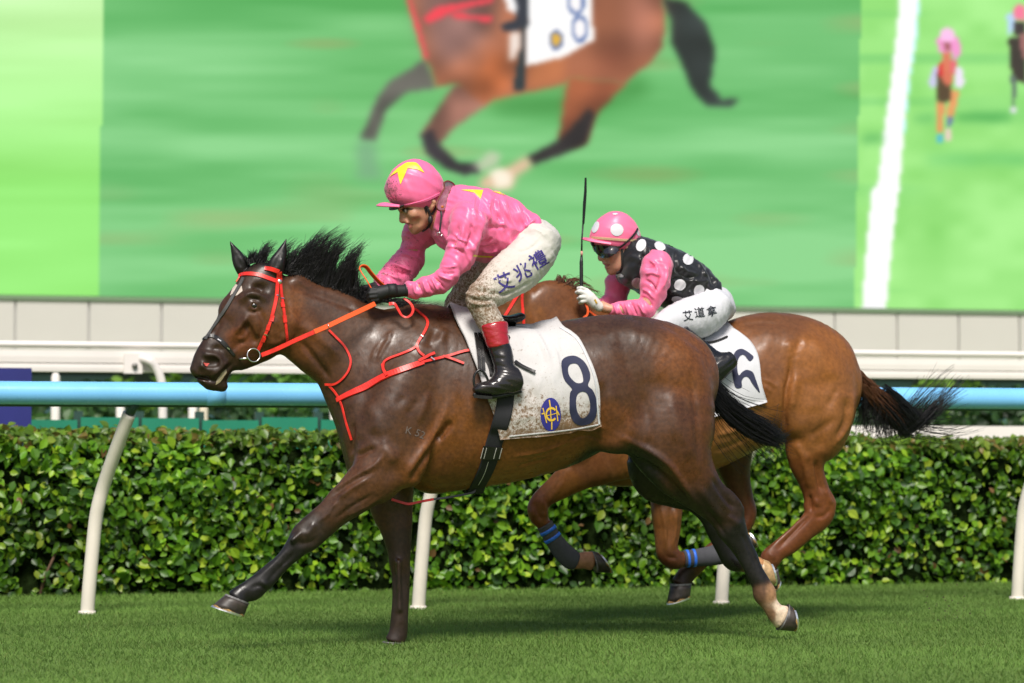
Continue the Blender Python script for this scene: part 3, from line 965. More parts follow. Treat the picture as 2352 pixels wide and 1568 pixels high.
    for pl in ([(370, -20), (395, -20), (440, 100), (500, 340), (480, 340)], [(470, 105), (540, 40), (870, -20), (870, 10), (650, 60), (500, 135)], [(640, 70), (860, 95), (850, 125), (620, 95)]):
        paint(pl, z12, (250, 70, 84), 1.4, .95)
    # right hand picture: rail and two riders seen head on
    paint([(660, -60), (830, -60), (800, 340), (745, 660), (690, 1200), (655, 1640), (460, 1640), (520, 1120), (580, 700), (630, 260)], z13, (255, 255, 255), 1.1, 1)
    paint([(2003, 430), (2066, 430), (2050, 560), (2034, 726), (1978, 726), (1990, 560)], zd, (255, 255, 255), 1.0, 1)
    paint([(812, 0), (830, 0), (802, 340), (748, 660), (694, 1200), (682, 1200), (735, 660), (786, 340)], z13, (170, 250, 255), 1.0, .9)
    for pl, c in (([(975, 860), (1040, 880), (1030, 1140), (980, 1140)], (236, 150, 96)), ([(1080, 760), (1170, 780), (1120, 1010), (1065, 1010)], (240, 158, 100)), ([(1062, 1000), (1118, 1000), (1100, 1090), (1060, 1090)], (112, 122, 170)), ([(975, 1145), (1025, 1145), (1020, 1215), (975, 1215)], (84, 186, 214)), ([(1050, 1100), (1105, 1100), (1100, 1205), (1055, 1200)], (238, 205, 200)),
                  ([(960, 600), (1100, 600), (1100, 860), (1040, 880), (975, 860)], (84, 62, 44)), ([(905, 690), (950, 560), (985, 560), (975, 740), (920, 750)], (206, 200, 244)), ([(1125, 560), (1190, 580), (1215, 700), (1190, 760), (1130, 740)], (244, 228, 255)),
                  ([(1030, 430), (1100, 430), (1110, 700), (1060, 740), (1000, 640)], (226, 120, 92)), ([(985, 560), (1030, 520), (1030, 650), (995, 660)], (226, 46, 52)), ([(1090, 500), (1150, 530), (1110, 680)], (240, 96, 120)),
                  ([(975, 330), (1060, 280), (1170, 330), (1180, 450), (1130, 540), (1100, 440), (1030, 440), (985, 440)], (250, 150, 214)), ([(1010, 260), (1065, 228), (1125, 260), (1135, 340), (1060, 370), (1005, 340)], (255, 196, 240)), ([(1030, 365), (1100, 365), (1085, 430), (1045, 430)], (160, 92, 92)),
                  ([(1590, 330), (1740, 300), (1740, 720), (1640, 680), (1600, 560)], (58, 48, 46)), ([(1610, 640), (1655, 660), (1645, 920), (1620, 920)], (92, 104, 104)), ([(1600, 920), (1660, 920), (1660, 970), (1600, 960)], (232, 225, 240)), ([(1570, 130), (1640, 90), (1650, 240), (1590, 300)], (186, 214, 250)), ([(1625, 70), (1680, 35), (1740, 60), (1740, 180), (1650, 170)], (252, 120, 160)), ([(1630, 180), (1740, 190), (1740, 300), (1640, 310)], (60, 48, 52)), ([(1690, 300), (1740, 260), (1740, 520), (1700, 480)], (170, 110, 110))):
        paint(pl, z13, c, .9, .95)
    paint([(780, 990), (960, 980), (960, 1040), (780, 1040)], z13, (82, 172, 92), 3, .7)
    paint([(1130, 960), (1600, 970), (1600, 1040), (1130, 1040)], z13, (62, 158, 72), 3, .8)
    paint([(330, 1160), (520, 1140), (520, 1220), (330, 1230)], z13, (72, 162, 84), 3, .7)
    paint([(900, 1340), (1740, 1320), (1740, 1390), (900, 1400)], z13, (92, 190, 110), 4, .7)
    img = np.clip(img * .965, 0, 255) / 255
    lin = np.where(img <= .04045, img / 12.92, ((img + .055) / 1.055) ** 2.4)
    root = empty('video_screen', ((x0 + x1) / 2, Ys, zb), 'giant video screen showing a galloping bay horse on green turf', 'screen')
    m = bpy.data.materials.new('screen_picture'); m.use_nodes = True
    nt = m.node_tree; b = nt.nodes['Principled BSDF']; L = nt.links.new
    at = nt.nodes.new('ShaderNodeAttribute'); at.attribute_name = 'Col'
    tc = nt.nodes.new('ShaderNodeTexCoord'); wv = nt.nodes.new('ShaderNodeTexWave'); wv.bands_direction = 'Z'; wv.inputs['Scale'].default_value = 14
    L(tc.outputs['Object'], wv.inputs['Vector'])
    mr = nt.nodes.new('ShaderNodeMapRange'); mr.inputs['To Min'].default_value = .9; mr.inputs['To Max'].default_value = 1.0
    L(wv.outputs['Fac'], mr.inputs['Value'])
    b.inputs['Base Color'].default_value = (.01, .01, .01, 1); b.inputs['Roughness'].default_value = .9; b.inputs['Specular IOR Level'].default_value = .1
    L(at.outputs['Color'], b.inputs['Emission Color']); L(mr.outputs[0], b.inputs['Emission Strength'])
    Vv = np.stack([GX, np.full_like(GX, Ys), GZ], -1).reshape(-1, 3)
    I = np.arange(nx * nz).reshape(nz, nx)
    fq = np.stack([I[:-1, :-1], I[:-1, 1:], I[1:, 1:], I[1:, :-1]], -1).reshape(-1, 4)
    mk('picture', Vv, fq, m, root, smooth=False, col=lin.reshape(-1, 3))
    mb = MB(); mb.box((x0 - .05, Ys + .02, zb - .0), (x1 + .05, Ys + .24, zt + .05)); mb.mk('cabinet', M_dark, root, smooth=False)
    mb = MB(); mb.box((x0 - .05, Ys - .01, zb - .008), (x1 + .05, Ys + .018, zb + .045)); mb.mk('lower_frame', mat('screen_frame', (.16, .24, .14), .6), root, smooth=False)
screen()

def spray():
    """bits of turf thrown up behind the second horse"""
    n = 70
    v, f = [], []
    for i in range(n):
        c = P(random.gauss(2190, 40), random.gauss(1400, 26), YH2 - .1 + random.gauss(0, .15)); r = random.uniform(.002, .006)
        k = len(v)
        v += [c + np.array(q) * r * random.uniform(.7, 1.3) for q in ((1, 0, -.6), (-.6, .9, -.5), (-.5, -.9, -.6), (0, .1, 1))]
        f += [(k, k + 1, k + 2), (k, k + 1, k + 3), (k + 1, k + 2, k + 3), (k + 2, k, k + 3)]
    o = mk('turf_spray', v, f, mat('turf_crumb', (.06, .05, .02), .9), None, smooth=False)
    tag(o, 'loose crumbs of turf kicked up behind the second horse', 'turf', kind='stuff')
spray()

# ================================================================== horses
def colour_by_anchor(V, anchors, Yc, pw=3.0):
    num = np.zeros((len(V), 3)); den = np.zeros(len(V))
    for conv, u, v, lat, rad, c in anchors:
        p = P(*conv(u, v), Yc + lat)
        d = np.linalg.norm((V - p) * np.array([1, .6, 1]), axis=1) / rad
        w = 1 / (d ** (2 * pw) + 1e-4)
        num += w[:, None] * np.array(c); den += w
    return num / den[:, None]
def hoof(name, parent, Yc, conv, cor, sole, lat, w, M_h, M_s, pale=None):
    """cor: two outline points of the coronet, sole: two outline points (toe, heel) of the ground surface"""
    A0, A1 = (P(*conv(*p), Yc + lat) for p in cor)
    B0, B1 = (P(*conv(*p), Yc + lat) for p in sole)
    n = 18
    v, f = [], []
    def ring(a, b, wy, push=0.0):
        c = (a + b) / 2; h = (a - b) / 2
        ax = unit(np.cross(h, (0, 1, 0)))
        return [c + h * math.cos(t) + np.array([0, wy, 0]) * math.sin(t) * (1 + .12 * math.cos(t)) + ax * push for t in np.linspace(0, 2 * math.pi, n, endpoint=False)]
    lv = [ring(A0 + (A1 - A0) * .03, A1 - (A1 - A0) * .03, w * .80), ring(A0, A1, w * .86)]
    for t in (.35, .7, 1.0):
        lv.append(ring(A0 + (B0 - A0) * t, A1 + (B1 - A1) * t, w * (.86 + .14 * t)))
    c = (B0 + B1) / 2
    inn = lambda s, up: ring(c + (B0 - c) * s + (A0 + A1 - B0 - B1) / 2 * up, c + (B1 - c) * s + (A0 + A1 - B0 - B1) / 2 * up, w * s)
    lv += [inn(.78, 0.0), inn(.7, .1), inn(.3, .13)]
    sv = inn(.8, -.02) + inn(.72, .07) + inn(.3, .1)
    sole_f = [(i * n + k, i * n + (k + 1) % n, (i + 1) * n + (k + 1) % n, (i + 1) * n + k) for i in range(2) for k in range(n)] + [tuple(2 * n + k for k in range(n))]
    for L_ in lv: v += L_
    for i in range(len(lv) - 1):
        for k in range(n):
            f.append((i * n + k, i * n + (k + 1) % n, (i + 1) * n + (k + 1) % n, (i + 1) * n + k))
    f.append(tuple((len(lv) - 1) * n + k for k in range(n)))
    f.append(tuple(range(n))[::-1])
    o = mk(name, v, f, M_h, parent)
    mk('sole', sv, sole_f, M_hoofp, o)
    # pale coronet band and worn lower wall
    for nm, t0, t1, m_ in (('coronet_band', -.02, .1, M_coronet), ('worn_wall', .84, .985, M_hoofl)):
        if M_h is not M_hoofd and nm == 'worn_wall': continue
        r0 = ring(A0 + (B0 - A0) * t0, A1 + (B1 - A1) * t0, w * (.86 + .14 * max(0, t0)) * 1.015); r1 = ring(A0 + (B0 - A0) * t1, A1 + (B1 - A1) * t1, w * (.86 + .14 * t1) * 1.015)
        c0, c1 = np.mean(r0, 0), np.mean(r1, 0)
        grow = lambda q, cc: cc + (q - cc) * 1.025
        rr = [grow(q, c0) for q in r0] + [grow(q, c1) for q in r1]
        if nm == 'worn_wall':
            for k in range(n): rr[k] = rr[k] + (rr[n + k] - rr[k]) * (.5 + .5 * math.sin(k * 2.1 + 1))
        mk(nm, rr, [(k, (k + 1) % n, n + (k + 1) % n, n + k) for k in range(n)], m_, o)
    # racing plate: an open horseshoe
    s_v, s_f = [], []
    up = (A0 + A1 - B0 - B1) / 2
    up = unit(up)
    ts = np.linspace(R(-140), R(140), 20)
    h = (B0 - B1) / 2
    for t in ts:
        d = h * math.cos(t) + np.array([0, w, 0]) * math.sin(t)
        for s, q in ((1.03, .004), (1.03, -.006), (.8, -.006), (.8, .004)):
            s_v.append(c + d * s + up * q)
    for i in range(len(ts) - 1):
        for k in range(4):
            s_f.append((i * 4 + k, i * 4 + (k + 1) % 4, i * 4 + 4 + (k + 1) % 4, i * 4 + 4 + k))
    s_f += [(0, 1, 2, 3), tuple((len(ts) - 1) * 4 + k for k in (3, 2, 1, 0))]
    mk('shoe', s_v, s_f, M_s, o, smooth=False)
    return o
def strands(name, parent, M_, roots, dirs_fn, n, seg=7, rad=.0016, tip=.25):
    """roots: function(i)->(start point, list of control points); each strand a thin tapering prism"""
    V, Fc = [], []
    for i in range(n):
        ctrl = dirs_fn(i)
        c = crom(ctrl, max(2, seg // (len(ctrl) - 1)))
        m = len(c)
        r = rad * np.linspace(1, tip, m) * random.uniform(.7, 1.3)
        t = np.gradient(c, axis=0); t /= np.linalg.norm(t, axis=1, keepdims=True) + 1e-9
        a = np.cross(t, np.array([.3, .8, .2])); a /= np.linalg.norm(a, axis=1, keepdims=True) + 1e-9
        b = np.cross(t, a)
        base = len(V) * 0 + sum(len(x) for x in V)
        ring = np.stack([c + r[:, None] * (math.cos(q) * a + math.sin(q) * b) for q in (0, 2.094, 4.189)], 1)
        V.append(ring.reshape(-1, 3))
        I = np.arange(m * 3).reshape(m, 3) + base
        for k in range(3):
            Fc.append(np.stack([I[:-1, k], I[:-1, (k + 1) % 3], I[1:, (k + 1) % 3], I[1:, k]], 1))
    return mk(name, np.vstack(V), np.vstack(Fc), M_, parent, smooth=True)

HEAD1 = [  # z1: face edge, jaw edge, side, half width
    (72, 1225, 285, 1420, 0, .046), (95, 1140, 400, 1330, 0, .056), (160, 1020, 480, 1225, 0, .054), (225, 920, 610, 1200, 0, .060), (270, 830, 760, 1125, 0, .074),
    (305, 730, 880, 1060, 0, .088), (365, 620, 925, 960, 0, .094), (430, 520, 920, 800, 0, .092), (500, 425, 880, 620, 0, .08), (590, 350, 830, 470, 0, .062)]
def horse_head(f, Yc, conv, k=.02):
    f.sweep(*stations(conv, HEAD1, Yc), k=.03, cap=.45)
    # cheek plate, nasal ridge, facial crest, brow, nostril rim, lips, chin
    f.sweep(*stations(conv, [(640, 800, 900, 1020, -.075, .022), (740, 700, 930, 900, -.078, .024)], Yc), k=.05)
    f.sweep(*stations(conv, [(640, 800, 900, 1020, .075, .022), (740, 700, 930, 900, .078, .024)], Yc), k=.05)
    for s in (-1, 1):
        p = lambda x, y, l: P(*conv(x, y), Yc + s * l)
        f.caps([p(560, 790, .078), p(480, 900, .068), p(430, 980, .058)], [.012, .011, .006], k=.03)
        f.caps([p(520, 650, .078), p(600, 620, .085), p(690, 650, .086)], [.012, .016, .01], k=.03)          # bone above the eye
        f.caps([p(600, 715, .083)], .022, k=.02)
        f.caps([p(612, 718, .104)], .012, op='sub', k=.008)
        f.caps([p(555, 712, .088), p(590, 682, .094), p(640, 682, .094), p(670, 710, .088)], [.003, .0055, .0055, .003], k=.006)
        f.caps([p(560, 735, .088), p(610, 752, .09), p(660, 732, .088)], [.003, .004, .003], k=.006)                                                       # eye socket
        f.caps([p(200, 1130, .05), p(290, 1150, .052), p(330, 1210, .05), p(270, 1270, .048), p(170, 1230, .05)], .012, k=.02)
        f.caps([p(215, 1215, .062), p(275, 1200, .066)], [.018, .024], op='sub', k=.012)
        f.caps([p(445, 1185, .060), p(390, 1260, .054), p(300, 1385, .047), p(215, 1345, .04), p(135, 1320, .02)], .0075, op='sub', k=.012)               # mouth line
        f.caps([p(700, 560, .09), p(640, 560, .088)], .012, op='sub', k=.03)                                      # hollow above the eye
        f.caps([p(560, 900, .08), p(600, 1010, .074)], .008, op='sub', k=.03)
    f.caps([P(*conv(175, 1355), Yc), P(*conv(230, 1385), Yc), P(*conv(335, 1405), Yc)], [.017, .027, .027], k=.02)
    f.caps([P(*conv(455, 1330), Yc - .06), P(*conv(455, 1330), Yc + .06)], .022, op='sub', k=.03)
    for s in (-1, 1):
        f.caps([P(*conv(x, y), Yc + s * l) for x, y, l in ((105, 1325, 0), (150, 1330, .03), (230, 1345, .045), (300, 1350, .05), (380, 1260, .055), (440, 1190, .058))], .006, op='sub', k=.01)
def ears(f, Yc, conv, near, far):
    for lat, (b0, b1, tip) in ((-.055, near), (.055, far)):
        mid = [(b0[0] * .45 + tip[0] * .55, b0[1] * .45 + tip[1] * .55), (b1[0] * .52 + tip[0] * .48, b1[1] * .52 + tip[1] * .48)]
        dx, dy = (b1[0] - b0[0]) * .12, (b1[1] - b0[1]) * .12
        rows = [(b0[0], b0[1], b1[0], b1[1], lat, .026), (b0[0] * .75 + tip[0] * .25 - dx, b0[1] * .75 + tip[1] * .25 - dy, b1[0] * .75 + tip[0] * .25 + dx * .6, b1[1] * .75 + tip[1] * .25 + dy * .6, lat - .004, .03), (mid[0][0] - dx * 1.1, mid[0][1] - dy, mid[1][0] + dx * .8, mid[1][1] + dy, lat, .024), (tip[0] - dx * .2, tip[1], tip[0] + dx * .2, tip[1], lat, .005)]
        f.sweep(*stations(conv, rows, Yc), k=.012, cap=.5)
        # hollow of the ear, opening forward
        q = lambda t, o: P(*conv((b0[0] * .6 + b1[0] * .4) * (1 - t) + tip[0] * t, (b0[1] * .6 + b1[1] * .4) * (1 - t) + tip[1] * t), Yc + lat + o)
        f.caps([q(.2, -.032), q(.45, -.03), q(.7, -.02)], [.009, .009, .004], op='sub', k=.008)
def horse_mesh(name, f, root, Yc, anchors, M_, smooth=2, marks=()):
    V, Q = f.skin(smooth)
    V = strokes(V, Q, Yc, marks, gain=1.6)
    col = colour_by_anchor(V, anchors, Yc)
    n = noise3(V * 9, 3) * .12 + noise3(V * 30, 4) * .1
    col = col * (1 + n)[:, None]
    o = mk('body', V, Q, M_, root, col=np.clip(col, .002, .9))
    return o, V, Q, bvh_of(V, Q)

M_coat1 = mat('coat_dark_bay_wet', (0, 0, 0), .42, .36, attr=True, var=.26, vscale=60, bump=.004, bscale=75, stretch=(1, 1, .45), rvar=.16, rscale=16, bump2=(.005, 24, (1, 1, 1)), bump3=(.0022, 190, (1, 1, .3), (0, .6, 0)))
M_coat2 = mat('coat_bay', (0, 0, 0), .44, .32, attr=True, var=.18, vscale=55, bump=.003, bscale=80, stretch=(1, 1, .45), rvar=.13, rscale=13, bump2=(.004, 22, (1, 1, 1)), bump3=(.0016, 190, (1, 1, .3), (0, .6, 0)))
M_hoofd = mat('hoof_dark', (.04, .03, .024), .45, .5, var=.5, vscale=30, bump=.001, bscale=80)
M_hoofl = mat('hoof_worn_edge', (.34, .2, .07), .5, .4, var=.5, vscale=60)
M_coronet = mat('hoof_coronet', (.16, .15, .15), .6, var=.4, vscale=70)
M_hoofp = mat('hoof_pale', (.42, .27, .13), .4, .5, var=.35, vscale=40, bump=.001, bscale=80)
M_shoe = mat('aluminium_shoe', (.75, .75, .74), .3, metal=.9, var=.1, vscale=50)
M_eye = mat('horse_eye', (.008, .006, .005), .06, .6, coat=.6)
M_hair = mat('hair_black', (.007, .006, .006), .38, .4)
M_hairb = mat('hair_brown', (.10, .04, .018), .45, .35)


MARK1 = [
    (z15, [(1270, 420), (1190, 620), (1080, 790), (960, 980), (890, 1120)], 8, 8), (z15, [(1300, 580), (1230, 680), (1150, 755)], 8, -13), (z15, [(1120, 830), (1030, 950), (930, 1090)], 7, -7),
    (z15, [(1010, 400), (960, 470), (915, 540)], 9, -3.5), (z15, [(885, 370), (850, 420), (815, 450)], 9, -3), (z15, [(1100, 330), (1060, 470), (1010, 600)], 8, 4),
    (z15, [(450, 590), (440, 740), (430, 880)], 7, -8), (z15, [(640, 815), (560, 850), (480, 890)], 6, -9), (z15, [(720, 860), (640, 960), (480, 1060), (300, 1180), (170, 1300)], 6.5, 7), (z15, [(590, 1075), (430, 1170), (330, 1250)], 5.5, 7),
    (z15, [(620, 1010), (430, 1110), (250, 1240)], 4.5, -7), (z15, [(325, 1265), (270, 1330), (230, 1390), (150, 1450)], 2.6, 4.5), (z15, [(620, 1215), (430, 1325), (300, 1430)], 4, -5), (z15, [(700, 1230), (560, 1320), (400, 1400)], 4, 4),
    (z15, [(690, 720), (760, 840), (800, 960)], 12, 5), (z15, [(560, 420), (640, 560), (640, 700)], 14, 5),
    (z1, [(1000, 1000), (1080, 1110), (1180, 1240), (1260, 1350)], 8, -9), (z1, [(900, 520), (1100, 605), (1350, 690), (1500, 760)], 10, -6), (z1, [(930, 860), (1080, 930), (1250, 1060), (1350, 1200)], 12, 5),
    (z18, [(470, 1510), (560, 1330), (700, 1160), (800, 1040)], 5, 5), (z18, [(560, 1500), (650, 1320), (760, 1160)], 4, 4), (z18, [(520, 1420), (620, 1250), (740, 1110)], 3.5, -5), (z18, [(1340, 1300), (1380, 1150), (1450, 1020)], 9, -6), (z18, [(1500, 1250), (1540, 1120), (1600, 1000)], 9, 4),
    (z1, [(640, 730), (690, 850), (670, 960), (620, 1040)], 6, -6), (z1, [(565, 800), (500, 880), (445, 960)], 4, 6), (z1, [(440, 975), (510, 1000), (560, 940), (590, 860)], 2.5, 4), (z1, [(335, 830), (285, 930), (250, 1000)], 6, -5), (z1, [(520, 640), (600, 610), (690, 640)], 5, 5), (z1, [(540, 760), (620, 770), (680, 740)], 3, -5), (z1, [(550, 640), (600, 655), (660, 665)], 3, -5), (z1, [(720, 1060), (830, 1020), (900, 950)], 8, 5), (z1, [(760, 830), (830, 900), (800, 1000)], 16, 5), (z1, [(690, 600), (650, 560), (600, 560)], 6, -7), (z1, [(190, 1145), (260, 1135), (325, 1180), (320, 1250)], 3, 5), (z1, [(110, 1325), (200, 1342), (280, 1360), (345, 1295), (435, 1200)], 2.5, -6), (z1, [(240, 1330), (320, 1260), (400, 1170)], 4, 4), (z1, [(420, 1110), (470, 1050), (560, 1010)], 5, -4), (z1, [(350, 1100), (300, 1080), (240, 1090)], 6, -4), (z1, [(870, 560), (900, 700), (930, 850)], 8, -5),
    (zd, [(1180, 1048), (1250, 1035), (1320, 1008)], 4, 4), (zd, [(1190, 1070), (1260, 1052)], 3, -4), (zd, [(1310, 1000), (1350, 975), (1390, 985)], 5, 5), (zd, [(1300, 1015), (1345, 1000), (1380, 1010)], 4, -5),
    (zd, [(1420, 800), (1465, 890), (1495, 990)], 14, -6), (zd, [(1585, 850), (1600, 960), (1605, 1060)], 8, -6), (zd, [(1380, 770), (1450, 760), (1520, 790)], 16, 5), (zd, [(1390, 880), (1420, 950), (1470, 1010)], 18, 6), (zd, [(1540, 900), (1560, 990), (1590, 1060)], 16, 6),
    (z6, [(-60, 130), (150, 225), (300, 335), (400, 470), (490, 610)], 8, 11), (z6, [(0, 270), (200, 370), (330, 490), (430, 620)], 9, -12), (z6, [(600, 420), (690, 560), (760, 640)], 6, -7), (z6, [(690, 480), (760, 560), (805, 625)], 5, 6), (z6, [(700, 690), (760, 730), (800, 760)], 7, 5), (z6, [(800, 800), (860, 920), (920, 1060)], 3, -4), (z6, [(500, 480), (590, 600), (680, 720)], 9, 6), (z6, [(560, 640), (640, 740), (700, 840)], 5, -5),
    (z4, [(930, 640), (900, 700), (860, 740)], 7, 5), (z4, [(950, 760), (880, 790), (800, 790)], 6, -4), (z4, [(800, 850), (700, 950), (600, 1060)], 4, -5), (z4, [(740, 830), (640, 940), (540, 1030)], 4, 4), (z4, [(560, 1060), (590, 1100)], 6, 4), (z4, [(480, 1110), (540, 1090), (600, 1120)], 4, -4),
    (z4, [(1380, 640), (1480, 760), (1500, 870)], 6, 4), (zd, [(1050, 900), (1055, 1000), (1060, 1090)], 9, -3), (zd, [(1075, 900), (1085, 1000), (1080, 1090)], 9, 3)]
MARK2 = [
    (z8, [(838, 460), (832, 560), (808, 660), (796, 780), (790, 900), (790, 990)], 6, -14), (z8, [(880, 540), (860, 700), (850, 820)], 10, 6), (z8, [(740, 600), (760, 720), (750, 820)], 9, 4), (z8, [(1180, 660), (1150, 730), (1110, 800)], 8, -5), (z8, [(960, 1030), (1060, 965), (1180, 880)], 9, -5), (z8, [(1255, 740), (1245, 900), (1180, 1040)], 7, -7), (z8, [(1305, 690), (1275, 920), (1150, 1100)], 6, 6), (z8, [(845, 430), (880, 350), (920, 290)], 9, -6), (z8, [(800, 300), (840, 360), (870, 420)], 12, 6), (z8, [(420, 190), (600, 165), (780, 180)], 6, -5), (z8, [(1000, 300), (1100, 450), (1180, 600)], 14, 5), (z8, [(950, 500), (980, 700), (1000, 850)], 22, 6), (z8, [(625, 590), (680, 610), (730, 650)], 3, 4), (z8, [(640, 640), (690, 690)], 3, 4), (z8, [(620, 700), (660, 740)], 3, -4), (z8, [(260, 1130), (400, 1080), (540, 1010)], 6, -4), (z8, [(280, 1010), (400, 980), (520, 940)], 6, 4), (z8, [(860, 1060), (920, 1150), (980, 1200)], 9, 5),
    (z6, [(1330, 290), (1350, 420), (1372, 530)], 5, -11), (z6, [(1230, 270), (1270, 400), (1290, 500)], 7, 6), (z6, [(1290, 540), (1295, 600), (1300, 660)], 4, -9), (z6, [(1330, 570), (1350, 620)], 5, 6), (z6, [(1395, 500), (1420, 560), (1445, 610)], 5, 6), (z6, [(1290, 690), (1190, 790), (1060, 930)], 4, -7), (z6, [(1240, 700), (1140, 800), (1010, 920)], 4, 5), (z6, [(1330, 700), (1390, 690), (1440, 640)], 5, -5), (z6, [(1000, 950), (1040, 990)], 6, 4),
    (z7, [(1215, 600), (1245, 780), (1250, 950)], 3, 5), (z7, [(1300, 560), (1285, 750), (1275, 920)], 5, -6), (z7, [(1340, 600), (1330, 780), (1310, 930)], 4, 4), (z7, [(1200, 1000), (1280, 1010), (1360, 1020)], 5, -4), (z7, [(400, 320), (300, 420), (230, 520)], 7, -4), (z7, [(440, 400), (360, 500), (310, 570)], 5, 5), (z7, [(190, 560), (225, 640), (250, 720)], 5, -6), (z7, [(250, 540), (285, 620), (280, 690)], 5, 5), (z7, [(180, 620), (200, 690)], 6, 5)]

# ------------------------------------------------------------------ leading horse
H1 = empty('horse', (float(P(1180, 1478, YH1)[0]), YH1, 0), 'dark bay horse in front, stretching its foreleg forward under cloth number 8', 'horse')
def build_h1():
    Yc = YH1
    lo = P(425, 1490, Yc) - np.array([0, .50, .06]); hi = P(1850, 500, Yc) + np.array([.02, .50, .03])
    lo[2] = -.03
    f = Field(lo, hi, .0085)
    tr = [(815, 850, 835, 1075, 0, .15), (850, 800, 870, 1105, 0, .2), (910, 760, 920, 1124, 0, .235), (985, 712, 985, 1134, 0, .255), (1060, 728, 1060, 1128, 0, .285), (1150, 752, 1150, 1111, 0, .305), (1250, 752, 1250, 1083, 0, .31),
          (1340, 730, 1340, 1040, 0, .295), (1420, 722, 1425, 1015, 0, .275), (1500, 736, 1510, 1020, 0, .255), (1560, 764, 1575, 1010, 0, .22), (1600, 810, 1605, 980, 0, .17)]
    f.sweep(*stations(zd, tr, Yc), k=.05, cap=.3)
    nk = [(625, 614, 668, 775, 0, .072), (668, 630, 680, 800, 0, .074), (705, 643, 700, 832, 0, .08), (765, 661, 730, 866, 0, .09), (835, 692, 768, 905, 0, .112), (900, 704, 800, 965, 0, .14), (975, 712, 838, 1020, 0, .175)]
    f.sweep(*stations(zd, nk, Yc), k=.07, cap=.4)
    horse_head(f, Yc, z1)
    ears(f, Yc, z1, ((712, 430), (862, 420), (888, 140)), ((470, 450), (585, 375), (402, 158)))
    # breast
    f.sweep(*stations(zd, [(790, 930, 850, 930, -.09, .085), (789, 1000, 870, 1000, -.1, .1), (803, 1062, 880, 1070, -.09, .085)], Yc), k=.06)
    f.sweep(*stations(zd, [(786, 930, 850, 930, .09, .085), (783, 1000, 870, 1000, .1, .1), (797, 1070, 880, 1080, .09, .085)], Yc), k=.06)
    # shoulder blades and upper arms
    for s in (-1, 1):
        f.sweep(*stations(zd, [(945, 800, 1010, 800, s * .14, .05), (890, 870, 985, 870, s * .19, .075), (845, 950, 950, 985, s * .205, .075), (835, 1010, 940, 1050, s * .2, .07)], Yc), k=.06)
    f.sweep(*stations(zd, [(880, 930, 985, 960, -.225, .05), (890, 1030, 985, 1060, -.235, .05), (900, 1085, 965, 1110, -.215, .05)], Yc), k=.05)
    # near foreleg, reaching forward
    fl = [(840, 1010, 945, 1085, -.2, .09), (812, 1062, 915, 1128, -.2, .085), (798, 1082, 884, 1144, -.195, .078), (770, 1118, 846, 1165, -.185, .068), (735, 1160, 800, 1192, -.175, .056), (704, 1188, 770, 1217, -.165, .048),
          (668, 1222, 735, 1246, -.16, .047), (655, 1250, 708, 1260, -.155, .043), (635, 1280, 674, 1290, -.15, .031), (602, 1309, 645, 1319, -.145, .03), (579, 1325, 621, 1347, -.142, .038), (556, 1343, 603, 1365, -.14, .035), (538, 1353, 577, 1373, -.14, .031), (521, 1366, 570, 1385, -.14, .038)]
    f.sweep(*stations(zd, fl, Yc), k=.035, cap=.2)
    for row in () and ([(760, 1120, -.24), (710, 1180, -.215), (690, 1203, -.2)], [(800, 1110, -.265), (770, 1150, -.245), (735, 1185, -.22)], [(830, 1120, -.265), (800, 1165, -.24), (760, 1205, -.21)]):
        f.caps([P(u, v, Yc + l) for u, v, l in row], [.018, .014, .006], k=.03)
    f.caps([P(668, 1283, Yc - .15), P(640, 1318, Yc - .145), P(617, 1343, Yc - .142)], [.010, .011, .016], k=.015)
    f.caps([P(672, 1240, Yc - .2), P(690, 1225, Yc - .2)], [.012, .01], k=.02)
    # far foreleg, planted
    fr = [(835, 1060, 950, 1090, .16, .085), (845, 1140, 948, 1150, .15, .075), (855, 1175, 948, 1180, .14, .062), (872, 1208, 947, 1215, .13, .052), (888, 1258, 944, 1258, .125, .047), (893, 1285, 942, 1285, .12, .044), (899, 1320, 942, 1318, .115, .032), (901, 1370, 940, 1370, .11, .031), (898, 1415, 937, 1415, .11, .038), (894, 1450, 936, 1455, .11, .036), (884, 1474, 930, 1474, .11, .04)]
    f.sweep(*stations(zd, fr, Yc), k=.035, cap=.2)
    f.caps([P(915, 1290, Yc + .07), P(918, 1400, Yc + .07)], .01, k=.02)
    # hindquarters
    for s in (-1, 1):
        f.sweep(*stations(zd, [(1400, 790, 1490, 820, s * .14, .09), (1450, 820, 1590, 870, s * .18, .1), (1500, 900, 1630, 930, s * .18, .1), (1510, 980, 1636, 1010, s * .17, .1)], Yc), k=.06)
        f.sweep(*stations(zd, [(1340, 830, 1440, 840, s * .19, .06), (1350, 910, 1480, 910, s * .2, .085), (1370, 1000, 1500, 1000, s * .19, .09)], Yc), k=.07)
    A = [(0, -160, 590, -60, -.16, .14), (-40, 60, 592, 40, -.17, .15), (20, 200, 596, 160, -.175, .145), (160, 350, 612, 330, -.175, .125), (310, 460, 655, 465, -.17, .1), (440, 570, 712, 545, -.165, .078), (570, 705, 802, 620, -.16, .052), (640, 815, 838, 745, -.155, .045), (715, 900, 868, 850, -.15, .036), (785, 1000, 918, 960, -.15, .032), (835, 1095, 955, 1060, -.15, .033), (880, 1185, 1005, 1145, -.15, .038), (893, 1245, 1052, 1240, -.15, .042), (950, 1330, 1062, 1295, -.15, .034), (1000, 1420, 1105, 1335, -.15, .036), (1050, 1480, 1140, 1330, -.15, .04)]
    f.sweep(*stations(z6, A, Yc), k=.04, cap=.2)
    f.caps([P(*z6(560, 480), Yc - .19), P(*z6(700, 570), Yc - .18), P(*z6(790, 640), Yc - .165)], [.03, .018, .014], k=.04)
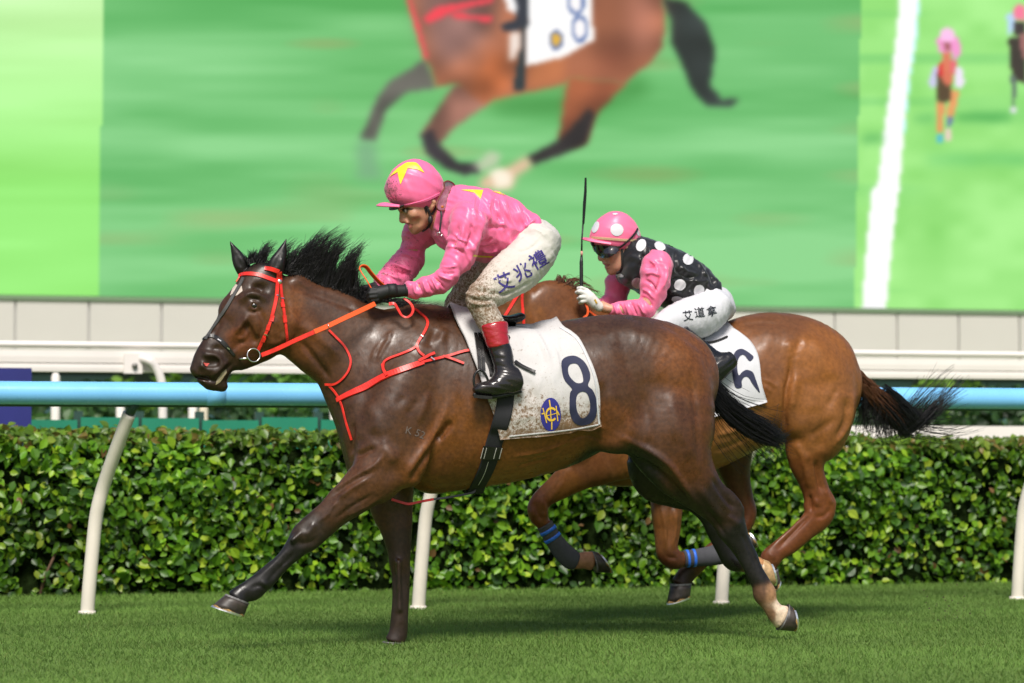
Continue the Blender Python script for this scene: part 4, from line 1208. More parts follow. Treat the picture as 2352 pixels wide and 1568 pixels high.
    B = [(0, 300, 420, 200, .15, .12), (40, 440, 470, 330, .15, .11), (210, 520, 520, 430, .15, .09), (380, 585, 610, 510, .14, .07), (500, 690, 680, 640, .13, .05), (560, 800, 712, 770, .125, .042), (625, 930, 765, 885, .12, .034), (690, 1045, 800, 965, .12, .04), (800, 1080, 860, 960, .115, .036), (880, 1110, 935, 980, .11, .036), (915, 1160, 955, 1000, .11, .04)]
    f.sweep(*stations(z6, B, Yc), k=.035, cap=.2)
    # withers, dock
    f.sweep(*stations(zd, [(930, 706, 960, 790, 0, .05), (1000, 706, 1010, 790, 0, .06), (1070, 728, 1080, 800, 0, .06)], Yc), k=.05)
    f.sweep(*stations(zd, [(1530, 742, 1520, 790, 0, .05), (1580, 770, 1550, 820, 0, .04), (1610, 830, 1585, 860, 0, .03), (1630, 890, 1612, 900, 0, .02)], Yc), k=.03)
    # grooves: elbow line, flank, thigh, jugular
    for pts, r_ in (([(905, 1085, -.31), (960, 1020, -.33), (1000, 960, -.33), (1010, 900, -.32)], .014), ([(1335, 1020, -.31), (1370, 960, -.32), (1385, 900, -.33)], .018), ([(690, 800, -.11), (740, 840, -.13), (790, 890, -.16)], .012), ([(870, 860, -.26), (930, 780, -.24), (955, 740, -.22)], .016)):
        f.caps([P(u, v, Yc + l) for u, v, l in pts], r_, op='sub', k=.05)
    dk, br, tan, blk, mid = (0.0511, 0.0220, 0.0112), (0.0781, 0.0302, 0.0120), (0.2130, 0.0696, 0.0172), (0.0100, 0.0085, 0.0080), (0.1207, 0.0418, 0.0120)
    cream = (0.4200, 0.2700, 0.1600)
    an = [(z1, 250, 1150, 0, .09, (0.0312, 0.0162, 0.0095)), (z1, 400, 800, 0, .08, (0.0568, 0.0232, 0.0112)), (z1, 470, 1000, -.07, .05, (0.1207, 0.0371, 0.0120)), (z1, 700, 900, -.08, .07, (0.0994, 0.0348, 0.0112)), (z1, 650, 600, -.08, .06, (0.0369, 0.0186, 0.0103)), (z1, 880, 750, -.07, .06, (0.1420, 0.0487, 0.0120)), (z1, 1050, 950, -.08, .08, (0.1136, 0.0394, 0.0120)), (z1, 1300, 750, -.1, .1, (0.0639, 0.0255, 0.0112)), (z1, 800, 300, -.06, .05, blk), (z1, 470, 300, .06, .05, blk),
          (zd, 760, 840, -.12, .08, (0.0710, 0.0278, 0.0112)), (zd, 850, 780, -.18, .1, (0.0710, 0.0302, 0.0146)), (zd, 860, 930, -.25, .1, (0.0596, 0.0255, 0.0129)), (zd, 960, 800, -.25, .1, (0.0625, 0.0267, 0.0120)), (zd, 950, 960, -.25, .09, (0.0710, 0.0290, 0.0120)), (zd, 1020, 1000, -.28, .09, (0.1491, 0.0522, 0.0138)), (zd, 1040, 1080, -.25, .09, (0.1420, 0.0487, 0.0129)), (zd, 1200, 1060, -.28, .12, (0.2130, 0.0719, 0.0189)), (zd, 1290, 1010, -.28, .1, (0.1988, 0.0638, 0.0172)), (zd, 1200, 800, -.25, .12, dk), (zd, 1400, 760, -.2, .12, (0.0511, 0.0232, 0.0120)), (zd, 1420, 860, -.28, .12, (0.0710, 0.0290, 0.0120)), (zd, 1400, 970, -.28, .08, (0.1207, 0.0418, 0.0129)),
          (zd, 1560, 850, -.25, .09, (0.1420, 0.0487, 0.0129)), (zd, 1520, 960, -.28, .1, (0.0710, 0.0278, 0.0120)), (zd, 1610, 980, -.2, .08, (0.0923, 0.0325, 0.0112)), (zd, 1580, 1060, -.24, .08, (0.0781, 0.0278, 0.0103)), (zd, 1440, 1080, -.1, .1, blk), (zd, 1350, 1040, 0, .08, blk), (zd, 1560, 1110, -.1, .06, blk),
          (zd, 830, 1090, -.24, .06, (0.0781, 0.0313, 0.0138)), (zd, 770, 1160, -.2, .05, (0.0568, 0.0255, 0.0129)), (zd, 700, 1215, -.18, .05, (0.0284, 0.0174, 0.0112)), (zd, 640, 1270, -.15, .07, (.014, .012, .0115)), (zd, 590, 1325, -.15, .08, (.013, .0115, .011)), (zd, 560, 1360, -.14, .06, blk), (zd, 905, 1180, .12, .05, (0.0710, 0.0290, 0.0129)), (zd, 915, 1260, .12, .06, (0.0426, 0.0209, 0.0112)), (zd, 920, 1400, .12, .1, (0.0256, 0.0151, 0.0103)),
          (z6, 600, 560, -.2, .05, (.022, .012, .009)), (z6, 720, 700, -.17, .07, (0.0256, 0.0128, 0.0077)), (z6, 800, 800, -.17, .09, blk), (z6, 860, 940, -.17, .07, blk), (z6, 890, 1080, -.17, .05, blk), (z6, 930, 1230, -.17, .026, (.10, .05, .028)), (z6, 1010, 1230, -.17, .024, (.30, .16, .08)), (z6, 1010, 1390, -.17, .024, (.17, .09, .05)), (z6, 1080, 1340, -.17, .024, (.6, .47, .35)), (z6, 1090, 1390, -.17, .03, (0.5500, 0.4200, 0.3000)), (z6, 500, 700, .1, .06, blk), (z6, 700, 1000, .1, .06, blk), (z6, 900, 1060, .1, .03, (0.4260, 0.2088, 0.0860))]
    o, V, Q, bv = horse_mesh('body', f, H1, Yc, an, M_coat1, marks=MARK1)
    # hooves
    hoof('hoof', H1, Yc, zd, ((519, 1364), (572, 1385)), ((487, 1391), (560, 1416)), -.14, .052, M_hoofd, M_shoe)
    hoof('hoof', H1, Yc, zd, ((880, 1473), (932, 1476)), ((872, 1489), (930, 1490)), .11, .052, M_hoofd, M_shoe)
    hoof('hoof', H1, Yc, z6, ((1060, 1495), (1140, 1312)), ((1185, 1505), (1165, 1335)), -.15, .048, M_hoofd, M_shoe)
    hoof('hoof', H1, Yc, z6, ((905, 1180), (935, 985)), ((1040, 1180), (1000, 1010)), .11, .048, M_hoofp, M_shoe)
    # eyes
    for s in (-1, 1):
        c = P(*z1(612, 716), Yc + s * .0875)
        vv, ff = ball(c, (.019, .014, .0165))
        mk('eye', vv, ff, M_eye, H1)
    # white blaze beside the face strap
    M_blaze = mat('blaze_white', (.5, .42, .36), .6, var=.2, vscale=60)
    decal('blaze', bv, Yc, z1, [[(505, 545), (512, 590), (470, 625), (440, 635), (465, 580)]], M_blaze, H1, off=.0015, step=3)
    decal('blaze', bv, Yc, z1, [[(455, 530), (470, 540), (430, 610), (405, 630), (425, 570)]], M_blaze, H1, off=.0015, step=3)
    decal('chin_mark', bv, Yc, z1, [[(370, 1255), (375, 1290), (320, 1370), (280, 1395), (290, 1350), (330, 1290)]], mat('chin_pale', (.32, .26, .15), .5), H1, off=.0015, step=3)
    decal('nostril_lining', bv, Yc, z1, [[(175, 1205), (228, 1210), (205, 1238), (190, 1232)]], mat('nostril_pink', (.6, .1, .08), .4), H1, off=.002, step=3)
    M_brand = mat('brand_grey', (.12, .09, .075), .6)
    glyph_decal('brand_mark', bv, Yc, 'K', z15(930, 665), 24, 12, M_brand, H1, off=.002)
    glyph_decal('brand_mark', bv, Yc, '52', z15(1025, 695), 24, 22, M_brand, H1, off=.002)
    return o, V, Q, bv
def ball(c, r, n=14, m=10):
    r = np.asarray(r if not np.isscalar(r) else (r, r, r), float)
    v, f = [], []
    for i in range(m + 1):
        th = math.pi * i / m
        for k in range(n):
            ph = 2 * math.pi * k / n
            v.append(np.asarray(c) + r * np.array([math.sin(th) * math.cos(ph), math.sin(th) * math.sin(ph), math.cos(th)]))
    for i in range(m):
        for k in range(n):
            f.append((i * n + k, (i + 1) * n + k, (i + 1) * n + (k + 1) % n, i * n + (k + 1) % n))
    return v, f
h1_obj, h1V, h1Q, h1B = build_h1()

def hair_h1():
    Yc = YH1
    # forelock and mane
    crest = crom([z1(560, 345), z1(640, 330), z1(740, 380), z1(850, 420), z1(950, 450), z1(1040, 490), z1(1180, 530), z1(1300, 565), z1(1440, 620), z1(1560, 690), z18(620, 560), z18(1000, 700), z18(1500, 760), z18(1900, 860)], 12)
    nC = len(crest)
    # locks: tip in photo pixels, place of the root along the crest
    tips = [(1235, 68, .36), (1262, 100, .36), (1325, 66, .40), (1345, 120, .41), (1412, 88, .45), (1400, 170, .46), (1440, 160, .48), (1552, 155, .56), (1565, 185, .57), (1525, 260, .58), (1505, 345, .60), (1480, 250, .53), (1180, 110, .33), (1150, 140, .32), (1105, 205, .29), (1035, 165, .26), (975, 125, .21), (940, 190, .19), (1000, 230, .22), (1100, 260, .27), (1200, 200, .33), (1290, 170, .38), (1370, 240, .43), (1450, 330, .5), (1530, 330, .6), (880, 250, .15), (760, 165, .09), (745, 205, .08), (800, 180, .1), (660, 235, .05), (620, 240, .04), (600, 270, .03), (560, 265, .02), (530, 300, .0), (680, 290, .05), (1420, 430, .52), (1480, 470, .56), (1550, 470, .63), (1300, 330, .4), (1210, 320, .34), (1120, 350, .28)]
    cl = []
    for x, y, s in tips:
        u, v = z1(x, y); q = s * (nC - 1); i0 = int(q)
        big = y < 380 and x > 1080
        for j in range(7 if big else 4):
            cl.append((s + random.uniform(-.03, .03), u + random.gauss(0, 3.5), v + random.gauss(0, 4), True, .006))
    for i in range(70):
        s = random.uniform(.2, .72); q = crest[int(s * (nC - 1))]
        cl.append((s, q[0] + random.uniform(8, 50), q[1] + random.uniform(-34, 8), False, .01))
    for i in range(60):
        s = random.uniform(.7, .97); q = crest[int(s * (nC - 1))]
        cl.append((s, q[0] + random.uniform(20, 60), q[1] + random.uniform(-15, 6), False, .008))
    tot = []
    for c in cl:
        for k in range(16): tot.append(c)
    def fn(i):
        s, tu, tv, lock, sp = tot[i]
        s = min(.995, max(0, s + random.gauss(0, .014)))
        q = s * (nC - 1); i0 = int(q); fr = q - i0
        u, v = crest[i0] * (1 - fr) + crest[min(i0 + 1, nC - 1)] * fr
        lat = random.gauss(.0, .012); v += 5
        tx, ty = tu - u, tv - v
        tl = random.uniform(.5, 1.06)
        tipl = random.gauss(.02, .03)
        stray = random.gauss(2, 10) if random.random() < .16 else random.gauss(0, 2.4)
        g = lambda k: random.gauss(0, k)
        return [P(u, v, Yc + lat), P(u + tx * .28 * tl, v + ty * .42 * tl + g(2), Yc + lat + tipl * .3 + g(sp)), P(u + tx * .55 * tl + stray * .4, v + ty * .8 * tl + g(2), Yc + lat + tipl * .7 + g(sp)), P(u + tx * tl + stray, v + ty * tl + g(2.5), Yc + lat + tipl)]
    strands('mane', H1, M_hair, None, fn, len(tot), 6, .0017, .2)
    # tail
    path = crom([z8(-20, 215), z8(40, 290), z8(110, 420), z8(190, 570), z8(300, 740), z8(450, 880), z8(620, 980), z8(740, 1050)], 6)
    m = len(path)
    wid = np.interp(np.linspace(0, 1, m), [0, .2, .45, .65, .85, 1], [10, 17, 26, 30, 30, 16])
    def fnt(i):
        a = random.uniform(-1, 1); l = random.gauss(0, .035)
        s0 = random.uniform(0, .3) if i % 3 else random.uniform(.2, .7)
        s1 = min(1.0, s0 + random.uniform(.35, .8))
        fly = 1 if random.random() < .06 else 0
        ii = np.linspace(s0, s1, 5) * (m - 1)
        tg = np.gradient(path, axis=0)
        out = []
        for j, q in enumerate(ii):
            k = int(q); fr = q - k
            c = path[k] * (1 - fr) + path[min(k + 1, m - 1)] * fr
            t = tg[k] / (np.linalg.norm(tg[k]) + 1e-9)
            n_ = np.array([t[1], -t[0]])
            w = wid[k] * (1.0 if not fly else 1 + .5 * j)
            off = a * w * (.35 + .65 * j / 4) + random.gauss(0, 1.5)
            p = c + n_ * off
            out.append(P(p[0], p[1] + (6 * j if fly else 0), Yc + l * (.4 + .6 * j / 4) + .06 * (k / m)))
        if s1 > .8:
            e = np.array(proj(out[-1])); g = random.random() ** 2
            out.append(P(e[0] + random.gauss(14, 10) * (.3 + g), e[1] + random.gauss(4, 14) * (.3 + g), Yc + l + .07))
        return out
    strands('tail', H1, M_hair, None, fnt, 1500, 8, .0022, .25)
    for k in range(1): pass
hair_h1()

# ------------------------------------------------------------------ second horse
H2 = empty('horse', (float(P(1700, 1430, YH2)[0]), YH2, 0), 'lighter brown bay horse behind on the right with blue taped leg bandages', 'horse')
def head2(x, y):
    """place the head outline of the first horse on the second, smaller and carried further forward"""
    u, v = z1(x, y)
    du, dv = (u - 648) * .925, (v - 630) * .925
    a = R(7)
    return (1206 + du * math.cos(a) + dv * -math.sin(a) * 1.0, 650 + du * math.sin(a) + dv * math.cos(a))
def build_h2():
    Yc = YH2
    lo = P(1000, 1440, Yc) - np.array([0, .46, .06]); hi = P(2010, 560, Yc) + np.array([.02, .46, .03])
    lo[2] = -.02
    f = Field(lo, hi, .009)
    tr = [(1265, 850, 1290, 1040, 0, .15), (1310, 790, 1320, 1078, 0, .2), (1370, 735, 1370, 1108, 0, .24), (1440, 730, 1440, 1118, 0, .265), (1520, 755, 1520, 1112, 0, .285), (1600, 765, 1600, 1085, 0, .295), (1680, 748, 1680, 1045, 0, .285), (1740, 722, 1740, 1020, 0, .275), (1790, 718, 1795, 1010, 0, .27), (1850, 733, 1850, 1010, 0, .25), (1900, 774, 1905, 1000, 0, .215), (1938, 822, 1942, 965, 0, .16)]
    f.sweep(*stations(zd, tr, Yc), k=.05, cap=.3)
    nk = [(1215, 640, 1230, 755, 0, .07), (1250, 628, 1235, 800, 0, .078), (1292, 648, 1255, 850, 0, .09), (1345, 692, 1280, 910, 0, .12), (1400, 722, 1310, 970, 0, .16)]
    f.sweep(*stations(zd, nk, Yc), k=.07, cap=.4)
    horse_head(f, Yc, head2)
    ears(f, Yc, head2, ((725, 410), (850, 405), (950, 200)), ((468, 425), (552, 345), (560, 170)))
    for s in (-1, 1):
        f.sweep(*stations(zd, [(1345, 800, 1415, 800, s * .13, .05), (1300, 870, 1400, 880, s * .19, .075), (1270, 950, 1370, 980, s * .2, .075), (1275, 1010, 1370, 1040, s * .19, .07)], Yc), k=.06)
        f.sweep(*stations(zd, [(1255, 930, 1310, 930, s * .09, .08), (1260, 1010, 1330, 1010, s * .1, .09)], Yc), k=.06)
        f.sweep(*stations(zd, [(1720, 790, 1790, 800, s * .14, .09), (1780, 815, 1895, 840, s * .17, .1), (1820, 880, 1950, 900, s * .18, .1), (1830, 940, 1955, 955, s * .17, .1)], Yc), k=.06)
        f.sweep(*stations(zd, [(1700, 840, 1770, 840, s * .19, .05), (1740, 900, 1840, 890, s * .2, .08), (1790, 970, 1880, 960, s * .195, .085)], Yc), k=.06)
    # forelegs
    a = [(1340, 960, 1440, 1100, -.15, .08), (1318, 1020, 1392, 1108, -.15, .072)]
    f.sweep(*stations(zd, a, Yc), k=.05)
    f1 = [(620, 60, 790, 400, -.15, .075), (560, 120, 720, 425, -.15, .068), (430, 250, 580, 475, -.15, .06), (320, 372, 450, 532, -.145, .05), (222, 470, 345, 580, -.14, .046), (152, 575, 302, 640, -.14, .045), (158, 675, 312, 682, -.14, .042), (208, 745, 322, 718, -.14, .035), (250, 800, 340, 740, -.14, .029), (300, 895, 400, 830, -.14, .029), (372, 1005, 480, 922, -.14, .032), (432, 1062, 550, 982, -.14, .038), (500, 1085, 590, 990, -.14, .034), (590, 1100, 630, 965, -.14, .034), (660, 1120, 660, 960, -.14, .037)]
    f.sweep(*stations(z7, f1, Yc), k=.03, cap=.2)
    f2 = [(1090, 300, 1420, 330, .11, .08), (1110, 430, 1400, 470, .13, .072), (1135, 620, 1380, 660, .06, .06), (1155, 770, 1368, 790, .06, .05), (1168, 900, 1345, 915, .06, .046), (1178, 990, 1350, 955, .06, .045), (1235, 1066, 1368, 958, .06, .042), (1310, 1092, 1390, 968, .06, .036), (1400, 1080, 1396, 965, .06, .03), (1500, 1072, 1490, 952, .06, .03), (1620, 1066, 1600, 930, .06, .032), (1730, 1050, 1700, 900, .06, .038), (1810, 1000, 1780, 880, .06, .034), (1870, 960, 1830, 850, .06, .037)]
    f.sweep(*stations(z7, f2, Yc), k=.03, cap=.2)
    # near hind
    A = [(1090, -160, 1600, -150, -.16, .13), (1085, -10, 1590, -20, -.165, .13), (1100, 120, 1540, 110, -.165, .115), (1115, 230, 1440, 210, -.16, .092), (1150, 340, 1392, 300, -.155, .075), (1205, 440, 1392, 400, -.15, .06), (1242, 530, 1425, 520, -.145, .05), (1246, 625, 1470, 600, -.14, .046), (1250, 690, 1448, 690, -.14, .044), (1180, 775, 1330, 800, -.135, .034), (1080, 862, 1220, 900, -.13, .031), (1000, 915, 1125, 965, -.13, .034), (945, 965, 1080, 1020, -.13, .038), (945, 1030, 1055, 1040, -.125, .034), (970, 1090, 1060, 1060, -.12, .036)]
    f.sweep(*stations(z6, A, Yc), k=.04, cap=.2)
    f.caps([P(*z6(1375, 420), Yc - .15), P(*z6(1410, 520), Yc - .145), P(*z6(1455, 600), Yc - .14)], [.016, .012, .014], k=.015)
    # far hind, swung forward
    B = [(560, 100, 900, 60, .17, .12), (590, 250, 880, 200, .17, .1), (630, 350, 868, 310, .17, .085), (690, 455, 868, 440, .17, .065), (745, 570, 890, 570, .17, .05), (790, 670, 912, 670, .17, .046), (770, 760, 880, 755, .17, .042), (690, 805, 800, 850, .17, .033), (565, 900, 655, 955, .17, .031), (485, 965, 590, 1015, .17, .034), (405, 1035, 530, 1068, .17, .039), (345, 1120, 470, 1115, .17, .034), (312, 1175, 450, 1165, .17, .038)]
    f.sweep(*stations(z6, B, Yc), k=.035, cap=.2)
    f.sweep(*stations(zd, [(1900, 770, 1890, 830, 0, .05), (1945, 815, 1920, 855, 0, .045), (1975, 850, 1945, 885, 0, .035), (2010, 890, 1985, 915, 0, .022)], Yc), k=.03)
    for pts, r_ in (([(1805, 985, -.31), (1808, 920, -.33), (1822, 850, -.34), (1830, 800, -.33)], .018), ([(1900, 870, -.33), (1900, 960, -.32), (1885, 1020, -.28)], .014), ([(1225, 735, -.13), (1232, 780, -.13)], .014)):
        f.caps([P(u, v, Yc + l) for u, v, l in pts], r_, op='sub', k=.05)
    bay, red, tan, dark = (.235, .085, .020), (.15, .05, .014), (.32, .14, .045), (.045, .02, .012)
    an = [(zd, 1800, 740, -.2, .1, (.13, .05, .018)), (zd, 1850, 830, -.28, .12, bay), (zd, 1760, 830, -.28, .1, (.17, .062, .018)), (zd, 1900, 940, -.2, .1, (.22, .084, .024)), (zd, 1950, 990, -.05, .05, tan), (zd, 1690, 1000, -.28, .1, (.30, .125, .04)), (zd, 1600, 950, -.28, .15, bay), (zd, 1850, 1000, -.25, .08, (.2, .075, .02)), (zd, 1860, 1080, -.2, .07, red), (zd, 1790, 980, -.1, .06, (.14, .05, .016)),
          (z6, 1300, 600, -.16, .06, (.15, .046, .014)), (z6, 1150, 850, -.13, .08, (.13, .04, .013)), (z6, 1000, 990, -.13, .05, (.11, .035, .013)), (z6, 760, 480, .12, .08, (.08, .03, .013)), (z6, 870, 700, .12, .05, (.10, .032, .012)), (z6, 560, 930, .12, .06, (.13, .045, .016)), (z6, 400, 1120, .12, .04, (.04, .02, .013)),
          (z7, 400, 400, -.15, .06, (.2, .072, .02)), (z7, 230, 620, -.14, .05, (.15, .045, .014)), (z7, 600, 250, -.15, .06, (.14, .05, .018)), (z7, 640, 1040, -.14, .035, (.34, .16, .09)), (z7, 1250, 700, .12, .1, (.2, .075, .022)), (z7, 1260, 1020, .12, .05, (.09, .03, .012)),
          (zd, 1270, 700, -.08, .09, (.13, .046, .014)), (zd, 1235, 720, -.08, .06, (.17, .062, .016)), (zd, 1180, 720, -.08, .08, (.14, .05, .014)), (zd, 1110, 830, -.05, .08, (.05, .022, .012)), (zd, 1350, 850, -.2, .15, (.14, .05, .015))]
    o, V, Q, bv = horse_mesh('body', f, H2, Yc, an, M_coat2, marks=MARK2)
    hoof('hoof', H2, Yc, z7, ((690, 1128), (655, 958)), ((812, 1135), (705, 968)), -.14, .05, M_hoofd, M_shoe)
    hoof('hoof', H2, Yc, z7, ((1885, 970), (1835, 845)), ((1975, 930), (1895, 800)), .06, .05, M_hoofd, M_shoe)
    hoof('hoof', H2, Yc, z6, ((962, 1100), (1062, 1062)), ((1030, 1225), (1075, 1140)), -.12, .048, M_hoofd, M_shoe)
    hoof('hoof', H2, Yc, z6, ((308, 1172), (455, 1166)), ((282, 1310), (442, 1262)), .17, .05, M_hoofd, M_shoe)
    for s in (-1, 1):
        vv, ff = ball(P(*head2(610, 716), Yc + s * .082), (.019, .014, .017)); mk('eye', vv, ff, M_eye, H2)
    # leg bandages with blue tape
    M_band = mat('bandage_grey', (.075, .075, .085), .95, .1, bump=.002, bscale=150, var=.1, vscale=30)
    M_tape = mat('tape_blue', (.03, .16, .75), .45, bump=.001, bscale=60)
    def wrap(rows, conv, lat, tapes):
        C, r, w = stations(conv, rows, Yc)
        A_ = crom(np.column_stack([C, r, w]), 5); C, r, w = A_[:, :3], A_[:, 3], A_[:, 4]
        n = 20; v, fc = [], []
        tg = np.gradient(C, axis=0)
        def ringp(i, e):
            t = unit(tg[i]); a_ = unit(np.cross(t, (0, 1, 0)))
            return [C[i] + a_ * (r[i] + e) * math.cos(q) + np.array([0, w[i] + e, 0]) * math.sin(q) for q in np.linspace(0, 2 * math.pi, n, endpoint=False)]
        def shell(name, i0, i1, e, m_):
            vv, ff = [], []
            idx = list(range(i0, i1 + 1))
            for k, i in enumerate(idx): vv += ringp(i, e + (.0012 if k % 2 else 0) * (name == 'bandage'))
            vv = ringp(idx[0], e - .006) + vv + ringp(idx[-1], e - .006)
            for k in range(len(idx) + 1):
                for j in range(n): ff.append((k * n + j, k * n + (j + 1) % n, (k + 1) * n + (j + 1) % n, (k + 1) * n + j))
            return mk(name, vv, ff, m_, H2)
        b = shell('bandage', 0, len(C) - 1, .006, M_band)
        for i0, i1 in tapes: shell('tape', i0, i1, .009, M_tape)
    wrap([(230, 770, 330, 720, -.14, .031), (265, 835, 365, 775, -.14, .029), (300, 895, 400, 830, -.14, .029), (335, 950, 440, 878, -.14, .03), (372, 1005, 480, 922, -.14, .032), (432, 1062, 550, 982, -.14, .038), (495, 1085, 575, 1000, -.14, .035)], z7, -.14, ((3, 5), (8, 10)))
    wrap([(1393, 1080, 1393, 965, .06, .032), (1445, 1076, 1440, 958, .06, .03), (1500, 1072, 1490, 952, .06, .03), (1560, 1069, 1545, 941, .06, .031), (1620, 1066, 1600, 930, .06, .032), (1730, 1050, 1700, 900, .06, .038)], z7, .12, ((2, 4), (7, 9)))
    return o, V, Q, bv
h2_obj, h2V, h2Q, h2B = build_h2()
def hair_h2():
    Yc = YH2
    crest = crom([z23(760, 330), z23(900, 180), z23(1000, 215), z23(1130, 310), z23(1250, 430), z23(1400, 560), z23(1500, 680), z23(1560, 780)], 10)
    nC = len(crest)
    tot = []
    for i in range(70):
        s = random.uniform(.38, .98)
        c = (s, random.uniform(8, 55), random.uniform(-26, 16))
        if s > .8: c = (s, random.uniform(20, 80), random.uniform(-16, 14))
        if s < .5: c = (s, random.uniform(8, 26), random.uniform(-16, 10))
        for k in range(14): tot.append(c)
    for i in range(20):
        c = (random.uniform(.5, .85), random.uniform(20, 60), random.uniform(-38, -10))
        for k in range(2): tot.append(c)
    def fn(i):
        s, tx, ty = tot[i]
        s = min(.99, max(0, s + random.gauss(0, .015))); q = s * (nC - 1); i0 = int(q); fr = q - i0
        u, v = crest[i0] * (1 - fr) + crest[min(i0 + 1, nC - 1)] * fr
        v += 5
        lat = random.gauss(0, .014)
        g = lambda: random.gauss(0, 2.5)
        return [P(u, v, Yc + lat), P(u + tx * .3, v + ty * .7 - 5 + g(), Yc + lat), P(u + tx * .7, v + ty + g(), Yc + lat + .02), P(u + tx + g(), v + ty * .8 + 4 + g(), Yc + lat + .03)]
    strands('mane', H2, M_hairb, None, fn, len(tot), 6, .0017, .2)
    # tail: brown at the dock, black below, with flying ends
    path = crom([z8(1290, 490), z8(1370, 580), z8(1470, 680), z8(1580, 780), z8(1680, 880), z8(1750, 970)], 6); m = len(path)
    def mkfn(mode):
        def fn(i):
            r0 = random.random()
            if mode == 'brown':
                s0 = random.uniform(0, .45); s1 = s0 + random.uniform(.25, .5); a = random.uniform(-.4, 1.12); w0, w1 = 12, 34
                ii = np.linspace(s0, min(1, s1), 4)
            else:
                s0 = random.uniform(.42, .8); s1 = min(1, s0 + random.uniform(.2, .5)); a = random.uniform(-1, .85); w0, w1 = 16, 36
                ii = np.linspace(s0, s1, 4)
            out = []; l = random.gauss(0, .035)
            tg = np.gradient(path, axis=0)
            for j, q in enumerate(ii * (m - 1)):
                k = min(int(q), m - 2); fr = q - k
                c = path[k] * (1 - fr) + path[k + 1] * fr
                t = tg[k] / np.linalg.norm(tg[k]); n_ = np.array([t[1], -t[0]])
                w = w0 + (w1 - w0) * (q / m) ** .7
                p = c - n_ * a * w + np.array([random.gauss(0, 2.4), random.gauss(0, 2.4)])
                out.append(P(p[0], p[1], Yc + l + .03 * j / 3))
            if mode != 'brown':
                e = np.array(proj(out[-1])); 
                if r0 < .28:      # lifted ends
                    t = random.uniform(.35, 1.05); s = random.gauss(0, 9)
                    out += [P(*(e + np.array([34, -22 + s]) * t), Yc + l + .05), P(*(e + np.array([78 + s * .6, -70 + s]) * t), Yc + l + .08), P(*(e + np.array([108 + s, -98 + s * 1.6]) * t), Yc + l + .09)]
                elif r0 < .34:    # long wisps back
                    t = random.uniform(.4, 1.1); s = random.gauss(0, 8)
                    out += [P(*(e + np.array([45, 10 + s]) * t), Yc + l + .05), P(*(e + np.array([95, 14 + s]) * t), Yc + l + .06), P(*(e + np.array([140, 2 + s]) * t), Yc + l + .06)]
            return out
        return fn
    strands('tail', H2, M_hair, None, mkfn('black'), 1000, 8, .0021, .3)
    strands('tail_dock_hair', H2, M_hairb, None, mkfn('brown'), 1300, 6, .0021, .25)
    def loops(i):              # loose hair hanging between dock and thigh
        u0 = random.uniform(1340, 1620); v0 = 640 + (u0 - 1340) * .75 + random.uniform(0, 60)
        d = random.uniform(60, 330) * (1 - (u0 - 1340) / 600); l = random.gauss(0, .03); s = random.gauss(0, 40)
        return [P(*z8(u0, v0), YH2 + l), P(*z8(u0 + s * .5, v0 + d * .6), YH2 + l), P(*z8(u0 + s, v0 + d), YH2 + l), P(*z8(u0 + s + random.uniform(10, 70), v0 + d * random.uniform(.8, 1.05)), YH2 + l)]
    strands('tail_wisps', H2, M_hair, None, loops, 420, 7, .0017, .35)
hair_h2()

# ================================================================== tack
M_red = mat('strap_red', (.72, .03, .02), .36, .45, var=.28, vscale=26, bump=.0008, bscale=80)
M_orange = mat('rein_rubber_orange', (.80, .10, .015), .5, .4, bump=.001, bscale=120)
M_grey = mat('strap_grey', (.07, .066, .064), .55, bump=.0006, bscale=120)
M_blackleather = mat('leather_black', (.012, .011, .011), .3, .5, bump=.0015, bscale=70, rvar=.12, rscale=25)
M_webbing = mat('girth_webbing', (.018, .018, .021), .7, .3, bump=.0012, bscale=160)
M_metal = mat('bit_steel', (.72, .71, .69), .22, metal=1)
M_stitch = mat('stitching', (.55, .52, .48), .8)
M_cloth = mat('saddlecloth_white', srgb(196, 194, 194), .8, .25, var=.04, vscale=6, bump=.002, bscale=90, bump2=(.018, 7, (1, 1, .5)), mud=(.17, .10, .05), mudscale=60, mudth=.66, mudwash=.3)
M_cloth2 = mat('saddlecloth_clean', srgb(200, 200, 204), .8, .25, bump=.002, bscale=90, bump2=(.016, 7, (1, 1, .5)))
M_num = mat('number_navy', (.017, .02, .055), .75, bump=.001, bscale=120)
M_emb = mat('emblem_blue', (.022, .022, .22), .7, bump=.001, bscale=120)
M_gold = mat('emblem_gold', (.75, .48, .04), .6)

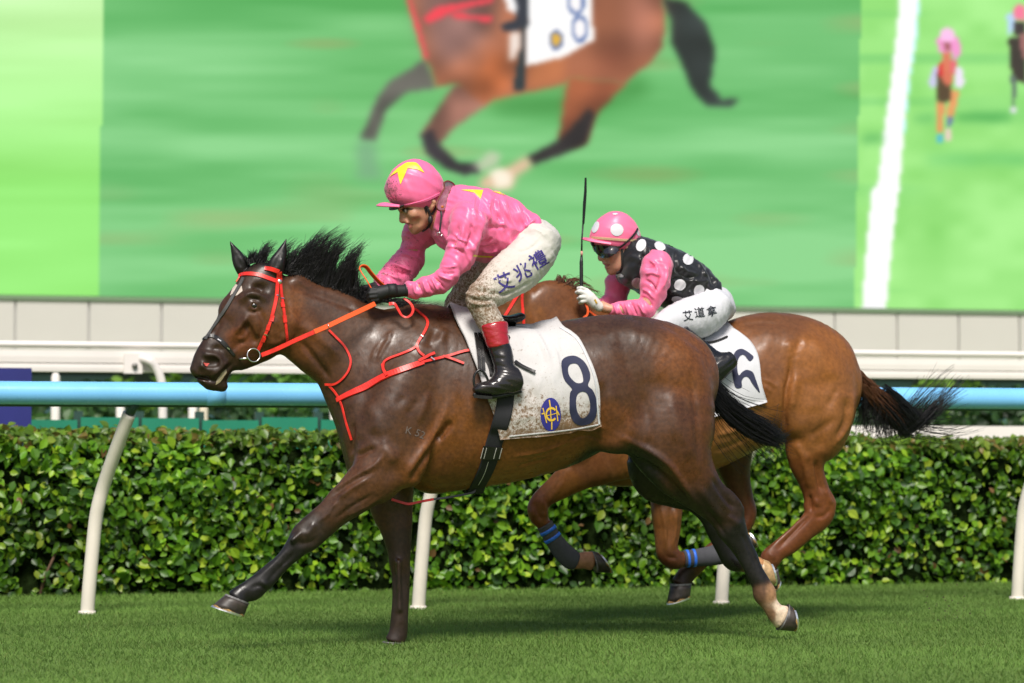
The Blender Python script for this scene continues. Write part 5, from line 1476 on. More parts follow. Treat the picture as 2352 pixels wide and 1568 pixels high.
def set_mud(o, vals):
    at = o.data.attributes.new('Mud', 'FLOAT', 'POINT')
    at.data.foreach_set('value', np.asarray(vals, np.float32))
def verts_world(o):
    n = len(o.data.vertices); a = np.zeros(n * 3, np.float32); o.data.vertices.foreach_get('co', a)
    return a.reshape(-1, 3) + wloc(o)
def torus(c, nrm, r, t, n=28, m=8, a0=0, a1=360):
    nrm = unit(nrm); x = unit(np.cross(nrm, (.1, .2, .97))); y = np.cross(nrm, x)
    full = abs(a1 - a0) >= 360
    an = np.linspace(R(a0), R(a1), n, endpoint=not full)
    pts = [np.asarray(c) + r * (math.cos(q) * x + math.sin(q) * y) for q in an]
    if full: pts += pts[:2]
    return tube_mesh(pts, t, m, not full)
def clothgrid(name, bvh, Yc, conv, front, rear, lift, nS, nT, M_, parent, thick=.006, rip=.006, seed=1, far=True, bottom=None, marks=()):
    fr = crom([conv(*p) for p in front], 12); re_ = crom([conv(*p) for p in rear], 12)
    ts = np.linspace(0, 1, nT)
    pick = lambda a, t: np.array([np.interp(t, np.linspace(0, 1, len(a)), a[:, k]) for k in (0, 1)])
    near = np.zeros((nT, nS, 3))
    for i, t in enumerate(ts):
        a, b = pick(fr, t), pick(re_, t)
        for j, s in enumerate(np.linspace(0, 1, nS)):
            u, v = a * (1 - s) + b * s
            if bottom: v += bottom(s) * max(0, (t - .5) * 2)
            if i == 0:
                x = P(u, v, Yc)[0]
                loc, n, *_ = bvh.ray_cast(Vector((x, Yc, 4)), Vector((0, 0, -1)))
                near[i, j] = np.array(loc) + np.array([0, 0, lift])
            else:
                p, n = hit(bvh, u, v, Yc)
                near[i, j] = p + n * lift
    for _ in range(3):
        near[1:-1] = (near[:-2] + 2 * near[1:-1] + near[2:]) / 4
        near[:, 1:-1] = (near[:, :-2] + 2 * near[:, 1:-1] + near[:, 2:]) / 4
    if far:
        fa = near[1:][::-1].copy(); fa[..., 1] = 2 * Yc - fa[..., 1]
        gridp = np.concatenate([fa, near])
    else: gridp = near
    m = len(gridp)
    ctr = np.array([0, Yc, .0])
    V0 = gridp.reshape(-1, 3)
    I = np.arange(m * nS).reshape(m, nS)
    fq = np.stack([I[:-1, :-1], I[:-1, 1:], I[1:, 1:], I[1:, :-1]], -1).reshape(-1, 4)
    N_ = vnormals(V0, fq)
    out = np.sign((N_ * (V0 - (V0.mean(0) - np.array([0, 0, .3])))).sum(1)).mean()
    N_ = N_ * (1 if out > 0 else -1)
    w = noise3(V0 * np.array([9, 9, 3.5]), seed) * rip + noise3(V0 * 22, seed + 1) * rip * .4
    V1 = V0 + N_ * (np.abs(rip) + w)[:, None]
    if marks: V1 = strokes(V1, fq if out > 0 else fq[:, ::-1], Yc, marks)
    Vt = V1 + N_ * thick
    n0 = len(V1)
    edge = list(I[0, :]) + list(I[1:, -1]) + list(I[-1, -2::-1]) + list(I[-2:0:-1, 0])
    side = [(edge[i], edge[(i + 1) % len(edge)], edge[(i + 1) % len(edge)] + n0, edge[i] + n0) for i in range(len(edge))]
    if out < 0: fq = fq[:, ::-1]
    F_ = [tuple(q) for q in (fq + n0)] + [tuple(q[::-1]) for q in fq] + side
    VV = np.vstack([V1, Vt])
    o = mk(name, VV, F_, M_, parent)
    return o, bvh_of(Vt, fq), Vt

# ------------------------------------------------------------------ saddlecloth 8
SC1 = empty('saddlecloth', (float(P(1230, 900, YH1)[0]), YH1, .95), 'mud spattered white saddlecloth with navy number 8 and blue oval emblem', 'saddlecloth')
CREASE1 = [(z3, [(735, 260), (790, 360), (845, 485)], 4, 9), (z3, [(700, 300), (760, 400), (800, 520)], 5, -7), (z3, [(880, 380), (905, 480), (920, 620)], 3.5, 7), (z3, [(800, 560), (760, 650), (735, 770)], 5, 6), (z3, [(850, 620), (880, 700), (870, 770)], 4, 5), (z3, [(560, 300), (600, 360), (610, 420)], 4, 6), (z3, [(925, 250), (1010, 330), (1055, 385)], 2.5, 5), (z3, [(900, 300), (930, 410), (1050, 385)], 2.5, 5), (z3, [(640, 640), (700, 700), (700, 800)], 6, -5), (z3, [(900, 700), (930, 800), (950, 950)], 5, 5), (z3, [(600, 950), (700, 920), (760, 960)], 6, 6), (z3, [(560, 800), (590, 900), (560, 1000)], 6, 5), (z3, [(985, 960), (1000, 1010), (1010, 1060)], 4, 5), (z3, [(1150, 480), (1190, 620), (1200, 760)], 3, 5)]
cl1, cB1, cV1 = clothgrid('cloth', h1B, YH1, z3, [(40, 112), (150, 300), (225, 480), (285, 640), (345, 800), (400, 940), (440, 1100)], [(905, 205), (1060, 300), (1160, 480), (1215, 650), (1230, 800), (1238, 900), (1247, 1003)], .010, 62, 44, M_cloth, SC1, rip=.010, marks=CREASE1, bottom=lambda s: 3 * math.sin(s * 3.1))
zz = (cV1[:, 2] - cV1[:, 2].min()) / np.ptp(cV1[:, 2])
md = np.clip(1.1 - zz * 2.3, .12, 1.1) * (1 + .45 * noise3(cV1 * 7, 5))
set_mud(cl1, np.concatenate([md * .5, md]))
decal('number', cB1, YH1, z3, [rounded(l_) for l_ in [[(935, 500), (960, 460), (1010, 443), (1060, 448), (1120, 490), (1160, 560), (1168, 620), (1150, 680), (1190, 720), (1215, 790), (1222, 860), (1205, 940), (1160, 985), (1090, 998), (1035, 970), (1005, 900), (1000, 820), (1005, 740), (1020, 705), (970, 650), (945, 590)],
      [(990, 540), (1010, 510), (1060, 508), (1095, 560), (1110, 620), (1105, 655), (1060, 660), (1020, 630), (995, 590)], [(1055, 790), (1070, 745), (1110, 728), (1145, 750), (1165, 820), (1160, 890), (1130, 930), (1095, 938), (1065, 890), (1055, 840)]]], M_num, SC1, off=.0025)
oval = [(851 + 81 * math.cos(t), 911 + 134 * math.sin(t)) for t in np.linspace(0, 2 * math.pi, 30, endpoint=False)]
emb = decal('emblem', cB1, YH1, z3, [oval], M_emb, SC1, off=.0025)
an = np.linspace(R(40), R(320), 20)
horseshoe = [(855 + 47 * math.cos(t), 908 + 58 * math.sin(t)) for t in an] + [(855 + 35 * math.cos(t), 908 + 40 * math.sin(t)) for t in an[::-1]]
def bar(x0, y0, x1, y1, w):
    d = np.array([x1 - x0, y1 - y0]); n = np.array([-d[1], d[0]]) / np.linalg.norm(d) * w / 2
    return [(x0 + n[0], y0 + n[1]), (x1 + n[0], y1 + n[1]), (x1 - n[0], y1 - n[1]), (x0 - n[0], y0 - n[1])]
for sh in ([horseshoe], [bar(838, 795, 846, 850, 10)], [bar(847, 866, 852, 950, 8)], [bar(858, 968, 858, 1030, 10)], [bar(788, 858, 818, 978, 8)], [bar(892, 842, 906, 964, 8)], [bar(800, 925, 905, 898, 6)], [bar(778, 905, 800, 900, 10)], [bar(900, 880, 918, 915, 9)]):
    decal('emblem_mark', cB1, YH1, z3, sh, M_gold, SC1, off=.0045, step=2.5)

strap('hem', cB1, YH1, z3, [(925, 215), (1060, 308), (1152, 480), (1206, 650), (1222, 800), (1230, 900), (1240, 990)], .008, M_cloth2, SC1, thick=.002, lift=.002)
strap('hem', cB1, YH1, z3, [(520, 1085), (700, 1066), (900, 1046), (1080, 1022), (1232, 992)], .006, M_cloth, SC1, thick=.002, lift=.002)

# ------------------------------------------------------------------ saddle, girth, stirrups
def build_saddle(Yc, bv, conv, front, rear, girth_path, label, width=.075):
    S = empty('racing_saddle', (float(P(*conv(*front[0]), Yc)[0]), Yc, 1.3), label, 'saddle')
    fl, sB, sV = clothgrid('flap', bv, Yc, conv, front, rear, .020, 14, 14, M_blackleather, S, thick=.007, rip=.002, seed=9)
    return S, sB
SD1, sB1 = build_saddle(YH1, h1B, z3, [(190, 150), (225, 260), (262, 380), (300, 500), (345, 620)], [(575, 268), (520, 330), (470, 420), (440, 530), (425, 640)], None, 'small black racing saddle with wide girth and stirrups on the leading horse')
xs0 = P(1092, 735, YH1)[0]; xs1 = P(1190, 770, YH1)[0]
def top_z(bv, x, Yc): return bv.ray_cast(Vector((x, Yc, 4)), Vector((0, 0, -1)))[0][2]
seat = []
for t in np.linspace(0, 1, 9):
    x = xs0 + (xs1 - xs0) * t
    seat.append((x, YH1, top_z(h1B, x, YH1) + .035 + .02 * (2 * t - 1) ** 2))
f = Field(np.min(seat, 0) - .15, np.max(seat, 0) + .15, .006)
f.sweep(np.array(seat), np.full(9, .022), np.linspace(.07, .11, 9), k=.01, cap=1)
v_, q_ = f.skin(1); mk('seat', v_, q_, M_blackleather, SD1)
def girth_ring(name, bv, Yc, conv, path, width, M_, parent, lift, thick=.005):
    px = crom([conv(*p) for p in path], 8)
    H_ = [hit(bv, u, v, Yc) for u, v in px]
    a = np.array([h[0] + h[1] * lift for h in H_]); n = np.array([h[1] for h in H_])
    for _ in range(4):
        a[1:-1] = (a[:-2] + 2 * a[1:-1] + a[2:]) / 4; n[1:-1] = (n[:-2] + 2 * n[1:-1] + n[2:]) / 4
    x = a[-1, 0]
    lo, nn, *_ = bv.ray_cast(Vector((x, Yc, -1)), Vector((0, 0, 1)))
    bot = np.array(lo) - np.array([0, 0, lift])
    b = a[::-1].copy(); b[:, 1] = 2 * Yc - b[:, 1]; nb = n[::-1].copy(); nb[:, 1] *= -1
    mids = [a[-1] * .5 + bot * .5 - np.array([0, 0, .02]), bot, b[0] * .5 + bot * .5 - np.array([0, 0, .02])]
    pts = np.vstack([a, mids, b]); nor = np.vstack([n, [unit(n[-1] + (0, 0, -1)), (0, 0, -1), unit(nb[0] + (0, 0, -1))], nb])
    pp = crom(np.column_stack([pts, nor]), 2)
    v, f_ = ribbon_mesh(pp[:, :3], pp[:, 3:], width, thick)
    return mk(name, v, f_, M_, parent, smooth=False), a, n
comb1 = cB1
gpath = [(500, 560), (496, 700), (480, 860), (440, 1010), (395, 1150), (350, 1310), (300, 1420), (262, 1490)]
# the girth lies over cloth and coat: cast on a copy of the coat that includes the cloth
cvn = len(h1V)
gB = BVHTree.FromPolygons(h1V.tolist() + cV1.tolist(), h1Q.tolist() + [[i + cvn for i in q] for q in [[a, b, c, d] for a, b, c, d in [(r * 62 + s, r * 62 + s + 1, (r + 1) * 62 + s + 1, (r + 1) * 62 + s) for r in range(86) for s in range(61)]]])
g_, ga, gn = girth_ring('girth', gB, YH1, z3, gpath, .078, M_webbing, SD1, .004)
pt = strap('girth_keeper', gB, YH1, z3, [(385, 1160), (365, 1260)], .088, M_blackleather, SD1, thick=.004, lift=.012, per=6)
for dx in (-50, 28, -76, 72):
    strap('stitch_line', gB, YH1, z3, [(385 + dx, 1168), (362 + dx, 1250)], .0025, M_stitch, SD1, thick=.002, lift=.016, per=5)
strap('stitch_line', gB, YH1, z3, [(350, 1280), (315, 1380), (270, 1460)], .0025, M_stitch, SD1, thick=.001, lift=.0105, per=6)
strap('girth_strap', gB, YH1, z3, [(560, 495), (640, 545), (725, 580)], .016, M_blackleather, SD1, thick=.006, lift=.01)
# stirrup leather and iron on both sides
def stirrup(Yc, S, p_top, p_iron, foot, lat, s):
    a = P(*p_top, Yc + s * lat[0]); b = P(*p_iron, Yc + s * lat[1])
    m = (a + b) / 2 + np.array([0, s * .015, 0])
    c = crom([a, m, b], 6)
    for dx in (-.008, .010):
        v, f_ = ribbon_mesh(c + np.array([dx, 0, 0]), np.tile([0, s, 0.1], (len(c), 1)), .016, .004)
        mk('stirrup_leather', v, f_, M_blackleather, S, smooth=False)
    pts = [P(*q, Yc + s * lat[2]) for q in foot]
    v, f_ = tube_mesh(crom(pts, 5), .006, 8); mk('stirrup_iron', v, f_, M_blackleather, S)
    e0, e1 = pts[0], pts[-1]
for s in (-1, 1):
    stirrup(YH1, SD1, z3(265, 260), z3(300, 560), [z3(262, 735), z3(238, 660), z3(245, 590), z3(285, 555), z3(325, 585), z3(352, 650), z3(365, 760)], (.22, .335, .365), s)
    tr = [P(*z3(x, y), YH1 + s * l) for x, y, l in ((235, 752, .335), (235, 752, .395), (385, 765, .395), (385, 765, .335))]
    v = [np.array(p) + np.array([0, 0, d]) for d in (0, -.014) for p in tr]
    mk('stirrup_tread', v, [(0, 1, 2, 3), (7, 6, 5, 4), (0, 4, 5, 1), (1, 5, 6, 2), (2, 6, 7, 3), (3, 7, 4, 0)], M_blackleather, SD1, smooth=False)

# ------------------------------------------------------------------ bridle and reins of the leading horse
BR1 = empty('bridle', (float(P(620, 640, YH1)[0]), YH1, 1.3), 'red bridle with grey noseband on the dark bay horse', 'bridle')
strap('browband', h1B, YH1, z1, [(438, 500), (470, 462), (540, 445), (640, 450), (730, 480), (815, 512)], .021, M_red, BR1)
strap('cheekpiece', h1B, YH1, z1, [(822, 425), (808, 520), (800, 640), (775, 760), (735, 900), (690, 1000), (645, 1095)], [.017, .017, .015, .015], M_red, BR1, lift=.003, mirror=True)
strap('throatlatch', h1B, YH1, z1, [(835, 425), (838, 560), (858, 720), (880, 880), (893, 1025)], .013, M_red, BR1, mirror=True)
strap('headpiece', h1B, YH1, z1, [(700, 395), (760, 402), (822, 425)], .02, M_red, BR1, mirror=True)
strap('face_strap', h1B, YH1, z1, [(520, 478), (490, 540), (430, 640), (370, 740), (310, 830), (250, 920), (195, 1005)], .018, M_grey, BR1, lift=.002)
strap('noseband', h1B, YH1, z1, [(180, 1000), (245, 975), (320, 1010), (380, 1070), (440, 1140)], [.016, .02, .02, .012], M_blackleather, BR1, mirror=True)
for i, (p, q) in enumerate((((797, 628), (812, 632)), ((835, 655), (860, 658)), ((700, 955), (728, 968)), ((300, 1005), (330, 1022)), ((380, 1075), (400, 1090)))):
    strap('buckle', h1B, YH1, z1, [p, q], .005, M_metal, BR1, thick=.004, lift=.006, per=3)
for i, (a, b) in enumerate((((770, 800), (760, 850)), ((738, 880), (726, 925)), ((700, 985), (688, 1020)), ((848, 690), (856, 730)), ((866, 800), (875, 860)))):
    strap('keeper', h1B, YH1, z1, [a, b], .019, M_red, BR1, thick=.005, lift=.004, per=3)
c, n = hit(h1B, *z1(823, 513), YH1)
vv, ff = ball(c + n * .006, (.012, .005, .012)); mk('rosette', vv, ff, M_metal, BR1)
for s in (-1, 1):
    c = P(*z1(607, 1140), YH1 + s * .075)
    v, f_ = torus(c, (0.15, -1, 0.1), .030, .0032); mk('bit_ring', v, f_, M_metal, BR1)
v, f_ = tube_mesh([P(*z1(565, 1165), YH1 - .075), P(*z1(490, 1172), YH1 - .06), P(*z1(465, 1180), YH1), P(*z1(490, 1172), YH1 + .06), P(*z1(565, 1165), YH1 + .075)], .005, 8); mk('bit', v, f_, M_metal, BR1)

RN1 = empty('reins', (float(P(760, 740, YH1)[0]), YH1, 1.2), 'red reins with orange rubber grip running to the leading rider gloves', 'reins')
def band(name, conv, rows, Yc, width, M_, parent, thick=.004, per=8, nz=(0, -1, 0.15)):
    """free band; rows (x, y, lat)"""
    pts = crom([P(*conv(x, y), Yc + l) for x, y, l in rows], per)
    v, f_ = ribbon_mesh(pts, np.tile(nz, (len(pts), 1)), width, thick)
    return mk(name, v, f_, M_, parent, smooth=False)
band('rein', z1, [(675, 1140, -.085), (800, 1090, -.115), (960, 1015, -.155), (1130, 940, -.185)], YH1, .021, M_red, RN1)
band('rein_grip', z1, [(1128, 940, -.188), (1240, 892, -.20), (1380, 825, -.205), (1520, 760, -.19), (1645, 700, -.165)], YH1, .0235, M_orange, RN1, thick=.006)
band('rein', z1, [(675, 1140, .085), (800, 1090, .115), (960, 1015, .155), (1130, 940, .175)], YH1, .021, M_red, RN1, nz=(0, 1, .15))
band('rein_grip', z1, [(1128, 940, .175), (1380, 825, .17), (1645, 700, .13)], YH1, .0235, M_orange, RN1, thick=.006, nz=(0, 1, .15))
v, f_ = torus(P(*z1(1245, 893), YH1 - .2), unit(P(*z1(1300, 866), YH1 - .2) - P(*z1(1200, 910), YH1 - .2)), .013, .0018, 18, 6); mk('rein_ring', v, f_, M_metal, RN1)
# loop of rein standing above the hands
pts = crom([P(*z18(x, y), YH1 + l) for x, y, l in ((480, 430, -.12), (400, 290, -.12), (320, 170, -.11), (290, 100, -.10), (330, 62, -.085), (400, 80, -.07), (480, 180, -.05), (580, 290, -.03), (680, 380, -.01))], 6)
tg = np.gradient(pts, axis=0)
nor = np.array([unit(np.cross(t, (0.25, -.95, .1))) for t in tg]) + np.array([0, -.45, 0])
v, f_ = ribbon_mesh(pts, nor, .022, .005); mk('rein_loop', v, f_, M_orange, RN1, smooth=False)
# loose ends hanging below the glove
pts = crom([P(*z18(x, y), YH1 + l) for x, y, l in ((740, 640, -.16), (820, 640, -.17), (880, 730, -.175), (930, 810, -.18), (1000, 840, -.185), (1070, 800, -.185), (1100, 720, -.18), (1060, 630, -.165), (960, 550, -.15))], 6)
v, f_ = ribbon_mesh(pts, np.tile((0.1, -1, .3), (len(pts), 1)), [.018, .013, .010, .013, .012], .003); mk('rein_end', v, f_, M_red, RN1, smooth=False)

# ------------------------------------------------------------------ breastplate
BP1 = empty('breastplate', (float(P(850, 880, YH1)[0]), YH1, 1.0), 'red breastplate and neck straps across the chest of the leading horse', 'breastplate')
strap('breast_band', h1B, YH1, z15, [(318, 405), (420, 355), (560, 290), (720, 205), (900, 135), (1050, 80)], [.022, .03, .034, .034, .03, .026], M_red, BP1, thick=.006, lift=.004, mirror=True)
strap('breast_strap', h1B, YH1, z15, [(1030, 85), (1150, 55), (1280, 25), (1400, -10), (1540, -30)], .013, M_red, BP1, lift=.006, mirror=True)
strap('strap_end', h1B, YH1, z15, [(1220, 30), (1310, 60), (1400, 95)], .012, M_red, BP1, lift=.008)
strap('strap_end', h1B, YH1, z15, [(1010, 75), (1080, 35), (1145, 5)], .014, M_red, BP1, lift=.010)
strap('neck_strap', h1B, YH1, z18, [(1130, 720), (1210, 790), (1290, 860), (1318, 930), (1290, 1030), (1240, 1120), (1180, 1210), (1160, 1280), (1190, 1360), (1260, 1420)], .013, M_red, BP1, lift=.004)
strap('neck_strap', h1B, YH1, z18, [(1150, 1285), (1050, 1345), (900, 1405), (750, 1460), (675, 1510), (660, 1570)], .012, M_red, BP1, lift=.004)
strap('neck_strap', h1B, YH1, z15, [(712, 100), (722, 150), (750, 205)], .014, M_red, BP1, lift=.012)
strap('martingale', h1B, YH1, z1, [(1250, 925), (1310, 985), (1390, 1070), (1440, 1180), (1425, 1270), (1370, 1345), (1300, 1390), (1225, 1390)], .011, M_red, BP1, lift=.006)
strap('chest_strap', h1B, YH1, z15, [(240, 270), (310, 350), (360, 450), (395, 590), (440, 745)], .011, M_red, BP1, lift=.004)
strap('buckle', h1B, YH1, z15, [(1110, 45), (1140, 70)], .006, M_metal, BP1, thick=.005, lift=.014, per=3)
strap('buckle', h1B, YH1, z18, [(1215, 1130), (1250, 1150)], .006, M_metal, BP1, thick=.005, lift=.01, per=3)
band('chest_strap', z15, [(780, 1255, -.05), (860, 1280, -.05), (930, 1295, -.05), (1030, 1275, -.05), (1140, 1255, -.05)], YH1, .012, M_red, BP1)
band('girth_tie', z15, [(1140, 1255, -.05), (1260, 1240, -.06), (1400, 1215, -.06), (1480, 1195, -.06), (1500, 1170, -.06)], YH1, .010, M_blackleather, BP1)

# ------------------------------------------------------------------ second horse: cloth, saddle, bridle
SC2 = empty('saddlecloth', (float(P(1640, 860, YH2)[0]), YH2, .95), 'clean white saddlecloth with navy number 6 on the second horse', 'saddlecloth')
cl2, cB2, cV2 = clothgrid('cloth', h2B, YH2, z20, [(350, 180), (380, 400), (420, 640), (470, 880), (540, 1120), (620, 1380), (700, 1600)], [(1110, 200), (1300, 300), (1480, 460), (1570, 640), (1597, 860), (1610, 1080), (1690, 1320)], .006, 30, 24, M_cloth2, SC2, seed=5)
decal('number', cB2, YH2, z20, [rounded(l_) for l_ in [[(1505, 655), (1440, 590), (1330, 530), (1240, 560), (1190, 660), (1180, 760), (1185, 900), (1230, 1105), (1325, 1105), (1325, 1020), (1350, 965), (1395, 945), (1440, 975), (1490, 1060), (1585, 1178), (1592, 1150), (1545, 1010), (1500, 890), (1450, 855), (1390, 845), (1330, 880), (1285, 925), (1262, 850), (1262, 740), (1280, 670), (1320, 625), (1370, 630), (1445, 715)]]], M_num, SC2, off=.0025)
SD2, sB2 = build_saddle(YH2, h2B, z20, [(420, 190), (440, 300), (470, 420), (520, 560)], [(850, 260), (800, 350), (760, 450), (730, 560)], None, 'small black racing saddle under the rider of the second horse')
strap('saddle_strap', cB2, YH2, z20, [(760, 450), (880, 440), (1000, 405), (1115, 355)], .011, M_blackleather, SD2, lift=.006)
BR2 = empty('bridle', (float(P(1190, 690, YH2)[0]), YH2, 1.3), 'red bridle straps on the second horse seen below the leading rider knee', 'bridle')
strap('cheekpiece', h2B, YH2, z23, [(570, 420), (510, 510), (440, 620), (370, 740), (300, 850), (230, 960)], .016, M_red, BR2, mirror=True)
strap('throatlatch', h2B, YH2, z23, [(585, 415), (575, 560), (585, 720), (600, 880), (605, 1030)], .015, M_red, BR2, mirror=True)
RN2 = empty('reins', (float(P(1340, 700, YH2)[0]), YH2, 1.3), 'short orange rein ends below the white glove of the second rider', 'reins')
band('rein_grip', z23, [(1490, 560, -.15), (1530, 640, -.16), (1565, 720, -.165), (1555, 800, -.165), (1500, 850, -.165)], YH2, .012, M_orange, RN2)
band('rein_grip', z23, [(1590, 740, -.15), (1650, 790, -.15), (1700, 830, -.15)], YH2, .012, M_orange, RN2)

# ================================================================== riders
def silk_mat(name, col, mud=True):
    return mat(name, col, .36, .42, sheen=.2, var=.05, vscale=14, bump=.0, bump2=(.004, 34, (1, .5, 1.4), (0.3, .6, .2)), **(dict(mud=(.10, .045, .035), mudscale=85, mudth=.75, mudwash=.12) if mud else {}))
M_pink1 = silk_mat('silk_pink', (.88, .15, .33))
M_pink2 = silk_mat('silk_pink_clean', (.88, .16, .31), False)
M_yel = mat('silk_yellow', (.85, .66, .02), .4, sheen=.2)
M_bsilk = silk_mat('silk_black', (.010, .010, .012), False)
M_dot = mat('silk_white_dot', (.62, .61, .64), .45)
M_breech1 = mat('breeches_muddy', srgb(198, 194, 187), .75, .3, bump=.0012, bscale=120, bump2=(.012, 16, (1, 1, 1)), mud=(.16, .095, .05), mudscale=95, mudth=.745, mudwash=.22)
M_breech2 = mat('breeches_white', srgb(200, 200, 205), .75, .3, bump=.001, bscale=120, bump2=(.012, 16, (1, 1, 1)))
M_skin = mat('skin', (.50, .24, .15), .45, .45, var=.1, vscale=30, sub=.15, bump=.0008, bscale=120, mud=(.10, .05, .03), mudscale=130, mudth=.8, mudwash=.0)
M_skin2 = mat('skin_fair', (.56, .29, .19), .45, .45, var=.08, vscale=30, sub=.15, bump=.0008, bscale=120)
M_boot = mat('boot_black', (.012, .011, .012), .2, .55, bump=.0, bump2=(.006, 24, (1, 1, 2)), rvar=.1, rscale=20, mud=(.10, .06, .035), mudscale=60, mudth=.75, mudwash=.03)
M_boot2 = mat('boot_black_clean', (.010, .010, .012), .22, .55, bump2=(.005, 24, (1, 1, 2)))
M_boottop = mat('boot_top_red', (.36, .010, .018), .18, .55, coat=.5, bump2=(.01, 30, (1, 1, 2)))
M_gloveb = mat('glove_black', (.012, .012, .013), .6, .4, bump=.0012, bscale=140)
M_glovew = mat('glove_white', (.68, .66, .62), .8, .3, bump=.002, bscale=140)
M_harn = mat('harness_black', (.012, .012, .013), .5)
M_hairh = mat('hair_dark', (.012, .008, .006), .6)
M_lip = mat('lips', (.36, .11, .085), .4)
M_eyew = mat('eye_white', (.3, .26, .23), .3)  # white of the eye darkened to carry the shade on the face
M_lensd = mat('goggle_lens_dark', (.012, .008, .014), .08, .6, coat=.8)
M_lensc = mat('goggle_lens_clear', (.22, .19, .2), .1, .6, coat=.5, var=.4, vscale=40)
M_amber = mat('goggle_button', (.45, .12, .01), .3)
M_frame = mat('goggle_edge', (.16, .045, .025), .5)

def folds(V, N_, amp, f1, f2, seed, dirv=(0, 0, 1)):
    d = unit(dirv)
    along = V @ d
    perp = V - along[:, None] * d
    Q_ = np.column_stack([along * f1, perp[:, 0] * f2 + perp[:, 2] * f2, perp[:, 1] * f2])
    w = noise3(Q_ + .35 * noise3(V * 9, seed + 5)[:, None], seed)
    r = 1 - np.abs(w) * 2
    w2 = noise3(Q_ * 1.9 + 7.3, seed + 1)
    return V + N_ * (amp * (r * .6 + w2 * .5))[:, None]
def garment(name, Yc, parts, h, M_, parent, fold=None, smooth=2, subs=(), marks=()):
    allC = [stations(c, rows, Yc) for c, rows, k in parts]
    ext = np.vstack([np.column_stack([C[:, 0] - r, C[:, 1] - w, C[:, 2] - r]) for C, r, w in allC]).min(0) - .05
    top = np.vstack([np.column_stack([C[:, 0] + r, C[:, 1] + w, C[:, 2] + r]) for C, r, w in allC]).max(0) + .05
    f = Field(ext, top, h)
    for (C, r, w), (c, rows, k) in zip(allC, parts): f.sweep(C, r, w, k=k, cap=.35)
    for pts, rad in subs: f.caps(pts, rad, op='sub', k=.02)
    V, Q = f.skin(smooth)
    if fold:
        for a in fold: V = folds(V, vnormals(V, Q), *a)
    if marks: V = strokes(V, Q, Yc, [(c, p_, w_ * 1.15, m_) for c, p_, w_, m_ in marks], side=.6, gain=1.5)
    o = mk(name, V, Q, M_, parent)
    return o, V, Q, bvh_of(V, Q)
def fingers(name, Yc, conv, palm, chains, thumb, M_, parent, rf=.0092, h=.003, cuff=None):
    pts = []
    allp = [P(*conv(x, y), Yc + l) for ch in chains + [thumb] + [palm] for x, y, l, *_ in ch]
    f = Field(np.min(allp, 0) - .05, np.max(allp, 0) + .05, h)
    f.caps([P(*conv(x, y), Yc + l) for x, y, l, r_ in palm], [q[3] for q in palm], k=.012)
    for i, ch in enumerate(chains):
        f.caps([P(*conv(x, y), Yc + l) for x, y, l in ch], [rf * 1.08, rf, rf * .93, rf * .85][:len(ch)], k=.005)
    f.caps([P(*conv(x, y), Yc + l) for x, y, l in thumb], [rf * 1.25, rf * 1.1, rf * .95][:len(thumb)], k=.006)
    V, Q = f.skin(2)
    return mk(name, V, Q, M_, parent), V, Q

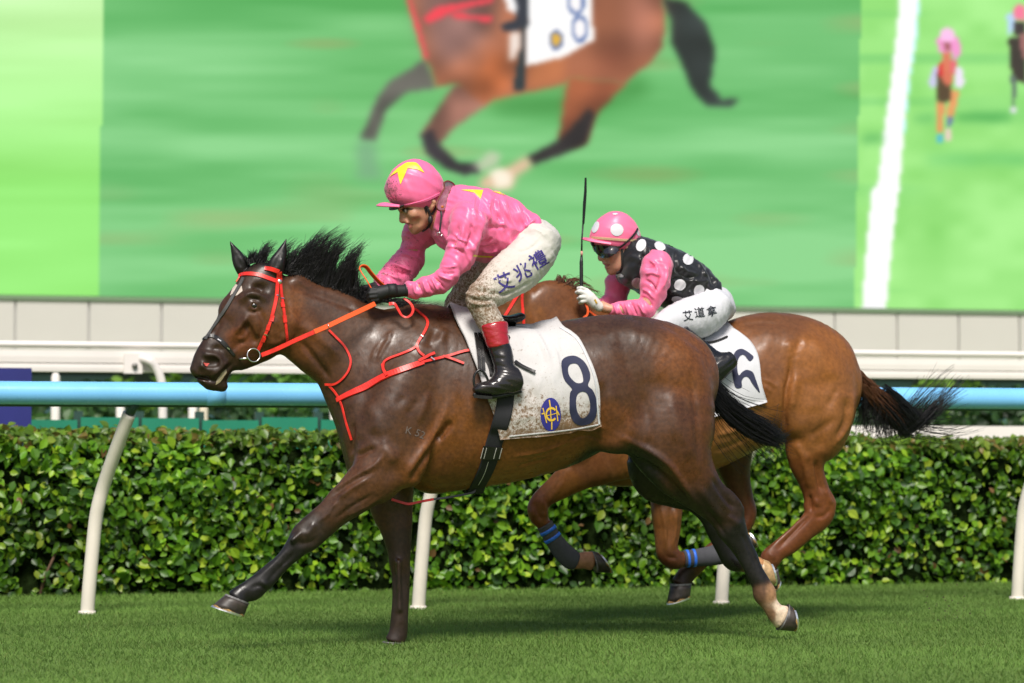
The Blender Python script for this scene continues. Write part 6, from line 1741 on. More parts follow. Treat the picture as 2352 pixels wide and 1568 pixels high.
# ------------------------------------------------------------------ leading rider
J1 = empty('person', (float(P(1060, 760, YH1)[0]), YH1, 1.25), 'rider in pink silks and pink cap with yellow star crouching on the dark bay horse', 'person')
SILK1 = [(z2, [(1045, 380), (1035, 480), (1055, 590)], 3, 6), (z2, [(1090, 420), (1085, 520), (1110, 600)], 3, -6), (z2, [(1180, 410), (1165, 510), (1180, 620)], 3, 7), (z2, [(1215, 400), (1225, 500), (1270, 620)], 3, -6), (z2, [(1240, 390), (1260, 520), (1310, 640)], 3, 6), (z2, [(1300, 420), (1330, 540), (1370, 640)], 3, 6), (z2, [(1330, 420), (1370, 540), (1410, 650)], 3, -6), (z2, [(1400, 430), (1440, 530), (1480, 620)], 3, 6), (z2, [(1450, 470), (1490, 560), (1510, 640)], 3, -6), (z2, [(1470, 650), (1520, 610), (1570, 580)], 3, 7), (z2, [(1440, 700), (1490, 680), (1540, 640)], 3, -6), (z2, [(1390, 760), (1420, 740), (1470, 700)], 3, 6),
    (z2, [(1075, 780), (1140, 770), (1200, 740)], 3, -7), (z2, [(1080, 830), (1160, 820), (1240, 790)], 3, -7), (z2, [(1110, 850), (1180, 860), (1250, 840)], 3, 6), (z2, [(1130, 640), (1200, 650), (1330, 650)], 4, -5), (z2, [(1340, 680), (1330, 760), (1360, 820)], 4, 6),
    (z2, [(1050, 545), (1110, 610), (1085, 720), (1020, 860)], 7, 9), (z2, [(1020, 610), (1015, 720), (960, 860)], 4, -8), (z2, [(950, 620), (940, 740), (890, 880)], 4, 7), (z2, [(900, 620), (890, 720), (850, 840)], 4, -7), (z2, [(870, 700), (930, 760), (990, 770)], 3, 6), (z2, [(840, 830), (900, 840), (960, 880)], 3, -6),
    (z2, [(755, 995), (820, 1000), (890, 975)], 3, 9), (z2, [(745, 1030), (820, 1045), (880, 1040)], 3, -8), (z2, [(735, 1055), (800, 1085), (850, 1100)], 3, 7), (z2, [(690, 1075), (740, 1120), (790, 1180)], 2.5, -8), (z2, [(670, 1080), (700, 1130), (740, 1200)], 2.5, 7), (z2, [(630, 1090), (650, 1150), (690, 1210)], 2.5, -7), (z2, [(600, 1100), (620, 1160), (650, 1220)], 2.5, 7), (z2, [(550, 1115), (570, 1160), (600, 1225)], 2.5, -6), (z2, [(520, 1120), (530, 1180), (550, 1230)], 2.5, 6),
    (z2, [(430, 820), (500, 840), (590, 850)], 3, -8), (z2, [(400, 880), (480, 890), (580, 930)], 3, 7), (z2, [(330, 960), (420, 990), (500, 1020)], 3, 8), (z2, [(300, 990), (390, 1030), (470, 1060)], 3, -8), (z2, [(250, 1040), (340, 1070), (420, 1100)], 3, 7), (z2, [(460, 700), (520, 720), (600, 790)], 4, -6), (z2, [(640, 720), (720, 780), (790, 830)], 4, -7), (z2, [(700, 640), (780, 700), (830, 790)], 5, 7)]
SILK2 = [(z5, [(1010, 560), (1060, 600), (1100, 700)], 3, 7), (z5, [(960, 640), (1010, 640), (1080, 620)], 3, -7), (z5, [(970, 700), (1040, 690), (1110, 720)], 3, 7), (z5, [(1180, 600), (1170, 740), (1130, 860)], 4, 8), (z5, [(1130, 700), (1110, 800), (1060, 900)], 4, -8), (z5, [(960, 760), (1030, 800), (1080, 880)], 3, -7), (z5, [(940, 850), (1000, 880), (1060, 960)], 3, 7), (z5, [(920, 930), (980, 960), (1040, 1030)], 3, -8), (z5, [(880, 980), (920, 1040), (970, 1110)], 3, 8), (z5, [(820, 980), (850, 1050), (880, 1120)], 2.5, -7), (z5, [(760, 985), (790, 1060), (820, 1130)], 2.5, 7), (z5, [(700, 990), (730, 1060), (750, 1120)], 2.5, -7), (z5, [(650, 1000), (670, 1060), (690, 1110)], 2.5, 7)]
SILK2B = [(z5, [(1150, 420), (1160, 500), (1210, 560)], 3, 8), (z5, [(1260, 470), (1270, 600), (1300, 700)], 4, -8), (z5, [(1320, 620), (1380, 680), (1480, 700)], 4, 9), (z5, [(1270, 660), (1350, 720), (1450, 740)], 4, -8), (z5, [(1480, 580), (1540, 660), (1600, 740)], 4, 8), (z5, [(1560, 640), (1620, 720), (1660, 820)], 4, -8), (z5, [(1440, 760), (1520, 780), (1600, 760)], 4, 8), (z5, [(1230, 760), (1280, 740), (1360, 760)], 4, -7), (z5, [(1400, 860), (1430, 920), (1440, 990)], 4, 7), (z5, [(1560, 800), (1590, 880), (1580, 940)], 4, -8), (z5, [(1200, 880), (1260, 880), (1330, 900)], 4, 8), (z5, [(880, 700), (850, 780), (860, 840)], 4, 7), (z5, [(1000, 420), (1010, 500), (980, 560)], 4, 8), (z5, [(930, 500), (950, 560), (930, 640)], 4, -8)]
CREASE2 = [(z2, [(1000, 1225), (1080, 1240), (1180, 1210)], 2.5, 6), (z2, [(990, 1260), (1090, 1280), (1200, 1270)], 2.5, -7), (z2, [(1000, 1290), (1100, 1310), (1210, 1300)], 2.5, 6), (z2, [(1060, 1130), (1140, 1170), (1230, 1170)], 2.5, 5), (z2, [(1050, 1180), (1140, 1210), (1240, 1230)], 2.5, -6), (z2, [(1230, 1090), (1300, 1110), (1370, 1100)], 3, 5), (z2, [(1210, 1200), (1290, 1230), (1360, 1200)], 3, -6), (z2, [(1270, 1240), (1400, 1190), (1530, 1110)], 3, -6), (z2, [(1540, 660), (1610, 690), (1650, 740)], 3, 5), (z2, [(1400, 850), (1480, 850), (1600, 780)], 3, -4), (z2, [(830, 1240), (900, 1270), (980, 1290)], 2.5, -6), (z2, [(830, 1290), (900, 1320), (990, 1340)], 2.5, 6), (z2, [(870, 1180), (940, 1210), (1010, 1220)], 2.5, 6)]
def build_j1():
    Yc = YH1
    torso = [(860, 430, 660, 690, 0, .07), (915, 340, 720, 800, 0, .115), (1010, 322, 850, 865, 0, .185), (1130, 326, 1010, 915, 0, .195), (1270, 352, 1150, 950, 0, .175), (1400, 405, 1260, 900, 0, .16), (1500, 480, 1370, 830, 0, .16), (1570, 560, 1480, 730, 0, .155)]
    arm_n = [(900, 470, 1100, 500, -.17, .085), (862, 560, 1128, 580, -.2, .088), (838, 700, 1100, 720, -.215, .08), (800, 880, 1030, 920, -.222, .07), (762, 985, 930, 1040, -.225, .062), (715, 1052, 840, 1170, -.22, .056), (640, 1082, 700, 1228, -.2, .05), (550, 1108, 575, 1246, -.17, .043), (478, 1130, 482, 1242, -.15, .035)]
    arm_f = [(560, 600, 800, 700, .15, .08), (455, 650, 660, 800, .19, .08), (440, 745, 628, 815, .2, .075), (392, 880, 606, 905, .21, .066), (300, 980, 522, 1055, .205, .056), (218, 1070, 425, 1138, .17, .048), (150, 1140, 330, 1180, .12, .036)]
    jk, V, Q, jB = garment('jacket', Yc, [(z2, torso, .04), (z2, arm_n, .045), (z2, arm_f, .04)], .0043, M_pink1, J1, fold=[(.009, 15, 4, 3, (.3, .1, .95)), (.009, 20, 4, 8, (.95, .1, -.3)), (.0045, 42, 8, 12, (.8, .2, .55))], marks=SILK1)
    x = V @ RIGHT
    u, v = proj(V)
    mudv = np.clip((1130 - u) / 300, .0, 1) * np.clip((v - 430) / 120, .25, 1)
    set_mud(jk, mudv * 1.05)
    coll, *_ = garment('collar', Yc, [(z2, [(760, 420, 690, 640, 0, .082), (830, 390, 740, 690, 0, .092), (900, 370, 790, 720, 0, .1)], .02)], .006, M_pink1, jk, fold=[(.004, 30, 8, 4, (1, 0, 0))])
    decal('star', jB, Yc, z2, [[(925, 328), (1000, 326), (1118, 330), (1096, 404), (1045, 352), (985, 340)]], M_yel, jk, off=.002, step=3)
    decal('star', jB, Yc, z2, [[(1195, 342), (1250, 345), (1325, 368), (1300, 374), (1250, 360)]], M_yel, jk, off=.002, step=3)
    decal('yellow_hem', jB, Yc, z2, [[(1035, 882), (1120, 890), (1212, 894), (1190, 906), (1100, 903), (1030, 897)]], M_yel, jk, off=.002, step=3)
    # breeches
    leg_n = [(1470, 640, 1735, 760, -.09, .13), (1400, 790, 1738, 900, -.12, .125), (1270, 900, 1640, 1040, -.17, .11), (1145, 1000, 1480, 1160, -.21, .095), (1045, 1120, 1310, 1262, -.245, .08), (980, 1210, 1215, 1308, -.265, .068), (1000, 1330, 1222, 1318, -.27, .062), (1050, 1440, 1262, 1395, -.28, .057), (1105, 1545, 1296, 1460, -.295, .053), (1130, 1600, 1310, 1540, -.3, .05)]
    leg_f = [(1470, 640, 1735, 760, .09, .13), (1300, 850, 1600, 960, .13, .115), (1080, 925, 1330, 1010, .18, .1), (960, 1020, 1130, 1120, .22, .085), (872, 1150, 1040, 1250, .25, .072), (806, 1260, 1000, 1350, .265, .064), (800, 1345, 1010, 1400, .27, .06), (880, 1450, 1070, 1480, .28, .055), (960, 1560, 1130, 1560, .29, .052)]
    pelvis = [(1390, 560, 1360, 860, 0, .15), (1480, 560, 1440, 860, 0, .16), (1570, 580, 1530, 880, 0, .165), (1650, 640, 1620, 900, 0, .155), (1715, 720, 1690, 900, 0, .12)]
    br, V, Q, bB = garment('breeches', Yc, [(z2, pelvis, .04), (z2, leg_n, .04), (z2, leg_f, .04)], .0065, M_breech1, J1, fold=[(.004, 34, 7, 21, (.8, .1, .6)), (.0025, 55, 16, 24, (.6, 0, -.8))], marks=CREASE2)
    u, v = proj(V)
    w = np.clip((1215 - u + (v - 560) * .55) / 150, 0, 1.2); w = np.maximum(w, np.clip((v - 690) / 40, 0, .7)) * np.clip((1290 - u) / 120, 0, 1)
    set_mud(br, w)
    Mk = mat('lettering_violet', (.045, .03, .20), .6)
    for ch, c, s, a in (('\u827e', z21(490, 805), 44, -22), ('\u5146', z21(930, 560), 40, -26), ('\u79ae', z21(1310, 275), 41, -30)):
        glyph_decal('lettering', bB, Yc, ch, c, s, a, Mk, br, off=.003, fat=.012)
    # boots
    for s in (-1, 1):
        L_ = lambda rows: [(a, b, c, d, s * l, w_) for a, b, c, d, l, w_ in rows]
        if s < 0:
            shaft = [(300, 235, 498, 160, -.302, .05), (325, 300, 508, 270, -.31, .05), (352, 372, 518, 335, -.318, .048), (380, 440, 545, 425, -.328, .046), (398, 520, 558, 510, -.338, .044), (400, 600, 590, 590, -.348, .042)]
            foot = [(575, 560, 622, 715, -.362, .04), (520, 560, 560, 740, -.362, .042), (440, 590, 470, 752, -.362, .043), (350, 640, 375, 760, -.362, .043), (280, 658, 290, 760, -.362, .038), (240, 690, 245, 745, -.362, .026)]
            cv = z3
        else:
            sh = lambda x, y: z3(x - 105, y + 30)
            shaft = L_([(300, 235, 498, 160, .302, .05), (325, 300, 508, 270, .31, .05), (352, 372, 518, 335, .318, .048), (380, 440, 545, 425, .328, .046), (398, 520, 558, 510, .338, .044), (400, 600, 590, 590, .348, .042)])
            foot = L_([(575, 560, 622, 715, .362, .04), (520, 560, 560, 740, .362, .042), (440, 590, 470, 752, .362, .043), (350, 640, 375, 760, .362, .043), (280, 658, 290, 760, .362, .038), (240, 690, 245, 745, .362, .026)])
            cv = sh
        bo, V, Q, boB = garment('boot', Yc, [(cv, shaft, .02), (cv, foot, .03)], .005, M_boot, J1, fold=[(.003, 42, 10, 31, (.2, 0, 1))])
        set_mud(bo, np.full(len(V), .45))
        garment('boot_top', Yc, [(cv, [(a - 4, b, c + 4, d, l, w_ + .004) for a, b, c, d, l, w_ in shaft[:3]], .01)], .005, M_boottop, bo, fold=[(.0015, 50, 10, 33, (.2, 0, 1))])
        if s < 0:
            v, f_ = tube_mesh(crom([P(*cv(x, y), Yc - .362) for x, y in ((615, 722), (520, 748), (400, 768), (280, 766), (235, 745))], 4), .010, 8); mk('sole', v, f_, M_harn, bo)
    # head
    hd = [(720, 330, 1330, 330, 0, .066), (660, 560, 1440, 560, 0, .077), (690, 800, 1450, 780, 0, .078), (745, 960, 1440, 930, 0, .075), (790, 1070, 1400, 1050, 0, .071), (845, 1180, 1310, 1170, 0, .064), (905, 1290, 1250, 1270, 0, .054), (985, 1375, 1170, 1350, 0, .038)]
    neck = [(1100, 1000, 1450, 800, 0, .058), (1230, 1230, 1640, 950, 0, .062), (1400, 1450, 1900, 1100, 0, .075)]
    allr = [P(*z17(x, y), Yc) for x, y in ((400, 100), (2000, 1700))]
    ext_lo = np.array([P(*z2(120, 0), Yc)[0], Yc - .42, 0.75]); ext_hi = np.array([P(*z2(1790, 0), Yc)[0], Yc + .42, P(900, 355, Yc)[2]])
    f = Field(ext_lo, ext_hi, .0056)
    f.sweep(*stations(z17, hd, Yc), k=.02, cap=.5)
    f.sweep(*stations(z17, neck, Yc), k=.03)
    p = lambda x, y, l: P(*z17(x, y), Yc + l)
    f.caps([p(790, 1010, 0), p(778, 1100, 0), p(785, 1180, 0)], [.011, .0135, .0165], k=.012)
    for s in (-1, 1):
        f.caps([p(845, 1190, s * .014)], .011, k=.008)                       # wing of the nose
        f.caps([p(815, 1010, s * .035)], .016, op='sub', k=.02)              # eye socket
        f.caps([p(1000, 1080, s * .055)], .02, k=.03)                        # cheekbone
        f.caps([p(1050, 1230, s * .058)], .012, op='sub', k=.03)
        f.caps([p(1330, 800, s * .078), p(1370, 860, s * .083), p(1350, 930, s * .08), p(1330, 985, s * .075)], [.013, .014, .011, .008], k=.008)
        f.caps([p(1340, 880, s * .096)], .010, op='sub', k=.006)
    f.caps([p(745, 970, -.04), p(735, 965, 0), p(745, 970, .04)], .011, k=.015)     # brow
    f.caps([p(880, 1232, -.022), p(862, 1230, 0), p(880, 1232, .022)], .0075, k=.008)
    f.caps([p(940, 1318, -.02), p(922, 1316, 0), p(940, 1318, .02)], .0085, k=.008)
    f.caps([p(940, 1272, -.05), p(880, 1275, -.02), p(860, 1275, 0), p(880, 1275, .02), p(940, 1272, .05)], .004, op='sub', k=.006)
    f.caps([p(1010, 1375, 0)], .02, k=.02)
    for c_, rows in ((z2, torso), (z2, arm_n), (z2, arm_f), (z2, pelvis), (z2, leg_n), (z2, leg_f)):
        C, r, w = stations(c_, rows, Yc)
        f.sweep(C, r * .82, w * .82, k=.03, cap=.2, per=3)
    V, Q = f.skin(2)
    bo = mk('body', V, Q, M_skin, J1)
    set_mud(bo, np.full(len(V), .8))
    hB = bvh_of(V, Q)
    for s in (-1, 1):
        vv, ff = ball(p(845, 1012, s * .033), .0105); mk('eye', vv, ff, M_eyew, J1)
        vv, ff = ball(p(815, 1016, s * .036), .006); mk('iris', vv, ff, M_eye, J1)
    decal('lips', hB, Yc, z17, [[(868, 1236), (930, 1246), (985, 1258), (990, 1270), (960, 1300), (985, 1312), (950, 1335), (915, 1325), (905, 1290), (880, 1262)]], M_lip, J1, off=.0012, step=2)
    decal('eyebrow', hB, Yc, z17, [[(745, 985), (800, 965), (900, 960), (985, 975), (960, 990), (860, 985), (780, 1003)]], M_hairh, J1, off=.002, step=2)
    decal('hair', hB, Yc, z17, [[(1160, 850), (1290, 800), (1330, 790), (1290, 860), (1250, 1000), (1230, 1090), (1200, 1010)]], M_hairh, J1, off=.002, step=2.5)
    # helmet
    he = [(480, 850, 1490, 720, 0, .104), (462, 720, 1555, 590, 0, .11), (478, 580, 1548, 480, 0, .111), (540, 420, 1470, 370, 0, .104), (640, 270, 1360, 245, 0, .088), (760, 170, 1230, 160, 0, .064), (870, 112, 1110, 112, 0, .034)]
    hm, V, Q, hmB = garment('helmet', Yc, [(z17, he, .01)], .005, M_pink1, J1, fold=[(.0035, 22, 9, 41, (.3, .2, .9)), (.002, 40, 16, 44, (.8, .2, .3))])
    u, v = proj(V)
    set_mud(hm, np.clip((960 - u) / 60, 0, 1.1) * np.clip((v - 385) / 30, 0, 1))
    decal('star', hmB, Yc, z17, [[(545, 385), (620, 290), (690, 222), (820, 135), (880, 108), (1000, 106), (1050, 118), (1120, 190), (1195, 300), (1060, 235), (885, 210), (820, 370), (750, 520), (725, 430), (700, 290), (620, 330)]], M_yel, hm, off=.003, step=2.5)
    strap('rim_band', hmB, Yc, z17, [(490, 880), (740, 905), (1000, 870), (1250, 800), (1480, 690)], .012, M_pink1, hm, thick=.004, lift=.001)
    gv, gf = [], []
    nS, nR = 17, 5
    for i, s in enumerate(np.linspace(-1, 1, nS)):
        a = P(*z17(500 + 250 * s * s, 852 + 55 * s * s), Yc + .098 * s); b = P(*z17(292 + 430 * abs(s) ** 2.6, 918 + 26 * s * s), Yc + .1 * s)
        for t in np.linspace(0, 1, nR):
            gv.append(a * (1 - t) + b * t + np.array([0, 0, .008 * math.sin(t * 2.6)]))
    n0 = len(gv)
    gv += [q - np.array([0, 0, .006]) for q in gv]
    for i in range(nS - 1):
        for j in range(nR - 1):
            q = (i * nR + j, i * nR + j + 1, (i + 1) * nR + j + 1, (i + 1) * nR + j)
            gf += [q, tuple(x + n0 for x in q[::-1])]
        gf.append((i * nR + nR - 1, i * nR + nR - 1 + n0, (i + 1) * nR + nR - 1 + n0, (i + 1) * nR + nR - 1))
    mk('peak', gv, gf, M_pink1, hm)
    lin, *_ = garment('helmet_lining', Yc, [(z17, [(545, 930, 600, 985, 0, .05), (610, 925, 650, 990, 0, .07), (690, 920, 720, 975, 0, .078), (760, 905, 770, 945, 0, .08)], .02)], .005, M_harn, hm)
    # harness
    strap('chin_strap', hB, Yc, z17, [(1180, 850), (1240, 950), (1290, 1060), (1310, 1160), (1290, 1260), (1220, 1340), (1150, 1380)], .012, M_harn, J1, thick=.005, lift=.003)
    strap('chin_strap', hB, Yc, z17, [(1430, 800), (1400, 950), (1330, 1080)], .010, M_harn, J1, thick=.005, lift=.003)
    vv, ff = ball(p(1310, 1180, -.075), (.012, .012, .02)); mk('chin_cup', vv, ff, M_harn, J1)
    band('loose_strap', z17, [(1500, 1000, -.125), (1515, 1120, -.135), (1500, 1250, -.14), (1480, 1420, -.14)], Yc, .0085, M_harn, J1)
    bk = [P(*z17(x, y), Yc - .142) for x, y in ((1440, 1418), (1525, 1432), (1520, 1480), (1432, 1462), (1440, 1418), (1525, 1432))]
    v, f_ = tube_mesh(bk, .0022, 6); mk('strap_buckle', v, f_, M_metal, J1)
    # goggles pushed round to the back of the helmet
    gy = -.17
    lens = [(1560, 480), (1640, 450), (1740, 500), (1780, 590), (1700, 620), (1660, 680), (1720, 760), (1700, 880), (1620, 980), (1500, 1010), (1430, 960), (1440, 840), (1520, 680), (1570, 580)]
    gl = empty  # noqa
    Vg = [P(*z17(x, y), Yc + gy + .0004 * (x - 1400)) for x, y in lens]
    cth = np.array([0, .004, 0])
    nL = len(lens)
    gg = mk('goggles', Vg + [q + cth for q in Vg], [tuple(range(nL)), tuple(range(nL, 2 * nL))[::-1]] + [(i, i + nL, (i + 1) % nL + nL, (i + 1) % nL) for i in range(nL)], M_lensc, J1, smooth=False)
    v, f_ = tube_mesh(crom(Vg + [Vg[0]], 3), .0035, 8); mk('goggle_edge', v, f_, M_frame, gg)
    vv, ff = ball(p(1535, 935, gy - .003), (.0072, .003, .0062)); mk('goggle_button', vv, ff, M_amber, gg)
    # gloves
    palm = [(1000, 440, -.15, .026), (860, 445, -.15, .029), (720, 445, -.148, .031), (600, 480, -.14, .034), (530, 500, -.13, .03)]
    ch = [[(540, 425, -.155), (470, 430, -.15), (430, 455, -.115), (470, 480, -.085)], [(540, 475, -.16), (455, 480, -.155), (420, 505, -.115), (465, 530, -.085)], [(545, 525, -.16), (465, 535, -.155), (430, 560, -.115), (475, 580, -.085)], [(560, 575, -.155), (490, 590, -.15), (460, 610, -.115), (500, 625, -.09)]]
    fingers('glove', Yc, z18, palm, ch, [(640, 410, -.12), (540, 395, -.095), (450, 420, -.085)], M_gloveb, J1, rf=.0105)
    palm2 = [(560, 380, .12, .026), (480, 420, .11, .03), (420, 460, .1, .03)]
    ch2 = [[(400, 420 + 45 * i, .115), (345, 430 + 45 * i, .11), (330, 450 + 45 * i, .07), (380, 470 + 45 * i, .05)] for i in range(4)]
    fingers('glove', Yc, z18, palm2, ch2, [(480, 390, .09), (400, 385, .06), (340, 400, .055)], M_gloveb, J1, rf=.0105)
    strapw = [P(*z18(x, y), Yc + l) for x, y, l in ((720, 360, -.13), (715, 430, -.186), (740, 520, -.165))]
    v, f_ = tube_mesh([P(*z18(975, 432), Yc - .15), P(*z18(1020, 428), Yc - .151)], [.0305, .031], 20); mk('cuff', v, f_, M_harn, J1)
    v, f_ = tube_mesh([P(*z18(715, 442), Yc - .15), P(*z18(800, 436), Yc - .15), P(*z18(850, 432), Yc - .15)], [.0325, .0325, .031], 20); mk('wrist_strap', v, f_, M_gloveb, J1)
build_j1()

# ------------------------------------------------------------------ second rider
J2 = empty('person', (float(P(1480, 760, YH2)[0]), YH2, 1.25), 'rider in black silks with white spots and pink sleeves on the second horse', 'person')
def build_j2():
    Yc = YH2
    torso = [(880, 420, 640, 690, 0, .10), (965, 345, 720, 790, 0, .16), (1080, 385, 850, 860, 0, .195), (1230, 440, 960, 920, 0, .19), (1390, 510, 1080, 990, 0, .175), (1530, 600, 1230, 1030, 0, .165), (1640, 690, 1400, 1020, 0, .16), (1708, 780, 1540, 960, 0, .15)]
    vest, V, Q, vB = garment('jacket', Yc, [(z5, torso, .04)], .0045, M_bsilk, J2, fold=[(.008, 16, 4, 3, (.35, .1, .93)), (.004, 34, 8, 12, (.8, 0, -.6))], marks=SILK2B)
    dots = [(1110, 425, 58, 42, 30), (1392, 555, 53, 56, 0), (1312, 810, 60, 55, -20), (1502, 872, 52, 66, 10), (1290, 955, 62, 34, 10), (890, 790, 56, 54, 20), (925, 415, 46, 62, 25), (710, 712, 45, 18, 15), (1225, 410, 40, 14, 25)]
    for x, y, a, b, r_ in dots:
        t = np.linspace(0, 2 * math.pi, 22, endpoint=False); c, s = math.cos(R(r_)), math.sin(R(r_))
        decal('white_spot', vB, Yc, z5, [[(x + a * math.cos(q) * c - b * math.sin(q) * s, y + a * math.cos(q) * s + b * math.sin(q) * c) for q in t]], M_dot, vest, off=.003, step=3)
    coll, *_ = garment('collar', Yc, [(z5, [(830, 470, 740, 690, 0, .078), (900, 420, 790, 760, 0, .088), (980, 390, 850, 800, 0, .1)], .02)], .006, M_bsilk, vest, fold=[(.004, 30, 8, 4, (1, 0, 0))])
    an_ = [(1010, 500, 1200, 540, -.17, .08), (940, 620, 1235, 640, -.2, .088), (930, 780, 1195, 800, -.215, .08), (915, 920, 1140, 960, -.22, .07), (880, 980, 1060, 1080, -.22, .062), (800, 975, 930, 1150, -.205, .055), (700, 985, 760, 1130, -.185, .05), (612, 1000, 640, 1105, -.165, .042)]
    af = [(720, 640, 900, 760, .16, .08), (600, 700, 800, 860, .19, .078), (578, 830, 775, 950, .2, .068), (560, 930, 760, 1010, .2, .06), (470, 980, 620, 1060, .17, .05), (380, 980, 480, 1060, .12, .04)]
    sl, V, Q, sB = garment('sleeve', Yc, [(z5, an_, .03)], .0043, M_pink2, J2, fold=[(.009, 18, 4, 5, (.5, .1, .85)), (.006, 24, 6, 6, (1, 0, 0.2))], marks=SILK2)
    garment('sleeve', Yc, [(z5, af, .03)], .006, M_pink2, J2, fold=[(.006, 30, 6, 15, (.5, .1, .85))])
    pel = [(1490, 760, 1480, 1000, 0, .15), (1590, 790, 1560, 1130, 0, .16), (1690, 830, 1640, 1200, 0, .16), (1770, 920, 1730, 1180, 0, .135), (1805, 980, 1790, 1110, 0, .1)]
    ln = [(1600, 860, 1800, 1060, -.1, .125), (1470, 950, 1745, 1210, -.14, .12), (1320, 975, 1600, 1300, -.19, .105), (1180, 1030, 1420, 1300, -.22, .09), (1080, 1110, 1290, 1300, -.25, .078), (1030, 1190, 1230, 1330, -.265, .068), (1100, 1290, 1290, 1320, -.28, .06)]
    lf = [(a, b, c, d, -l, w) for a, b, c, d, l, w in ln]
    br, V, Q, bB = garment('breeches', Yc, [(z5, pel, .04), (z5, ln, .04), (z5, lf, .04)], .0065, M_breech2, J2, fold=[(.0035, 34, 7, 25, (.8, .1, .6)), (.0015, 90, 10, 26, (.95, 0, -.3))])
    Mk = mat('lettering_black', (.012, .014, .022), .6)
    for ch, c, s, a in (('\u827e', z22(200, 1300), 25, -8), ('\u9053', z22(480, 1220), 25, -8), ('\u62ff', z22(770, 1190), 24, -14)):
        glyph_decal('lettering', bB, Yc, ch, c, s, a, Mk, br, off=.003, fat=.006)
    for s in (-1, 1):
        sh = [(60, 200, -30, 290, s * .3, .054), (112, 242, 20, 330, s * .315, .052), (215, 320, 130, 450, s * .325, .048), (310, 395, 205, 545, s * .335, .045), (365, 430, 270, 560, s * .34, .042)]
        ft = [(445, 470, 350, 400, s * .345, .036), (410, 510, 285, 430, s * .345, .041), (355, 565, 215, 480, s * .345, .042), (290, 615, 160, 540, s * .345, .04), (220, 660, 120, 600, s * .345, .034), (160, 700, 100, 650, s * .345, .024)]
        bo, V, Q, _ = garment('boot', Yc, [(z8, sh, .02), (z8, ft, .03)], .005, M_boot2, J2, fold=[(.0025, 40, 10, 35, (.6, 0, -.8))])
    hd = [(600, 330, 1190, 330, 0, .066), (545, 520, 1260, 500, 0, .076), (575, 660, 1270, 640, 0, .077), (610, 760, 1260, 740, 0, .075), (650, 880, 1220, 850, 0, .071), (700, 990, 1140, 970, 0, .064), (760, 1085, 1070, 1080, 0, .054), (835, 1160, 1000, 1160, 0, .038)]
    neck = [(950, 860, 1260, 680, 0, .058), (1060, 1080, 1420, 800, 0, .062), (1180, 1250, 1600, 960, 0, .075)]
    lo = np.array([P(*z5(250, 0), Yc)[0], Yc - .42, .8]); hi = np.array([P(*z5(1900, 0), Yc)[0], Yc + .42, P(1400, 480, Yc)[2]])
    f = Field(lo, hi, .0056)
    f.sweep(*stations(z19, hd, Yc), k=.02, cap=.5); f.sweep(*stations(z19, neck, Yc), k=.03)
    p = lambda x, y, l: P(*z19(x, y), Yc + l)
    f.caps([p(665, 790, 0), p(660, 870, 0), p(668, 930, 0)], [.011, .0135, .016], k=.012)
    for s in (-1, 1):
        f.caps([p(720, 940, s * .014)], .010, k=.008)
        f.caps([p(850, 870, s * .055)], .02, k=.03)
        f.caps([p(1130, 740, s * .078), p(1165, 790, s * .083), p(1150, 850, s * .08), p(1120, 895, s * .075)], [.013, .014, .011, .008], k=.008)
        f.caps([p(1130, 800, s * .096)], .010, op='sub', k=.006)
    f.caps([p(740, 1020, -.02), p(720, 1015, 0), p(740, 1020, .02)], .008, k=.008)
    f.caps([p(775, 1080, -.02), p(757, 1078, 0), p(775, 1080, .02)], .0085, k=.008)
    f.caps([p(820, 1040, -.045), p(750, 1048, -.02), p(730, 1048, 0), p(750, 1048, .02), p(820, 1040, .045)], .004, op='sub', k=.006)
    f.caps([p(840, 1150, 0)], .02, k=.02)
    for c_, rows in ((z5, torso), (z5, an_ + [(540, 985, 575, 1085, -.15, .033), (490, 960, 530, 1050, -.145, .03)]), (z5, af), (z5, pel), (z5, ln), (z5, lf)):
        C, r, w = stations(c_, rows, Yc)
        sc_ = np.full(len(r), .82)
        if rows is not torso and len(rows) == len(an_) + 2: sc_[-3:] = (.85, 1, 1)
        f.sweep(C, r * sc_, w * sc_, k=.03, cap=.2, per=3)
    V, Q = f.skin(2)
    bo = mk('body', V, Q, M_skin2, J2); hB = bvh_of(V, Q)
    decal('lips', hB, Yc, z19, [[(735, 1030), (790, 1030), (830, 1025), (825, 1045), (795, 1075), (770, 1080), (750, 1060)]], M_lip, J2, off=.0012, step=2)
    he = [(500, 640, 1330, 690, 0, .104), (488, 560, 1345, 600, 0, .109), (515, 460, 1325, 500, 0, .108), (585, 335, 1255, 380, 0, .1), (690, 240, 1150, 265, 0, .084), (800, 180, 1040, 195, 0, .05)]
    hm, V, Q, hmB = garment('helmet', Yc, [(z19, he, .01)], .005, M_pink2, J2, fold=[(.0018, 26, 8, 43, (.3, .2, .9))])
    for x, y, a, b, r_ in ((945, 445, 110, 105, 0), (585, 400, 55, 100, 22), (915, 178, 45, 14, 0), (1295, 490, 22, 60, -20)):
        t = np.linspace(0, 2 * math.pi, 24, endpoint=False); c, s = math.cos(R(r_)), math.sin(R(r_))
        decal('white_spot', hmB, Yc, z19, [[(x + a * math.cos(q) * c - b * math.sin(q) * s, y + a * math.cos(q) * s + b * math.sin(q) * c) for q in t]], M_dot, hm, off=.003, step=2.5)
    strap('helmet_band', hmB, Yc, z19, [(520, 575), (700, 590), (900, 605), (1100, 620), (1340, 620)], .0125, mat('band_beige', (.55, .38, .22), .7), hm, thick=.003, lift=.002)
    gv, gf = [], []
    nS, nR = 17, 5
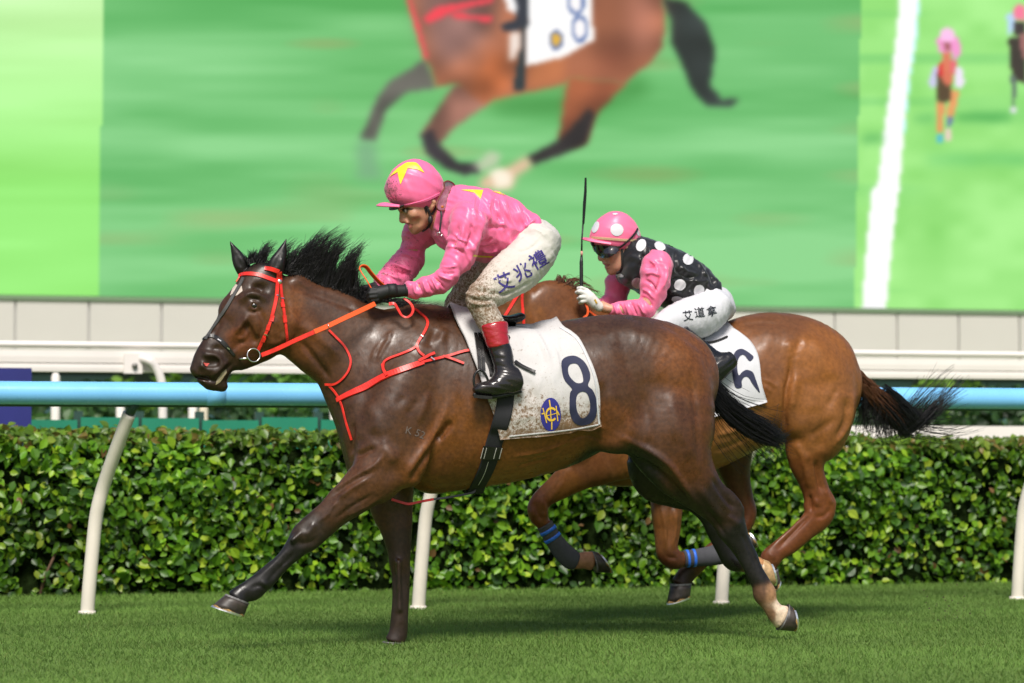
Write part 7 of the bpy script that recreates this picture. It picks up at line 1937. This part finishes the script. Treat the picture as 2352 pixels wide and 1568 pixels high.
    for i, s in enumerate(np.linspace(-1, 1, nS)):
        a = P(*z19(510 + 330 * s * s, 590 + 75 * s * s), Yc + .1 * s); b = P(*z19(325 + 520 * abs(s) ** 2.2, 590 + 110 * abs(s) ** 1.5), Yc + .105 * s)
        for t in np.linspace(0, 1, nR): gv.append(a * (1 - t) + b * t + np.array([0, 0, .006 * math.sin(t * 2.6)]))
    n0 = len(gv); gv += [q - np.array([0, 0, .006]) for q in gv]
    for i in range(nS - 1):
        for j in range(nR - 1):
            q = (i * nR + j, i * nR + j + 1, (i + 1) * nR + j + 1, (i + 1) * nR + j); gf += [q, tuple(x + n0 for x in q[::-1])]
        gf.append((i * nR + nR - 1, i * nR + nR - 1 + n0, (i + 1) * nR + nR - 1 + n0, (i + 1) * nR + nR - 1))
    mk('peak', gv, gf, M_pink2, hm)
    # goggles: one dark wrap-round lens
    lp = [(560, 690), (600, 770), (640, 860), (700, 885), (760, 905), (830, 900), (900, 860), (970, 800), (985, 715), (850, 690), (700, 670)]
    gg = decal('goggles', hB, Yc, z19, [lp], M_lensd, J2, off=.011, step=2.5)
    md = gg.modifiers.new('thickness', 'SOLIDIFY'); md.thickness = .008; md.offset = -1
    strap('goggle_strap', hmB, Yc, z19, [(985, 740), (1060, 690), (1160, 600), (1240, 510), (1290, 430)], .011, M_harn, gg, thick=.003, lift=.004)
    decal('lens_glint', hB, Yc, z19, [[(760, 840), (800, 845), (815, 880), (800, 900), (770, 880)]], mat('lens_violet', (.05, .03, .4), .1, coat=.8), gg, off=.0125, step=2)
    v, f_ = tube_mesh(crom([p(x, y, l) for x, y, l in ((560, 690, -.03), (540, 680, 0), (560, 690, .03))], 4), .014, 8); mk('goggle_bridge', v, f_, M_harn, gg)
    strap('chin_strap', hB, Yc, z19, [(1025, 730), (1030, 830), (1035, 930), (1040, 1040), (1010, 1130), (940, 1180)], .013, M_harn, J2, thick=.005, lift=.003)
    strap('chin_strap', hB, Yc, z19, [(1200, 770), (1180, 880), (1110, 950), (1045, 1000)], .009, M_harn, J2, thick=.005, lift=.003)
    # gloves
    palm = [(1730, 680, -.16, .026), (1660, 620, -.162, .031), (1590, 550, -.162, .033), (1545, 500, -.158, .03)]
    chs = [[(1545, 430, -.165), (1470, 400, -.172), (1425, 405, -.15), (1450, 430, -.12)], [(1530, 480, -.172), (1440, 452, -.178), (1400, 465, -.15), (1430, 490, -.12)], [(1530, 540, -.175), (1460, 535, -.178), (1425, 560, -.15), (1455, 575, -.12)], [(1545, 590, -.17), (1480, 600, -.172), (1450, 620, -.148), (1480, 630, -.12)]]
    g, V, Q = fingers('glove', Yc, z23, palm, chs, [(1600, 500, -.13), (1530, 430, -.115), (1470, 400, -.11)], M_glovew, J2, rf=.0105)
    gB = bvh_of(V, Q)
    strap('glove_patch', gB, Yc, z23, [(1668, 570), (1700, 628)], .010, mat('patch_gold', (.5, .3, .03), .5), g, thick=.002, lift=.001, per=4)
    fingers('glove', Yc, z23, [(1650, 600, .11, .03), (1580, 560, .11, .032)], [[(1560, 500 + 40 * i, .12), (1500, 500 + 40 * i, .12), (1480, 520 + 40 * i, .08), (1520, 530 + 40 * i, .06)] for i in range(4)], [(1600, 500, .09), (1540, 470, .07), (1490, 470, .06)], M_glovew, J2, rf=.0105)
build_j2()
# whip held upright in the white glove
WH = empty('whip', tuple(P(1336, 655, YH2 - .14)), 'black racing whip held upright by the second rider', 'whip')
q = [P(*a, YH2 - .145) for a in (z23(1468, 470), z23(1470, 375), z19(335, 1000), z19(340, 890), z19(345, 600), z19(365, 340), z19(385, 0), (1344, 440), (1344.5, 408))]
M_whip = mat('whip_black', (.008, .008, .009), .5, bump=.001, bscale=90)
v, f_ = tube_mesh(q[:4], [.0095, .0095, .0095, .006], 10); mk('handle', v, f_, M_whip, WH)
v, f_ = tube_mesh(q[3:6], [.0052, .0042, .0045], 8); mk('shaft', v, f_, M_whip, WH)
v, f_ = ribbon_mesh(np.array(q[5:]), np.tile((0.3, -.9, 0), (4, 1)), [.011, .017, .014, .009], .006); mk('flap', v, f_, M_whip, WH, smooth=False)
v, f_ = tube_mesh([P(*z19(341, 885), YH2 - .145), P(*z19(342, 810), YH2 - .145)], .0062, 10); mk('ring_mark', v, f_, mat('whip_mark', (.6, .3, .25), .6), WH)
